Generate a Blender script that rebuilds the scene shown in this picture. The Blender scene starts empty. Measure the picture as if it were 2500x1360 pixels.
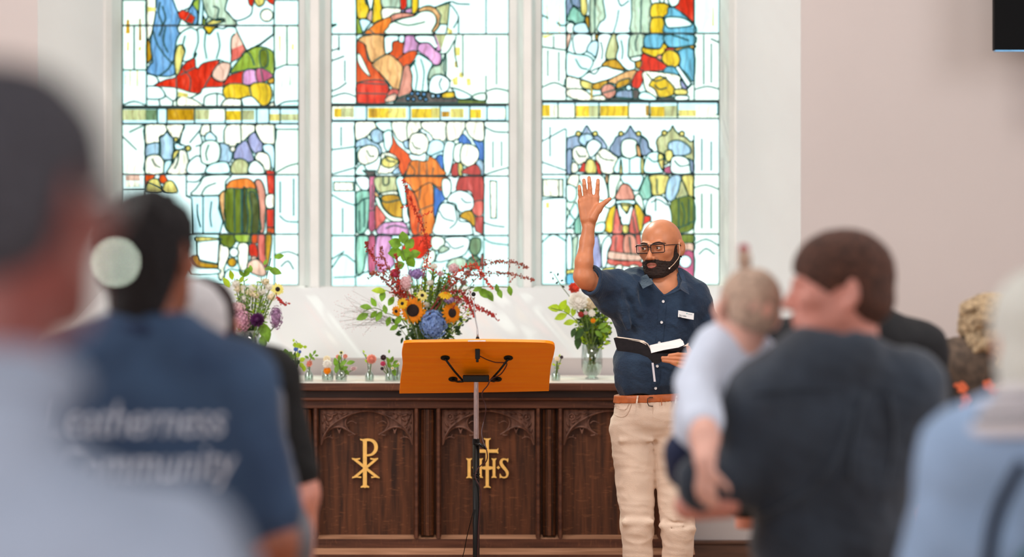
import bpy, math, random
import numpy as np
from mathutils import Vector, Matrix, geometry

scene = bpy.context.scene
F = 85.0 / 36.0 * 2500.0        # focal length in pixels of the 2500 px wide frame
CZ = 1.55                       # eye height of the photographer
HV = 640.0                      # row of the horizon

# ------------------------------------------------------------------ camera
cam_d = bpy.data.cameras.new('camera')
cam = bpy.data.objects.new('camera', cam_d)
scene.collection.objects.link(cam)
cam.location = (0, 0, CZ)
cam.rotation_euler = (math.radians(90), 0, 0)
cam_d.lens = 85
cam_d.sensor_width = 36
cam_d.shift_y = -(680 - HV) / 2500.0
cam_d.clip_start = 0.05
cam_d.dof.use_dof = True
cam_d.dof.focus_distance = 9.4
cam_d.dof.aperture_fstop = 1.4
scene.camera = cam

# ------------------------------------------------------------------ sky, sun, fill lights, exposure
world = bpy.data.worlds.new('sky'); scene.world = world; world.use_nodes = True
bg = world.node_tree.nodes['Background']
bg.inputs[0].default_value = (0.93, 1.0, 1.0, 1)     # bright overcast sky
bg.inputs[1].default_value = 2.6

def add_light(name, kind, loc, energy, color=(1, 1, 1), size=1.0, size_y=None, target=None, angle=None):
    d = bpy.data.lights.new(name, kind); d.energy = energy; d.color = color
    if kind == 'AREA':
        d.shape = 'RECTANGLE'; d.size = size; d.size_y = size_y or size
    if angle is not None: d.angle = angle
    o = bpy.data.objects.new(name, d); scene.collection.objects.link(o); o.location = loc
    if target is not None:
        o.rotation_euler = (Vector(target) - Vector(loc)).to_track_quat('-Z', 'Y').to_euler()
    return o
add_light('sun', 'SUN', (-3, 15, 7), 3.5, (1.0, 0.93, 0.82), target=(0.2, 9.6, 1.0), angle=math.radians(1.5))
# added fill lights, unseen: along both side walls and behind the camera
add_light('side_fill_left', 'AREA', (-4.9, 6.6, 3.4), 340, (1.0, 0.99, 0.98), 4.5, 2.4, (0.3, 9.2, 1.2))
add_light('side_fill_right', 'AREA', (4.9, 6.0, 3.4), 190, (0.98, 0.99, 1.0), 4.5, 2.4, (0.0, 9.0, 1.2))
add_light('rear_fill', 'AREA', (0.0, -5.5, 2.6), 380, (1.0, 0.98, 0.96), 6.0, 3.0, (0.0, 9.0, 1.2))
add_light('altar_fill', 'AREA', (0.2, 7.0, 5.6), 120, (1.0, 0.95, 0.88), 2.0, 1.0, (0.0, 9.8, 1.0))  # added overhead light, unseen, to brighten the altar end

scene.view_settings.view_transform = 'Standard'
scene.view_settings.look = 'None'
scene.view_settings.exposure = 0.0
scene.view_settings.gamma = 1.0
scene.view_settings.use_curve_mapping = False
cy = scene.cycles
cy.use_denoising = True
cy.max_bounces = 7; cy.diffuse_bounces = 3; cy.glossy_bounces = 3
cy.transmission_bounces = 6; cy.transparent_max_bounces = 24
cy.caustics_reflective = False; cy.caustics_refractive = False
cy.sample_clamp_indirect = 4.0

# ------------------------------------------------------------------ helpers
def P(u, v, Y):
    """world point that lies at photo position (u, v) and distance Y"""
    return Vector(((u - 1250.0) / F * Y, Y, CZ - (v - HV) / F * Y))

def lin(c):
    return tuple(((x / 255.0) / 12.92) if x / 255.0 <= 0.04045 else (((x / 255.0) + 0.055) / 1.055) ** 2.4 for x in c)

MATS = {}
def mat(name, col, rough=0.6, metal=0.0, var=0.12, scale=20.0, bump=0.0, bscale=None, stretch=(1, 1, 1),
        col2=None, spec=0.5, sheen=0.0, sss=0.0, alpha=None, coat=0.0, trans=0.0, leafy=0.0):
    """principled material with procedural colour variation and relief; colours are sRGB 0..255"""
    if name in MATS: return MATS[name]
    m = bpy.data.materials.new(name); m.use_nodes = True; MATS[name] = m
    nt = m.node_tree; N = nt.nodes; L = nt.links
    b = N['Principled BSDF']
    c = lin(col)
    c2 = lin(col2) if col2 else tuple(x * (1 - var * 2) for x in c)
    if not col2 and var > 0: c = tuple(min(1, x * (1 + var)) for x in c)
    tc = N.new('ShaderNodeTexCoord'); mp = N.new('ShaderNodeMapping'); mp.inputs['Scale'].default_value = stretch
    L.new(tc.outputs['Object'], mp.inputs[0])
    nz = N.new('ShaderNodeTexNoise'); nz.inputs['Scale'].default_value = scale; nz.inputs['Detail'].default_value = 4
    L.new(mp.outputs[0], nz.inputs['Vector'])
    rp = N.new('ShaderNodeValToRGB'); rp.color_ramp.elements[0].position = 0.32; rp.color_ramp.elements[1].position = 0.68
    rp.color_ramp.elements[0].color = (*c2, 1); rp.color_ramp.elements[1].color = (*c, 1)
    L.new(nz.outputs['Fac'], rp.inputs[0]); L.new(rp.outputs[0], b.inputs['Base Color'])
    b.inputs['Roughness'].default_value = rough; b.inputs['Metallic'].default_value = metal
    b.inputs['Specular IOR Level'].default_value = spec
    if sheen: b.inputs['Sheen Weight'].default_value = sheen
    if sss:
        b.inputs['Subsurface Weight'].default_value = sss; b.inputs['Subsurface Radius'].default_value = (0.02, 0.008, 0.004)
    if coat: b.inputs['Coat Weight'].default_value = coat
    if trans: b.inputs['Transmission Weight'].default_value = trans
    if alpha is not None: b.inputs['Alpha'].default_value = alpha
    if bump:
        n2 = N.new('ShaderNodeTexNoise'); n2.inputs['Scale'].default_value = bscale or scale * 3; n2.inputs['Detail'].default_value = 5
        L.new(mp.outputs[0], n2.inputs['Vector'])
        bp = N.new('ShaderNodeBump'); bp.inputs['Strength'].default_value = bump; bp.inputs['Distance'].default_value = 0.01
        L.new(n2.outputs['Fac'], bp.inputs['Height']); L.new(bp.outputs[0], b.inputs['Normal'])
    if leafy:
        tl = N.new('ShaderNodeBsdfTranslucent'); L.new(rp.outputs[0], tl.inputs[0])
        mxs = N.new('ShaderNodeMixShader'); mxs.inputs[0].default_value = leafy
        L.new(b.outputs[0], mxs.inputs[1]); L.new(tl.outputs[0], mxs.inputs[2]); L.new(mxs.outputs[0], N['Material Output'].inputs[0])
    return m

def clear_glass(name, tint=(0.92, 0.98, 0.97), gloss=0.12, rough=0.02):
    if name in MATS: return MATS[name]
    m = bpy.data.materials.new(name); m.use_nodes = True; MATS[name] = m
    nt = m.node_tree; N = nt.nodes; L = nt.links; N.remove(N['Principled BSDF'])
    t = N.new('ShaderNodeBsdfTransparent'); t.inputs[0].default_value = (*tint, 1)
    g = N.new('ShaderNodeBsdfGlossy'); g.inputs[1].default_value = rough
    lw = N.new('ShaderNodeLayerWeight'); lw.inputs[0].default_value = 0.35
    mr = N.new('ShaderNodeMath'); mr.operation = 'MULTIPLY_ADD'; mr.inputs[1].default_value = 0.75; mr.inputs[2].default_value = gloss; mr.use_clamp = True
    L.new(lw.outputs['Facing'], mr.inputs[0])
    mx = N.new('ShaderNodeMixShader'); L.new(mr.outputs[0], mx.inputs[0]); L.new(t.outputs[0], mx.inputs[1]); L.new(g.outputs[0], mx.inputs[2])
    L.new(mx.outputs[0], N['Material Output'].inputs[0])
    return m

def tag(o, label=None, cat=None, group=None, kind=None):
    if label: o['label'] = label
    if cat: o['category'] = cat
    if group: o['group'] = group
    if kind: o['kind'] = kind
    return o

def thing(name, label, cat, loc=(0, 0, 0), group=None):
    o = bpy.data.objects.new(name, None); scene.collection.objects.link(o); o.location = loc
    o.empty_display_size = 0.05
    return tag(o, label, cat, group)

def setparent(o, parent):
    o.parent = parent
    o.matrix_parent_inverse = Matrix.Translation(-world_loc(parent))
def world_loc(o):
    return Vector(o.location)

class G:
    """collects shapes; build() links them as ONE mesh object"""
    def __init__(s): s.v = []; s.f = []
    def add(s, vs, fs):
        n = len(s.v); s.v.extend([tuple(p) for p in vs]); s.f.extend([tuple(i + n for i in f) for f in fs]); return s
    def box(s, a, b, ch=0.0):
        x0, x1 = sorted((a[0], b[0])); y0, y1 = sorted((a[1], b[1])); z0, z1 = sorted((a[2], b[2]))
        if ch <= 0:
            return s.add([(x0,y0,z0),(x1,y0,z0),(x1,y1,z0),(x0,y1,z0),(x0,y0,z1),(x1,y0,z1),(x1,y1,z1),(x0,y1,z1)],
                         [(0,3,2,1),(4,5,6,7),(0,1,5,4),(1,2,6,5),(2,3,7,6),(3,0,4,7)])
        c = ch; vs = []
        for z, i in ((z0, c), (z0 + c, 0), (z1 - c, 0), (z1, c)):
            for (x, y) in ((x0+i+ (c if i==0 else 0), y0+i), (x1-i-(c if i==0 else 0), y0+i), (x1-i, y0+i+(c if i==0 else 0)), (x1-i, y1-i-(c if i==0 else 0)),
                           (x1-i-(c if i==0 else 0), y1-i), (x0+i+(c if i==0 else 0), y1-i), (x0+i, y1-i-(c if i==0 else 0)), (x0+i, y0+i+(c if i==0 else 0))):
                vs.append((x, y, z))
        fs = [tuple(reversed(range(8))), tuple(range(24, 32))]
        for k in range(3):
            for i in range(8):
                j = (i + 1) % 8; fs.append((k*8+i, k*8+j, k*8+8+j, k*8+8+i))
        return s.add(vs, fs)
    def tube(s, pts, r, n=8, flat=1.0, cap=True, up=None):
        pts = [Vector(p) for p in pts]; m = len(pts)
        rs = r if isinstance(r, (list, tuple)) else [r] * m
        t0 = (pts[1] - pts[0]).normalized()
        a = Vector(up) if up else (Vector((0, 0, 1)) if abs(t0.z) < 0.9 else Vector((1, 0, 0)))
        x = t0.cross(a).normalized(); vs = []
        for i, p in enumerate(pts):
            t = (pts[min(i+1, m-1)] - pts[max(i-1, 0)])
            t = t.normalized() if t.length > 1e-9 else t0
            x = (x - t * x.dot(t)); x = x.normalized() if x.length > 1e-6 else t.orthogonal().normalized()
            y = t.cross(x)
            for k in range(n):
                w = 2 * math.pi * k / n
                vs.append(p + (x * math.cos(w) + y * math.sin(w) * flat) * rs[i])
        fs = []
        for i in range(m - 1):
            for k in range(n):
                j = (k + 1) % n; fs.append((i*n+k, i*n+j, (i+1)*n+j, (i+1)*n+k))
        if cap: fs.append(tuple(reversed(range(n)))); fs.append(tuple(range((m-1)*n, m*n)))
        return s.add(vs, fs)
    def lathe(s, prof, c=(0, 0, 0), n=24, M=None, close=False):
        vs = []
        for (r, z) in prof:
            for k in range(n):
                w = 2 * math.pi * k / n; p = Vector((r * math.cos(w), r * math.sin(w), z))
                if M is not None: p = M @ p
                vs.append(p + Vector(c))
        fs = []; m = len(prof)
        for i in range(m - 1 if not close else m):
            i2 = (i + 1) % m
            for k in range(n):
                j = (k + 1) % n; fs.append((i*n+k, i*n+j, i2*n+j, i2*n+k))
        return s.add(vs, fs)
    def ball(s, c, r, nu=10, nv=7, M=None):
        if not isinstance(r, (tuple, list)): r = (r, r, r)
        vs = [Vector((0, 0, r[2])), Vector((0, 0, -r[2]))]
        for i in range(1, nv):
            a = math.pi * i / nv
            for k in range(nu):
                w = 2 * math.pi * k / nu
                vs.append(Vector((r[0]*math.sin(a)*math.cos(w), r[1]*math.sin(a)*math.sin(w), r[2]*math.cos(a))))
        fs = []
        for k in range(nu):
            j = (k + 1) % nu
            fs.append((0, 2+k, 2+j)); fs.append((1, 2+(nv-2)*nu+j, 2+(nv-2)*nu+k))
            for i in range(nv - 2): fs.append((2+i*nu+k, 2+(i+1)*nu+k, 2+(i+1)*nu+j, 2+i*nu+j))
        if M is not None: vs = [M @ p for p in vs]
        return s.add([p + Vector(c) for p in vs], fs)
    def prism(s, poly, fn, d0, d1, holes=()):
        """polygon (2-D points, optional holes) extruded: fn(x, y, d) -> world point, d runs d0..d1"""
        loops = [list(poly)] + [list(h) for h in holes]
        allp = [p for l in loops for p in l]
        tr = geometry.tessellate_polygon([[Vector((p[0], p[1], 0)) for p in l] for l in loops])
        n = len(allp)
        vs = [fn(p[0], p[1], d0) for p in allp] + [fn(p[0], p[1], d1) for p in allp]
        fs = [tuple(t) for t in tr] + [tuple(n + i for i in reversed(t)) for t in tr]
        o = 0
        for l in loops:
            m = len(l)
            for i in range(m):
                j = (i + 1) % m; fs.append((o+i, o+j, n+o+j, n+o+i))
            o += m
        return s.add(vs, fs)
    def build(s, name, m, parent=None, smooth=False, bevel=0, recalc=True, angle=None):
        me = bpy.data.meshes.new(name); me.from_pydata(s.v, [], s.f)
        if recalc:
            import bmesh
            bm = bmesh.new(); bm.from_mesh(me); bmesh.ops.recalc_face_normals(bm, faces=bm.faces); bm.to_mesh(me); bm.free()
        me.materials.append(m)
        if smooth:
            me.polygons.foreach_set('use_smooth', [True] * len(me.polygons))
        o = bpy.data.objects.new(name, me); scene.collection.objects.link(o)
        if bevel:
            md = o.modifiers.new('bevel', 'BEVEL'); md.width = bevel; md.segments = 2; md.limit_method = 'ANGLE'
        if parent is not None: setparent(o, parent)
        me.update()
        return o

def catmull(pts, sub=4, closed=False):
    n = len(pts); out = []
    rng = range(n) if closed else range(n - 1)
    for i in rng:
        if closed: p0, p1, p2, p3 = pts[(i-1) % n], pts[i], pts[(i+1) % n], pts[(i+2) % n]
        else: p0, p1, p2, p3 = pts[max(i-1, 0)], pts[i], pts[i+1], pts[min(i+2, n-1)]
        for k in range(sub):
            t = k / sub; d = len(p1)
            out.append(tuple(0.5 * ((2*p1[j]) + (-p0[j]+p2[j])*t + (2*p0[j]-5*p1[j]+4*p2[j]-p3[j])*t*t + (-p0[j]+3*p1[j]-3*p2[j]+p3[j])*t**3) for j in range(d)))
    if not closed: out.append(tuple(pts[-1]))
    return out

def mesh_np(name, V, Q, m, parent=None, smooth=True):
    me = bpy.data.meshes.new(name)
    V = np.asarray(V, dtype=np.float32); Q = np.asarray(Q, dtype=np.int32)
    me.vertices.add(len(V)); me.vertices.foreach_set('co', V.ravel())
    k = Q.shape[1]
    me.loops.add(Q.size); me.loops.foreach_set('vertex_index', Q.ravel())
    me.polygons.add(len(Q)); me.polygons.foreach_set('loop_start', np.arange(0, Q.size, k, dtype=np.int32))
    me.polygons.foreach_set('loop_total', np.full(len(Q), k, dtype=np.int32))
    if smooth: me.polygons.foreach_set('use_smooth', np.ones(len(Q), dtype=bool))
    me.update(calc_edges=True); me.validate()
    me.materials.append(m)
    o = bpy.data.objects.new(name, me); scene.collection.objects.link(o)
    if parent is not None: setparent(o, parent)
    return o

# ---- distance-field modelling: smooth unions of tapered limbs and ellipsoids, meshed as one continuous surface
def _lo(*a): return np.min(np.array(a, dtype=float), axis=0)
def _hi(*a): return np.max(np.array(a, dtype=float), axis=0)
class Field:
    def __init__(s, lo, hi, h):
        s.lo = np.array(lo, dtype=float); s.h = h
        s.n = (np.ceil((np.array(hi, dtype=float) - s.lo) / h).astype(int) + 1)
        s.D = np.full(tuple(s.n), 9.0, dtype=np.float32)
    def blk(s, lo, hi, m):
        a = np.clip(np.floor((np.array(lo) - m - s.lo) / s.h).astype(int), 0, s.n)
        b = np.clip(np.ceil((np.array(hi) + m - s.lo) / s.h).astype(int) + 1, 0, s.n)
        if np.any(b <= a): return None
        ax = [np.float32(s.lo[i] + np.arange(a[i], b[i]) * s.h) for i in range(3)]
        return (slice(a[0], b[0]), slice(a[1], b[1]), slice(a[2], b[2])), ax[0][:, None, None], ax[1][None, :, None], ax[2][None, None, :]
    def put(s, sl, d, k, mode):
        o = s.D[sl]
        if mode == 'sub': d = -d
        if mode == 'add':
            hh = np.clip(0.5 + 0.5 * (o - d) / k, 0, 1) if k > 0 else None
            s.D[sl] = np.minimum(o, d) if k <= 0 else (o * (1 - hh) + d * hh) - k * hh * (1 - hh)
        else:
            hh = np.clip(0.5 - 0.5 * (o - d) / k, 0, 1) if k > 0 else None
            s.D[sl] = np.maximum(o, d) if k <= 0 else (o * (1 - hh) + d * hh) + k * hh * (1 - hh)
    def ell(s, c, r, k=0.02, R=None, mode='add'):
        if not isinstance(r, (tuple, list)): r = (r, r, r)
        mr = max(r); B = s.blk(np.array(c) - mr, np.array(c) + mr, k + 3 * s.h)
        if B is None: return s
        sl, X, Y, Z = B; X = X - c[0]; Y = Y - c[1]; Z = Z - c[2]
        if R is not None:
            X, Y, Z = (R[0][0]*X + R[1][0]*Y + R[2][0]*Z, R[0][1]*X + R[1][1]*Y + R[2][1]*Z, R[0][2]*X + R[1][2]*Y + R[2][2]*Z)
        q = np.sqrt((X/r[0])**2 + (Y/r[1])**2 + (Z/r[2])**2) + 1e-6
        g = np.sqrt((X/r[0]**2)**2 + (Y/r[1]**2)**2 + (Z/r[2]**2)**2) + 1e-6
        s.put(sl, np.float32(q * (q - 1) / g), k, mode); return s
    def cap(s, a, b, ra, rb=None, k=0.02, mode='add', flat=None):
        """tapered limb from a to b; flat=(direction, factor) squeezes it along a direction"""
        rb = ra if rb is None else rb
        a = np.array(a, dtype=float); b = np.array(b, dtype=float); mr = max(ra, rb)
        B = s.blk(np.minimum(a, b) - mr, np.maximum(a, b) + mr, k + 3 * s.h)
        if B is None: return s
        sl, X, Y, Z = B; ba = b - a; L2 = float(ba @ ba) + 1e-12
        px, py, pz = X - a[0], Y - a[1], Z - a[2]
        t = np.clip((px*ba[0] + py*ba[1] + pz*ba[2]) / L2, 0, 1)
        qx, qy, qz = px - t*ba[0], py - t*ba[1], pz - t*ba[2]
        if flat is not None:
            f = np.array(flat[0], dtype=float); f /= np.linalg.norm(f)
            dd = (qx*f[0] + qy*f[1] + qz*f[2]) * (1.0 / flat[1] - 1)
            qx, qy, qz = qx + dd*f[0], qy + dd*f[1], qz + dd*f[2]
        d = np.sqrt(qx*qx + qy*qy + qz*qz) - (ra + (rb - ra) * t)
        s.put(sl, np.float32(d), k, mode); return s
    def chain(s, pts, rs, k=0.02, mode='add', flat=None):
        for i in range(len(pts) - 1): s.cap(pts[i], pts[i+1], rs[i], rs[i+1], k, mode, flat)
        return s
    def plane(s, p, n, k=0.0, mode='cut'):
        """keeps the side the normal points away from"""
        n = np.array(n, dtype=float); n /= np.linalg.norm(n)
        ax = [np.float32(s.lo[i] + np.arange(s.n[i]) * s.h) for i in range(3)]
        d = (ax[0][:, None, None]-p[0])*n[0] + (ax[1][None, :, None]-p[1])*n[1] + (ax[2][None, None, :]-p[2])*n[2]
        s.put((slice(None),)*3, np.float32(d), k, 'int'); return s
    def grid(s):
        ax = [np.float32(s.lo[i] + np.arange(s.n[i]) * s.h) for i in range(3)]
        return ax[0][:, None, None], ax[1][None, :, None], ax[2][None, None, :]
    def mesh(s):
        D = s.D; D[0] = D[-1] = 9; D[:, 0] = D[:, -1] = 9; D[:, :, 0] = D[:, :, -1] = 9
        I = D < 0; nx, ny, nz = D.shape
        c = np.zeros((nx-1, ny-1, nz-1), dtype=np.int8)
        for dx in (0, 1):
            for dy in (0, 1):
                for dz in (0, 1): c += I[dx:nx-1+dx, dy:ny-1+dy, dz:nz-1+dz]
        act = (c > 0) & (c < 8); ix, iy, iz = np.nonzero(act)
        vid = np.full(act.shape, -1, dtype=np.int32); vid[ix, iy, iz] = np.arange(len(ix))
        cor = [(0,0,0),(1,0,0),(0,1,0),(1,1,0),(0,0,1),(1,0,1),(0,1,1),(1,1,1)]
        val = [D[ix+a, iy+b, iz+e] for a, b, e in cor]
        acc = np.zeros((len(ix), 3)); cnt = np.zeros(len(ix))
        for i, j in ((0,1),(2,3),(4,5),(6,7),(0,2),(1,3),(4,6),(5,7),(0,4),(1,5),(2,6),(3,7)):
            m = (val[i] < 0) != (val[j] < 0)
            t = np.where(m, val[i] / np.where(m, val[i] - val[j], 1), 0)
            p = np.array(cor[i]) + t[:, None] * (np.array(cor[j]) - np.array(cor[i]))
            acc += p * m[:, None]; cnt += m
        V = s.lo + (np.stack([ix, iy, iz], 1) + acc / cnt[:, None]) * s.h
        Q = []
        def quads(m, a, b, flip):
            x, y, z = np.nonzero(m)
            return x, y, z
        m = I[:-1, 1:-1, 1:-1] != I[1:, 1:-1, 1:-1]; x, y, z = np.nonzero(m); y += 1; z += 1
        q = np.stack([vid[x, y-1, z-1], vid[x, y, z-1], vid[x, y, z], vid[x, y-1, z]], 1); fl = I[x, y, z]; q[~fl] = q[~fl][:, ::-1]; Q.append(q)
        m = I[1:-1, :-1, 1:-1] != I[1:-1, 1:, 1:-1]; x, y, z = np.nonzero(m); x += 1; z += 1
        q = np.stack([vid[x-1, y, z-1], vid[x-1, y, z], vid[x, y, z], vid[x, y, z-1]], 1); fl = I[x, y, z]; q[~fl] = q[~fl][:, ::-1]; Q.append(q)
        m = I[1:-1, 1:-1, :-1] != I[1:-1, 1:-1, 1:]; x, y, z = np.nonzero(m); x += 1; y += 1
        q = np.stack([vid[x-1, y-1, z], vid[x, y-1, z], vid[x, y, z], vid[x-1, y, z]], 1); fl = I[x, y, z]; q[~fl] = q[~fl][:, ::-1]; Q.append(q)
        Q = np.concatenate(Q); Q = Q[(Q >= 0).all(1)]
        return V, Q

def rotm(rx=0, ry=0, rz=0):
    return (Matrix.Rotation(rz, 3, 'Z') @ Matrix.Rotation(ry, 3, 'Y') @ Matrix.Rotation(rx, 3, 'X'))
def vnoise(X, Y, Z, sc, seed=0):
    """cheap smooth pseudo-noise, about -1..1"""
    r = np.random.RandomState(seed); o = 0
    for i in range(4):
        k = r.randn(3); k = k / np.linalg.norm(k) * sc * (0.7 + 0.5 * i); ph = r.rand() * 6.28
        o = o + np.sin(X * k[0] + Y * k[1] + Z * k[2] + ph + 1.3 * np.sin(Z * sc * 0.5 + X * sc * 0.37 + i))
    return o / 3.0
# ------------------------------------------------------------------ the setting
YW, YM, YG = 10.9, 11.38, 11.6       # wall face, mullion face, glass
plaster_pink = mat('pink_plaster', (198, 188, 186), 0.9, var=0.015, scale=1.2, bump=0.08, bscale=14)
plaster_white = mat('white_plaster', (228, 228, 228), 0.85, var=0.02, scale=1.5, bump=0.12, bscale=9)
stone_white = mat('painted_stone', (226, 225, 222), 0.8, var=0.03, scale=5, bump=0.1, bscale=40)
wood_floor = mat('floor_boards', (176, 140, 110), 0.4, var=0.15, scale=3, stretch=(8, 0.5, 1), bump=0.1)
skirt_wood = mat('skirting_wood', (96, 62, 44), 0.45, var=0.2, scale=6, stretch=(1, 1, 8))
XL, XR = P(92, 0, YW).x, P(1955, 0, YW).x
ZS = CZ - (874 - HV) / F * YW                    # lower front edge of the sloping sill
ZB = CZ - (702 - HV) / F * YM                    # upper back edge of the sill
ZT = 4.6
def struct(name, g, m, parent=None, **k):
    o = g.build(name, m, parent, **k)
    if parent is None: o['kind'] = 'structure'
    return o
g = G()
g.box((-5, YW, 0), (XL, YW + 0.9, 6.2)); g.box((XR, YW, 0), (5, YW + 0.9, 6.2))
g.box((XL, YW, 0), (XR, YW + 0.9, ZS)); g.box((XL, YW, ZT), (XR, YW + 0.9, 6.2))
struct('wall_back', g, plaster_pink)
for nm, x in (('wall_left', -5), ('wall_right', 5)):
    g = G(); g.box((x, -6, 0), (x + (0.3 if x > 0 else -0.3), YW + 0.9, 6.2)); struct(nm, g, plaster_pink)
g = G(); g.box((-5.3, -6.3, 0), (5.3, -6, 6.2)); struct('wall_front', g, plaster_pink)
g = G(); g.box((-5.3, -6.3, 6.2), (5.3, YW + 0.9, 6.4)); struct('ceiling', g, plaster_white)
g = G(); g.box((-5.3, -6.3, -0.2), (5.3, YW + 0.9, -0.004)); fl = struct('floor', g, wood_floor)
# floor boards laid towards the east wall
pg = G(); pg.box((0, 0, -0.004), (0.148, 2.1, 0.0)); proto = pg.build('floor_board', wood_floor, fl)
rr = random.Random(4); first = True
for i in range(34):
    for j in range(8):
        o = proto if first else proto.copy()
        if not first: scene.collection.objects.link(o)
        first = False
        o.location = (-2.55 + i * 0.15, -6 + j * 2.103, -rr.random() * 0.001)
# skirting
g = G(); g.box((-5, YW - 0.022, 0), (5, YW, 0.28)); g.box((-5, YW - 0.03, 0.28), (5, YW, 0.298))
struct('baseboard_back', g, skirt_wood, bevel=0.004)

# splayed white reveals and sloping sill of the window recess
ujl, ujr = P(255, 0, YM).x, P(1795, 0, YM).x
g = G(); g.prism([(XL, YW - 0.001), (ujl, YM), (ujl, YG + 0.15), (XL, YG + 0.15)], lambda x, y, d: (x, y, d), ZS, ZT); struct('trim_1', g, plaster_white)
g = G(); g.prism([(XR, YW - 0.001), (ujr, YM), (ujr, YG + 0.15), (XR, YG + 0.15)], lambda x, y, d: (x, y, d), ZS, ZT); struct('trim_2', g, plaster_white)
g = G(); g.prism([(YW - 0.001, ZS), (YM, ZB), (YG + 0.1, ZB), (YG + 0.1, ZS)], lambda y, z, d: (d, y, z), XL + 0.001, XR - 0.001); struct('trim_3', g, plaster_white)

# stone frame of the three lights: jambs and mullions, moulded towards the glass
LIGHTS = [(297, 730, 697), (808, 1243, 700), (1322, 1757, 696)]
def mull(name, pts, bevel=0.006):
    """pts: (u, Y) outline of the plan section"""
    g = G(); g.prism([(P(u, 0, Y).x, Y) for u, Y in pts], lambda x, y, d: (x, y, d), ZB - 0.002, ZT); struct(name, g, stone_white, bevel=bevel)
YE = YG + 0.12
mull('trim_4', [(257, YM - .01), (274, YM + .03), (277, YM + .06), (297, YG - .03), (297, YE), (240, YE), (240, YM)])
mull('trim_5', [(730, YE), (730, YG - .03), (744, YG - .05), (757, YM), (779, YM), (793, YG - .05), (808, YG - .03), (808, YE)])
mull('trim_6', [(1243, YE), (1243, YG - .03), (1262, YG - .05), (1278, YM), (1298, YM), (1307, YG - .05), (1322, YG - .03), (1322, YE)])
mull('trim_7', [(1757, YE), (1757, YG - .03), (1776, YM + .06), (1780, YM + .03), (1795, YM - .01), (1812, YM), (1812, YE)])
for i, (a, b, vb) in enumerate(LIGHTS):
    g = G(); zt = CZ - (vb - HV) / F * YG
    g.prism([(YM - .005, ZB - .01), (YM + .03, ZB + .006), (YG - .04, zt), (YE, zt), (YE, ZB - .03), (YM, ZB - .03)], lambda y, z, d: (d, y, z), P(a - 22, 0, YG).x, P(b + 22, 0, YG).x)
    struct('trim_%d' % (8 + i), g, stone_white, bevel=0.004)

# wall-hung flat screen, top right
t = thing('wall_screen', 'black flat screen hanging high on the pink wall, only its corner in view', 'screen', P(2560, 60, 10.6))
g = G(); a, b = P(2428, 122, 10.5), P(2900, -180, 10.5); g.box((a.x, 10.5, a.z), (b.x, 10.55, b.z)); g.build('screen_panel', mat('screen_black', (4, 4, 6), 0.6, var=0, spec=.1), t, bevel=.003)
g = G(); c = P(2429, 126, 10.5); g.box((c.x, 10.495, c.z), (b.x, 10.53, a.z)); tag(g.build('sky_lit_edge', mat('painted_sky_edge', (120, 175, 220), 0.2, 0.6, var=0.1), t, bevel=.001), 'thin lower edge coloured pale blue for the sky it reflects')  # sky reflection put into the colour of the lower edge
g = G(); g.box((a.x + .3, 10.55, 1.0 + 1.5), (a.x + .45, YW, 2.9)); g.build('wall_bracket', mat('black_metal', (20, 20, 22), 0.4, 0.3, var=0.05), t)
# ------------------------------------------------------------------ stained glass
# every pane is its own object; panes meet at lead cames; shapes are layered like a cartoon, later ones on top
GC = {'w': (250, 255, 255), 'c': (222, 246, 250), 'i': (246, 250, 226), 'y': (240, 226, 120), 'Y': (245, 205, 30), 'g': (214, 160, 20),
      'o': (250, 135, 40), 'O': (243, 92, 24), 'r': (232, 50, 20), 'R': (200, 70, 62), 'b': (120, 180, 232), 'B': (66, 122, 205), 'l': (180, 218, 240),
      'L': (120, 205, 235), 'n': (160, 190, 60), 'N': (112, 130, 30), 'K': (72, 84, 26), 'e': (198, 225, 196), 'E': (150, 215, 190), 'p': (250, 205, 180),
      'P': (246, 165, 140), 'm': (236, 170, 220), 'M': (205, 95, 130), 'v': (176, 180, 225), 'd': (92, 84, 78), 'a': (250, 190, 120), 's': (150, 175, 205),
      't': (205, 210, 150), 'q': (235, 110, 95), 'u': (130, 165, 120)}
SKYL = bg.inputs[1].default_value
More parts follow.
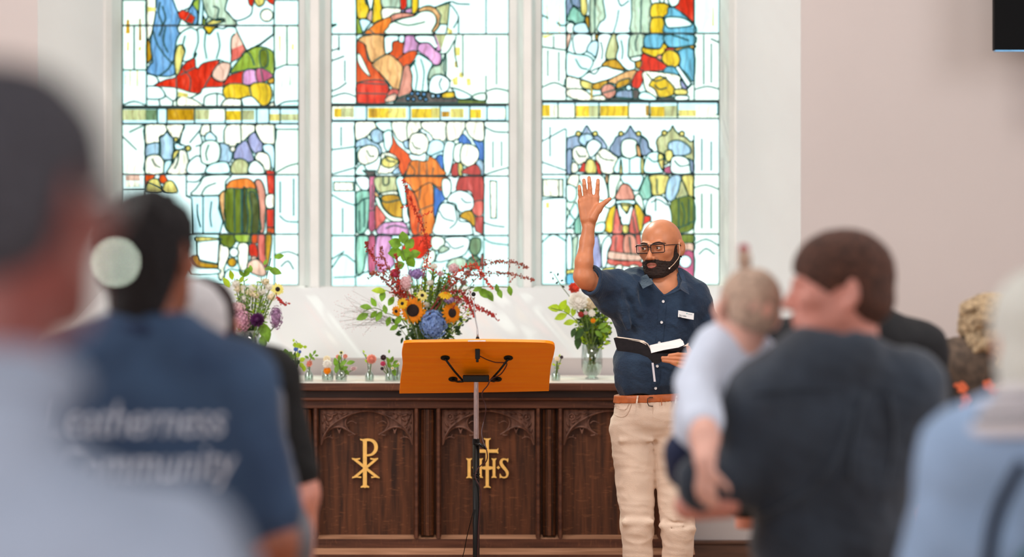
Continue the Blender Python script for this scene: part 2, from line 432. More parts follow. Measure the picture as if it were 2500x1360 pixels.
def glass_mat(k):
    nm = 'stained_glass_' + {'w': 'clear', 'c': 'ice', 'i': 'ivory'}.get(k, 'tint_%d' % ord(k))
    if nm in MATS: return MATS[nm]
    m = bpy.data.materials.new(nm); m.use_nodes = True; MATS[nm] = m
    nt = m.node_tree; N = nt.nodes; L = nt.links; N.remove(N['Principled BSDF'])
    c = lin(GC[k]); gain = 1.9 if k in 'wci' else (1.3 if k in 'yYleEtp' else 1.22)
    c = [min(1.0, x * gain / SKYL) ** 0.5 for x in c]
    if k == 'w': c = [0.72, 0.80, 0.795]
    if k == 'c': c = [0.62, 0.76, 0.79]
    t = N.new('ShaderNodeBsdfTransparent')
    tc = N.new('ShaderNodeTexCoord')
    mp = N.new('ShaderNodeMapping'); mp.inputs['Scale'].default_value = (9, 3, 3.2); mp.inputs['Rotation'].default_value = (0, .35, 0)
    nz = N.new('ShaderNodeTexNoise'); nz.inputs['Scale'].default_value = 3.2; nz.inputs['Detail'].default_value = 5; nz.inputs['Distortion'].default_value = 0.6
    L.new(tc.outputs['Object'], mp.inputs[0]); L.new(mp.outputs[0], nz.inputs['Vector'])
    rp = N.new('ShaderNodeValToRGB'); e = rp.color_ramp.elements; e[0].position = .30; e[1].position = .74; mid = e.new(.50)
    if k in 'wc': lo = [c[0] * .93, c[1] * .985, c[2] * .97]; hi = [min(1, x * 1.06) for x in c]
    else: lo = [x * .82 for x in c]; hi = [x + (.74 - x) * (.16 if x < .74 else 0) for x in c]; hi = [min(1, h_ * 1.1) for h_ in hi]
    e[0].color = (*lo, 1); mid.color = (*c, 1); e[2].color = (*hi, 1)
    # every pane was cut from its own sheet of glass: slight differences of tone from pane to pane
    oi = N.new('ShaderNodeObjectInfo'); r3 = N.new('ShaderNodeValToRGB'); q = r3.color_ramp.elements
    if k == 'w': q[0].color = (.90, 1, .985, 1); q[1].color = (1, 1, 1, 1); z_ = q.new(.35); z_.color = (1, 1, 1, 1); z_ = q.new(.7); z_.color = (1, .985, .90, 1); z_ = q.new(.85); z_.color = (.9, 1, 1, 1)
    else: q[0].color = (.93, .93, .94, 1); q[1].color = (1, 1, 1, 1)
    ml = N.new('ShaderNodeMixRGB'); ml.blend_type = 'MULTIPLY'; ml.inputs[0].default_value = 1; L.new(oi.outputs['Random'], r3.inputs[0]); L.new(r3.outputs[0], ml.inputs[2])
    L.new(nz.outputs['Fac'], rp.inputs[0]); L.new(rp.outputs[0], ml.inputs[1]); L.new(ml.outputs[0], t.inputs[0])
    if k not in 'wc':       # painted fold lines fired onto the coloured glass
        wv = N.new('ShaderNodeTexWave'); wv.inputs['Scale'].default_value = 9; wv.inputs['Distortion'].default_value = 7; wv.inputs['Detail'].default_value = 2.5; wv.inputs['Detail Scale'].default_value = 1.2
        L.new(tc.outputs['Object'], wv.inputs['Vector']); r4 = N.new('ShaderNodeValToRGB'); e4 = r4.color_ramp.elements; e4[0].position = .0; e4[0].color = (.80, .74, .72, 1); e4[1].position = .22; e4[1].color = (1, 1, 1, 1)
        m4 = N.new('ShaderNodeMixRGB'); m4.blend_type = 'MULTIPLY'; m4.inputs[0].default_value = .8; L.new(wv.outputs['Fac'], r4.inputs[0]); L.new(ml.outputs[0], m4.inputs[1]); L.new(r4.outputs[0], m4.inputs[2]); L.new(m4.outputs[0], t.inputs[0])
    g = N.new('ShaderNodeBsdfGlossy'); g.inputs[0].default_value = (1, 1, 1, 1); g.inputs[1].default_value = .15
    mx = N.new('ShaderNodeMixShader'); mx.inputs[0].default_value = 0.008
    L.new(t.outputs[0], mx.inputs[1]); L.new(g.outputs[0], mx.inputs[2]); L.new(mx.outputs[0], N['Material Output'].inputs[0])
    return m
came_mat = mat('lead_came', (8, 92, 88), 0.6, 0.0, var=0.1, scale=30)  # teal of the bright glass bleeding over the lead, put into its colour
bar_mat = mat('saddle_bar_iron', (8, 40, 42), 0.6, 0.0, var=0.1, scale=30)

def parse(spec, ox, oy, s):
    out = []
    for ln in spec.strip().splitlines():
        ln = ln.split('#')[0].strip()
        if not ln: continue
        a = ln.split(); kind = a[0]; pts = [tuple(float(q) for q in p.split(',')) for p in a[1:]]
        pts = [(ox + p[0] / s, oy + p[1] / s) + tuple(p[2:]) for p in pts]
        out.append((kind, pts))
    return out

def stained(n, u0, u1, vb, shapes, bars):
    """shapes: (kind, pts). kind 'X'=smooth pane of colour X, '|X'=straight-edged pane, 'o+X' = circle (centre, rim point), '~'=lead line, '-'=straight lead line"""
    VT = -560.0; band = (bars[1], bars[2])
    verts = []; edges = []; faces = []; cols = []; nolead = []
    def addv(p):
        verts.append(Vector((min(max(p[0], u0), u1), min(max(p[1], VT), vb)))); return len(verts) - 1
    def addpoly(pts, col, nl=False):
        q = [p for i, p in enumerate(pts) if (abs(p[0] - pts[i-1][0]) + abs(p[1] - pts[i-1][1])) > 0.3]
        if len(q) < 3: return
        ar = sum(q[i-1][0]*q[i][1] - q[i][0]*q[i-1][1] for i in range(len(q)))
        if ar < 0: q = q[::-1]
        faces.append([addv(p) for p in q]); cols.append(col); nolead.append(nl and (abs(ar) / 2 < 700 or band[0] < q[0][1] < band[1]))
    addpoly([(u0, VT), (u1, VT), (u1, vb), (u0, vb)], 'w')
    cuts = []
    for kind, pts in shapes:
        if kind == '~': c = catmull(pts, 3); cuts.append(c)
        elif kind == '-': cuts.append(pts)
        elif kind[0] == '|': addpoly(pts, kind[1], kind[1] in 'giyYtup')
        elif kind[0] == '@':
            c = pts[0]; r = math.dist(pts[0], pts[1])
            addpoly([(c[0] + r*math.cos(k*math.pi/7), c[1] + r*math.sin(k*math.pi/7)) for k in range(14)], kind[1])
        else: addpoly(catmull(pts, 3, True), kind)
    for v in bars: cuts.append([(u0, v), (u1, v)])
    for c in cuts:
        ids = [addv(p) for p in c]
        for i, j in zip(ids, ids[1:]):
            if (verts[i] - verts[j]).length > 0.2: edges.append((i, j))
    ne = len(edges)
    V, E, Fc, ov, oe, of = geometry.delaunay_2d_cdt(verts, edges, faces, 1, 0.05, True)
    # cut edges
    cut = set()
    for e, o in zip(E, oe):
        if any(q < ne for q in o): cut.add((min(e), max(e)))
    own = [max(o) if o else -1 for o in of]
    e2f = {}
    for fi, f in enumerate(Fc):
        for i in range(len(f)):
            a, b = f[i], f[(i+1) % len(f)]; e2f.setdefault((min(a, b), max(a, b)), []).append(fi)
    # connected panes
    comp = [-1] * len(Fc); nc = 0
    adj = [[] for _ in Fc]
    for k, fl_ in e2f.items():
        if len(fl_) == 2 and k not in cut and cols[own[fl_[0]]] is not None and own[fl_[0]] == own[fl_[1]]:
            adj[fl_[0]].append(fl_[1]); adj[fl_[1]].append(fl_[0])
    for i in range(len(Fc)):
        if comp[i] >= 0 or own[i] < 0: continue
        st = [i]; comp[i] = nc
        while st:
            a = st.pop()
            for b in adj[a]:
                if comp[b] < 0: comp[b] = nc; st.append(b)
        nc += 1
    win = thing('window_%d' % n, None, None, P((u0 + u1) / 2, vb, YG)); win['kind'] = 'structure'
    groups = [[] for _ in range(nc)]
    for i, c in enumerate(comp):
        if c >= 0: groups[c].append(i)
    cnt = 0
    def w(p, d): return (P(p[0], p[1], YG).x, YG + d, P(p[0], p[1], YG).z)
    small = {}
    for gi in groups:
        area = sum(abs((V[Fc[f][1]][0]-V[Fc[f][0]][0])*(V[Fc[f][2]][1]-V[Fc[f][0]][1])-(V[Fc[f][2]][0]-V[Fc[f][0]][0])*(V[Fc[f][1]][1]-V[Fc[f][0]][1]))/2 for f in gi if len(Fc[f]) >= 3)
        col = cols[own[gi[0]]]
        be = {}
        for f in gi:
            ff = Fc[f]
            for i in range(len(ff)):
                k = (ff[i], ff[(i+1) % len(ff)])
                if (k[1], k[0]) in be: del be[(k[1], k[0])]
                else: be[k] = 1
        idx = {}; vs = []
        for f in gi:
            for v in Fc[f]:
                if v not in idx: idx[v] = len(idx); vs.append(v)
        m = len(vs); j = 0.0006 * ((cnt * 37) % 5 - 2)
        pv = [w(V[v], j) for v in vs] + [w(V[v], j + 0.0035) for v in vs]
        pf = [tuple(idx[v] for v in Fc[f]) for f in gi] + [tuple(m + idx[v] for v in reversed(Fc[f])) for f in gi]
        pf += [(idx[a], m + idx[a], m + idx[b], idx[b]) for (a, b) in be]
        if area < 40:
            sg = small.setdefault(col, G()); sg.add(pv, pf)
        else:
            pg = G(); pg.add(pv, pf); pg.build('pane', glass_mat(col), win, recalc=False); cnt += 1
    for col, sg in small.items():
        tag(sg.build('glass_chips', glass_mat(col), win, recalc=False), kind='stuff')
    # lead cames: one thin H-section strip along every joint
    came = G()
    def strip(g, a, b, wd, d0, d1, ext=0.3):
        a = Vector(a[:2]); b = Vector(b[:2]); t = (b - a); L_ = t.length
        if L_ < 1e-4: return
        t /= L_; nn = Vector((-t.y, t.x)) * wd / 2; a2 = a - t * wd * ext; b2 = b + t * wd * ext
        q = [a2 + nn, b2 + nn, b2 - nn, a2 - nn]
        vs = [w(p, d0) for p in q] + [w(p, d1) for p in q]
        g.add(vs, [(0,1,2,3), (7,6,5,4), (0,4,5,1), (1,5,6,2), (2,6,7,3), (3,7,4,0)])
    for k, fl_ in e2f.items():
        if k in cut or len(fl_) == 1 or own[fl_[0]] != own[fl_[1]]:
            a, b = V[k[0]], V[k[1]]
            if k not in cut and len(fl_) == 2 and (nolead[own[fl_[0]]] or nolead[own[fl_[1]]]): continue      # silver stain, painted without lead
            if abs(a[1] - b[1]) < .5 and any(abs(a[1] - v) < 1 for v in bars): continue
            dark = {cols[own[f]] for f in fl_} & set('rRoONKMBq')
            strip(came, a, b, 3.6 if not dark else 2.6, -0.006, 0.009)
    came.build('lead_came', came_mat, win, recalc=False)
    for v in bars:
        bgm = G(); th = 5.5 if v in THICK else 4.0
        strip(bgm, (u0, v), (u1, v), th, -0.02 if v in THICK else -0.012, 0.0, 0); bgm.build('saddle_bar', bar_mat, win)
    rim = G()
    for a, b in (((u0 + 1, VT), (u0 + 1, vb)), ((u1 - 1, VT), (u1 - 1, vb)), ((u0, vb - 1), (u1, vb - 1))): strip(rim, a, b, 3.0, -.008, .01)
    rim.build('edge_came', came_mat, win)
    print('window', n, 'panes', cnt, 'tris', len(Fc))
THICK = set()

def tabernacle(xs, y0, col='l', cusp='i'):
    pass

L_UP = '''
|w 222,0 445,0 445,985 222,985
|w 1622,0 1850,0 1850,985 1622,985
- 445,-600 445,985
- 1622,-600 1622,985
i 447,-60 545,-60 540,100 510,230 485,330 447,340
|y 447,60 540,70 536,105 447,110
g 447,375 482,400 495,520 480,560 447,570
b 545,-80 690,-80 715,60 760,170 730,260 755,330 715,420 700,560 700,690 560,702 447,665 480,590 500,560 482,400 505,250 530,110
~ 570,20 555,120 590,230 560,330
~ 500,260 540,400 620,520 690,590
~ 560,700 640,640 690,560
w 690,-60 880,-60 850,60 800,90 760,130 735,110 705,40
b 800,200 850,60 885,40 915,120 905,225
|r 775,90 850,122 893,160 870,222 800,200 748,165 730,120
- 850,122 800,200
n 870,30 940,-20 935,110 912,100
|c 940,-40 970,-40 960,228 918,228
n 968,150 985,180 1000,225 962,228
e 975,-60 1230,-60 1170,80 1230,160 1268,232 1000,232 1010,150 980,80
~ 1060,60 1110,80 1100,170 1170,200
~ 1010,150 1090,190 1150,175
y 1000,222 1050,185 1155,172 1150,200 1060,228
w 1230,-60 1400,-60 1420,80 1390,150 1270,190 1200,120 1170,80
r 1382,-40 1432,-40 1430,45 1400,52 1385,20
y 1440,-40 1530,-30 1525,35 1478,60 1445,20
r 1545,-30 1622,-30 1620,40 1570,20
@i 1553,140 1612,140
Y 972,242 1062,244 1100,244 1050,290 1020,318 1000,290
w 705,500 720,380 765,300 850,255 905,280 915,265 965,258 1020,318 1080,258 1150,265 1190,245 1262,252 1280,295 1232,340 1222,440 1228,575 1190,582 1120,552 1090,560 968,582 920,632 888,605 876,540 905,490 885,535 800,570 770,560 730,700 702,560
y 705,500 735,420 780,420 800,470 775,560 745,690 722,705 702,600
~ 915,280 920,390 880,510
- 1320,500 1500,400 1622,310
|w 1262,240 1615,240 1615,320 1500,410 1370,470 1280,290
|p 1275,295 1335,410 1228,455 1232,345
|q 1335,410 1368,482 1280,548 1222,575 1228,455
r 785,600 885,535 898,615 920,632 968,582 1118,560 1042,690 1100,750 1155,752 1148,800 975,810 940,858 850,852 722,812 590,800 512,790 620,735 718,708
- 718,708 722,812
- 760,690 890,625
- 1042,690 975,810
p 1045,690 1120,580 1220,590 1200,690 1165,748 1100,745
n 1215,672 1290,560 1382,460 1478,430 1582,455 1622,520 1615,690 1480,632 1380,652 1280,662
N 1490,470 1560,470 1562,600 1500,615
r 1150,798 1200,705 1290,668 1352,655 1340,775 1200,778
m 1345,655 1450,648 1475,770 1390,785 1335,775
M 1450,648 1512,630 1608,690 1562,740 1475,768
- 1500,640 1520,760
Y 1148,830 1205,775 1330,775 1392,795 1440,765 1570,772 1605,880 1560,968 1500,970 1412,888 1290,915 1180,912
- 1395,795 1412,888
g 1560,740 1618,715 1618,765 1575,770
~ 447,680 530,705 555,760 512,790
~ 447,795 560,800 618,880 560,915 447,912
~ 560,915 570,985
~ 618,880 690,930 722,900 722,812
~ 690,930 685,985
|y 735,845 830,865 825,900 735,895
i 740,900 850,905 950,960 975,985 745,985
~ 850,905 940,858
~ 975,985 985,890 1090,860 1148,880
- 1095,860 1095,985
i 1140,985 1180,912 1290,915 1315,915 1318,985
- 1318,910 1318,985
i 1520,985 1570,965 1618,940 1618,985
|g 262,180 285,180 292,310 250,310
|g 376,170 392,170 398,375 372,375
|y 262,385 285,385 280,470 262,470
|y 375,430 395,430 392,470 370,465
- 222,645 445,645
|y 288,650 300,650 298,800 286,800
|y 352,650 368,650 366,800 352,800
|y 246,690 256,690 256,780 244,780
- 1622,640 1720,600 1850,600
|y 1665,330 1682,330 1680,480 1670,480
|y 1785,400 1805,410 1800,470 1782,450
|t 1690,670 1698,670 1700,810 1688,810
|t 1764,670 1774,670 1776,790 1762,790
~ 225,970 330,935 440,970
~ 1640,985 1720,940 1850,930
|c 222,1000 1850,1000 1850,1140 222,1140
|t 222,1010 345,1010 345,1110 222,1110
|t 345,1010 435,1010 435,1110 345,1110
|u 435,1010 540,1010 540,1110 435,1110
|g 632,1008 886,1008 886,1112 632,1112
- 545,1000 545,1140
- 632,1000 632,1140
- 888,1000 888,1140
|t 895,1010 1020,1010 1020,1105 895,1105
|i 1020,1010 1165,1010 1165,1105 1020,1105
- 1172,1000 1172,1140
|Y 1175,1020 1318,1020 1318,1110 1175,1110
- 1322,1000 1322,1140
|t 1330,1015 1440,1015 1440,1108 1330,1108
- 1460,1000 1460,1140
- 1575,1000 1575,1140
|y 1580,1050 1675,1050 1675,1115 1580,1115
|t 1675,1050 1845,1050 1845,1112 1675,1112
- 1677,1000 1677,1140
'''
L_LO = '''
- 330,155 330,920
- 1248,155 1245,1360
- 220,210 325,160
- 165,235 270,335
- 1250,190 1420,190
~ 1250,500 1340,450 1420,430
~ 1280,800 1330,840 1420,845
~ 1245,1080 1340,1055 1420,1085
|p 190,520 290,510 295,555 190,555
|i 190,560 290,560 290,600 190,600
|i 190,430 280,440 285,495 195,500
i 332,160 480,160 480,210 460,230 430,245 425,290 340,300
i 482,160 605,160 585,225 565,280 530,265 520,245 500,215
~ 605,160 575,290 600,300
i 735,160 790,160 790,205 760,235 720,225
- 720,195 645,285
~ 720,225 735,290 690,310
~ 790,160 795,205 835,245
i 910,160 1100,160 1102,210 1060,240 1010,290 980,290 960,340 940,345 920,300 890,290
~ 1005,160 1010,290
~ 1110,160 1105,210
i 1112,160 1245,160 1245,290 1170,290 1130,240
l 440,290 435,250 460,235 482,208 505,235 528,250 530,290 530,385 505,408 445,395 440,330
l 335,310 370,290 425,285 430,330 420,370 335,385
c 540,290 600,300 612,320 570,335 545,330
c 755,235 790,208 830,245 830,270 760,270
l 855,290 890,290 925,310 950,345 935,420 900,425 850,420 860,340
v 960,345 1000,290 1050,275 1100,400 1080,420 1030,420 980,400 955,400
v 1060,245 1102,210 1130,250 1160,290 1160,340 1105,360 1060,290
c 1165,300 1240,310 1243,470 1215,440 1200,370 1170,345
@y 548,262 562,268
@y 635,325 652,335
@i 950,330 968,340
i 330,500 335,400 370,372 430,375 468,430 460,500
c 470,420 520,410 515,440 480,500 462,500
i 490,500 515,440 530,350 580,335 628,360 628,500
y 527,430 530,355 575,336 540,400
w 632,500 635,430 690,380 725,390 770,460 750,500
w 725,400 725,300 780,268 840,280 862,330 850,410 790,440 740,430
w 765,500 775,450 830,425 900,420 925,450 920,500
t 940,500 945,430 990,398 1040,410 1065,450 1055,500
w 1065,500 1068,440 1110,410 1160,450 1180,500
i 1108,400 1120,360 1150,350 1200,370 1218,430 1215,475 1180,500 1160,440
|r 1186,478 1243,485 1243,655 1200,640
O 330,512 400,512 380,545 345,575 332,600
O 440,512 470,515 490,560 450,575 430,545
y 345,580 370,545 420,542 442,600 440,640 345,640
y 455,600 480,560 520,555 552,600 550,640 460,640
- 622,505 622,660
w 690,610 720,570 760,520 935,515 900,560 895,640 860,655 660,655
~ 730,650 760,600 830,570
|c 620,662 860,660 850,750 880,840 860,925 660,925 660,680
- 740,662 740,925
o 905,615 925,560 990,540 1060,538 1100,570 1108,612 1000,612
P 1105,560 1140,545 1170,590 1185,680 1180,800 1170,915 1140,915 1140,800 1125,640
a 858,650 895,625 900,700 890,790 920,912 895,880 870,780 855,700
N 905,612 1000,610 1108,612 1135,700 1142,820 1135,920 925,920 895,800 892,700
K 1065,640 1110,640 1135,720 1140,820 1130,918 1078,918 1085,780
K 1020,620 1050,620 1045,700 1060,800 1050,915 1020,915
- 960,612 965,915
- 1010,612 1010,915
i 1185,660 1240,650 1245,700 1235,745 1185,740
|r 1188,755 1243,755 1240,885 1190,880
|O 1190,885 1243,885 1243,925 1190,925
N 860,930 965,935 970,990 930,1030 880,1010 860,980
n 970,930 1080,930 1070,985 990,988 965,960
K 1075,930 1110,935 1100,970 1060,1000 1062,985
y 690,950 850,960 855,975 700,985
|w 690,985 855,970 845,1140 695,1110
g 655,1090 700,1085 720,1125 840,1145 845,1170 720,1165 665,1130
@g 945,1130 970,1150
i 855,1010 885,1015 920,1030 925,1080 890,1170 890,1240 850,1240
i 985,1010 1055,1000 1060,1080 1050,1170 1000,1180
@w 958,1060 980,1085
~ 880,1240 920,1180 1000,1190
O 1085,940 1130,935 1125,985 1090,1010
r 1065,1010 1110,1000 1130,1060 1120,1110 1070,1080
@p 1098,1110 1120,1118
q 1130,935 1175,935 1180,1060 1190,1180 1150,1180 1130,1060
g 1182,935 1225,935 1220,1040 1200,1150 1185,1140
p 1060,1130 1130,1110 1190,1200 1150,1230 1060,1190
w 640,1100 660,1140 720,1170 845,1175 845,1210 650,1210
'''
L_LO += '''
~ 335,560 420,600 470,640
~ 632,560 700,560 740,520
~ 700,720 700,800 720,880
~ 800,700 790,800 800,880
~ 780,300 760,360 770,410
~ 570,350 560,420 540,470
~ 380,400 400,440 440,460
- 1285,560 1285,780
- 1380,540 1380,800
~ 1290,1160 1340,1120 1380,1180
- 180,620 320,620
- 180,760 320,760
~ 180,860 250,830 320,870
- 170,1000 330,1000
'''
M_UP = '''
- 437,-600 437,1240
- 1975,900 1975,1240
~ 145,295 200,290 145,320
~ 145,600 240,570
~ 145,720 230,690 290,665
~ 145,1080 240,1040 320,980
~ 145,1150 300,1105 437,1150
~ 1985,1080 2100,1050 2260,1085
Y 440,-60 520,-60 550,30 590,100 575,180 555,215 500,228 455,210 440,120
m 530,-60 560,-60 556,40 548,30
w 560,-60 640,-60 620,100 585,140 590,90
p 580,150 625,110 625,255 600,265 560,225
Y 650,-60 715,-60 742,120 745,225 690,250 625,275 635,120
n 440,210 475,240 500,330 520,385 470,405 440,400
c 475,235 550,225 610,265 560,330 520,385 495,330
e 745,-60 945,-60 955,95 780,95 735,60
i 745,100 955,100 965,150 860,180 800,230 748,225
|r 950,-60 1045,-60 1035,70 1005,125 965,130
E 1045,-60 1098,-60 1098,85 1040,100
m 1000,135 1098,88 1098,160
@v 988,132 1008,136
Y 1100,-60 1168,-60 1170,110 1120,165 1098,160
P 840,190 960,150 1115,165 1120,190 1000,210 900,235 850,270
o 540,405 620,310 700,255 835,200 850,265 820,330 800,405
- 590,350 660,405
a 1165,125 1220,85 1310,70 1390,110 1440,180 1440,260 1400,340 1340,395 1325,370 1390,270 1370,180 1300,130 1200,140
~ 1390,80 1550,20 1640,45 1780,50
|t 1370,85 1545,35 1520,290 1420,285 1440,180
|t 1365,410 1500,420 1440,600 1390,570
~ 1520,290 1500,400
w 850,270 1000,215 1120,190 1200,140 1300,130 1370,180 1385,270 1330,370 1340,405 800,405 820,320
a 450,500 520,425 780,425 765,560 790,635 700,700 625,745 590,700 555,590 540,530
~ 765,425 770,560
w 790,425 945,425 940,480 870,500 860,600 820,630 785,640 765,500
O 820,635 860,600 870,500 935,485 1000,500 990,650 930,705 870,670
w 945,425 1010,425 1000,500 945,495
m 1020,425 1130,425 1140,480 1180,520 1165,610 1080,605 995,640 1005,520
w 1135,425 1350,425 1385,480 1390,560 1370,575 1300,520 1180,505
m 1355,418 1380,430 1430,560 1440,605 1375,600 1395,540
m 1185,520 1300,512 1370,590 1440,640 1440,740 1390,775 1330,750 1280,680 1170,605
O 930,705 1000,645 1080,605 1160,612 1130,700 1070,765 990,805 950,760
O 440,540 480,495 540,540 570,690 620,750 700,850 800,980 830,1050 770,1225 480,1225 440,1120
w 450,640 490,660 580,850 600,910 520,840 460,740
r 442,1000 600,950 760,960 825,1050 790,1160 770,1225 480,1225 442,1180
- 442,1105 800,1115
- 442,980 780,1000
a 625,755 790,645 870,670 950,740 990,810 985,900 945,1060 880,1060 800,960 700,850
P 995,805 1060,770 1100,900 1100,1020 1080,1110 1000,1150 920,1160 945,1060 975,920
q 840,1060 940,1070 920,1160 880,1200 780,1205
p 800,1150 900,1110 910,1160 870,1205 780,1205
w 1075,790 1130,700 1170,640 1280,700 1340,760 1300,850 1280,940 1290,1060 1250,1090 1105,1070 1100,900
~ 1080,800 1140,720
e 1345,790 1440,760 1500,640 1500,900 1440,880 1300,950 1300,850
~ 1440,640 1520,620 1600,480
~ 1490,640 1480,860 1560,960
w 1300,1000 1340,910 1430,885 1520,930 1545,1000 1510,1080 1400,1115 1310,1100
|d 880,1225 920,1165 1080,1110 1100,1075 1290,1090 1400,1120 1510,1090 1620,1150 1800,1180 1975,1195 1975,1225
@b 1050,1170 1072,1178
@b 1095,1110 1115,1118
@b 1165,1110 1185,1120
@b 1115,1178 1135,1186
@b 1195,1165 1215,1175
@b 1240,1118 1262,1128
@b 1262,1180 1280,1190
@l 1345,1138 1368,1145
@b 1410,1138 1432,1146
Y 1450,1140 1480,1100 1580,1090 1615,1110 1600,1155 1480,1165
w 1560,1040 1700,1080 1810,1150 1700,1180 1620,1160 1600,1090
w 1810,1150 1880,1110 1975,1110 1975,1190 1870,1190
|N 1640,1182 1975,1196 1975,1228 1640,1228
- 1975,-600 1975,395
|y 1600,560 1670,560 1670,660 1600,660
|y 1520,320 1580,360 1575,395 1520,395
|y 1570,940 1640,900 1640,1010 1590,1010
|y 1660,850 1720,880 1700,930 1650,910
|y 1740,930 1790,930 1800,1010 1750,1020
|y 1600,730 1640,730 1640,800 1600,800
~ 1560,60 1650,200 1590,330
- 1650,210 1650,395
|c 145,1255 2210,1255 2210,1430 145,1430
'''
M_LO = '''
|i 90,55 240,55 240,140 90,140
|Y 100,70 150,70 150,130 100,130
|t 150,65 240,65 240,130 150,130
- 325,45 325,158
|Y 335,65 480,65 480,138 335,138
|g 345,75 400,75 400,130 345,130
|y 480,65 600,65 600,138 480,138
- 625,45 625,158
|Y 635,70 775,70 775,138 635,138
|y 775,65 830,65 830,138 775,138
- 835,45 835,158
|g 845,90 900,90 900,130 845,130
|y 905,70 1000,70 1000,135 905,135
- 1040,45 1040,158
|Y 1045,75 1120,75 1120,138 1045,138
- 1160,45 1160,158
|i 1170,75 1285,75 1285,140 1170,140
- 245,160 250,1300
- 1140,160 1135,1300
~ 90,355 170,345 245,335
- 90,525 245,480
~ 90,670 170,715 245,740
~ 90,1110 170,1060
~ 90,1170 160,1080 240,1130
~ 1140,195 1210,230 1305,235
~ 1140,530 1230,500 1305,480
~ 1140,860 1200,880 1280,890
~ 1140,970 1190,1000 1305,1015
|i 1180,570 1225,575 1225,830 1185,830
|i 100,580 235,580 235,640 100,640
i 250,165 385,165 390,225 350,240 320,270 255,290
w 390,165 500,165 500,240 440,230 400,200
i 500,165 610,165 610,290 560,300 520,250
i 610,165 705,165 705,210 640,260 610,285
i 710,165 880,165 870,290 800,290 760,240 720,215
i 885,165 1010,165 990,240 960,280 885,290
i 1015,165 1135,165 1135,290 1060,280 1020,230
l 255,300 320,270 350,290 410,320 430,360 410,400 330,330 258,350
l 350,240 395,210 440,240 440,290 410,310 370,300
c 255,350 300,340 270,420 258,460
l 580,300 610,290 640,300 620,350 590,340
c 690,215 710,240 740,250 690,245
c 740,380 760,310 800,285 850,300 870,360 800,400
c 770,400 870,360 850,400 800,420
B 960,290 990,245 1030,280 1050,315 990,320
B 1060,290 1100,300 1135,310 1135,430 1100,440 1100,360
l 1080,430 1135,440 1135,530 1110,520
B 800,420 855,400 860,540 905,560 900,640 870,700 830,740 800,830 790,760 795,600
w 855,400 870,310 900,295 940,320 925,420 900,520 870,530
w 925,400 935,330 975,310 995,330 975,440 940,440
R 920,460 970,450 960,540 915,540
y 960,450 990,460 990,530 965,535
i 265,420 270,360 330,325 390,335 410,380 390,430 320,460 290,455
w 255,530 260,480 300,455 330,500 390,530
|d 300,500 390,500 380,545 340,540
w 255,545 330,545 350,600 320,645 280,620 255,580
E 255,650 340,640 345,700 330,900 260,930 255,740
~ 260,740 300,700 340,690
M 345,545 390,545 385,620 380,760 385,905 340,905 345,700
- 345,780 385,770
i 420,450 430,385 480,375 530,400 552,440 540,490 480,520 430,520 400,520
y 430,430 470,400 530,420 548,440 500,480 440,470
l 500,520 545,470 560,520
w 440,240 490,220 510,280 500,330 475,370 450,340 445,290
O 500,245 540,320 610,380 640,435 590,520 570,530 545,470 555,440 520,395 480,370 505,310
t 390,545 540,545 545,600 520,655 420,655 385,610
~ 440,545 445,600 480,590 480,545
i 415,660 520,640 545,665 500,675 430,670
a 385,640 420,690 385,680
g 430,680 500,665 550,680 575,740 580,840 500,810 440,750
w 385,690 410,690 440,760 500,815 575,830 570,850 500,850 420,780
q 387,740 430,780 460,830 430,870 400,920 388,910
m 430,870 500,855 590,860 620,930 600,940 400,940
w 530,560 580,545 600,700 600,740 580,750 545,640
w 578,745 605,740 610,800 625,850 590,865 575,820
i 620,300 640,250 710,240 752,280 752,340 735,380 700,395 640,380 620,340
w 620,385 690,395 735,375 735,430 690,440 640,430
o 600,520 640,430 740,438 760,402 810,430 840,480 865,530 600,530
- 690,440 690,530
- 790,480 780,530
o 590,545 850,545 890,560 850,640 780,590 720,600 660,645 620,600
O 780,590 850,645 850,560 840,620
o 600,620 655,650 720,600 780,590 790,700 790,800 795,930 640,935 620,800
- 700,610 690,700
~ 655,650 690,760 680,930
~ 790,735 700,770
O 600,640 650,650 690,760 720,860 700,930 640,935 620,780
w 850,565 890,560 912,600 900,680 870,690 850,640
i 985,330 1040,318 1095,350 1100,410 1070,455 1020,475 975,430
R 990,520 1000,490 1085,455 1115,530
R 945,640 960,560 990,545 1130,545 1130,720 1070,720 1050,650 1010,640
q 1065,720 1135,715 1120,820 1060,790
|R 1060,820 1135,815 1130,945 1080,920
w 885,715 900,670 955,640 1020,650 1062,690 1060,760 1000,795 955,770 940,730
g 970,820 1000,785 1050,780 1075,830 1070,890 1030,850
w 800,860 835,740 880,725 935,745 965,800 970,850 1040,860 1060,920 1040,945 800,945
~ 935,745 950,850 900,900
q 1120,1080 1132,1090 1130,1180 1118,1160
E 258,965 340,960 320,1100 300,1200 260,1210
M 340,960 385,960 385,1200 340,1200
m 395,960 500,960 490,1060 520,1150 400,1200
r 640,960 790,960 760,1040 700,1110 620,1090 560,1060
w 780,960 855,965 865,1020 830,1050 780,1040
w 870,1000 870,965 1030,965 1020,1060 960,1100 800,1130
e 820,1060 850,1020 900,1040 850,1070
u 1040,1000 1060,965 1115,975 1115,1050 1080,1090 1040,1060
u 1010,1140 1060,1090 1110,1110 1100,1180 1020,1180
w 700,1180 760,1060 800,1060 790,1130
e 880,1170 920,1110 1010,1110 1000,1180
~ 260,1230 330,1200 400,1220
~ 100,1240 245,1235
'''
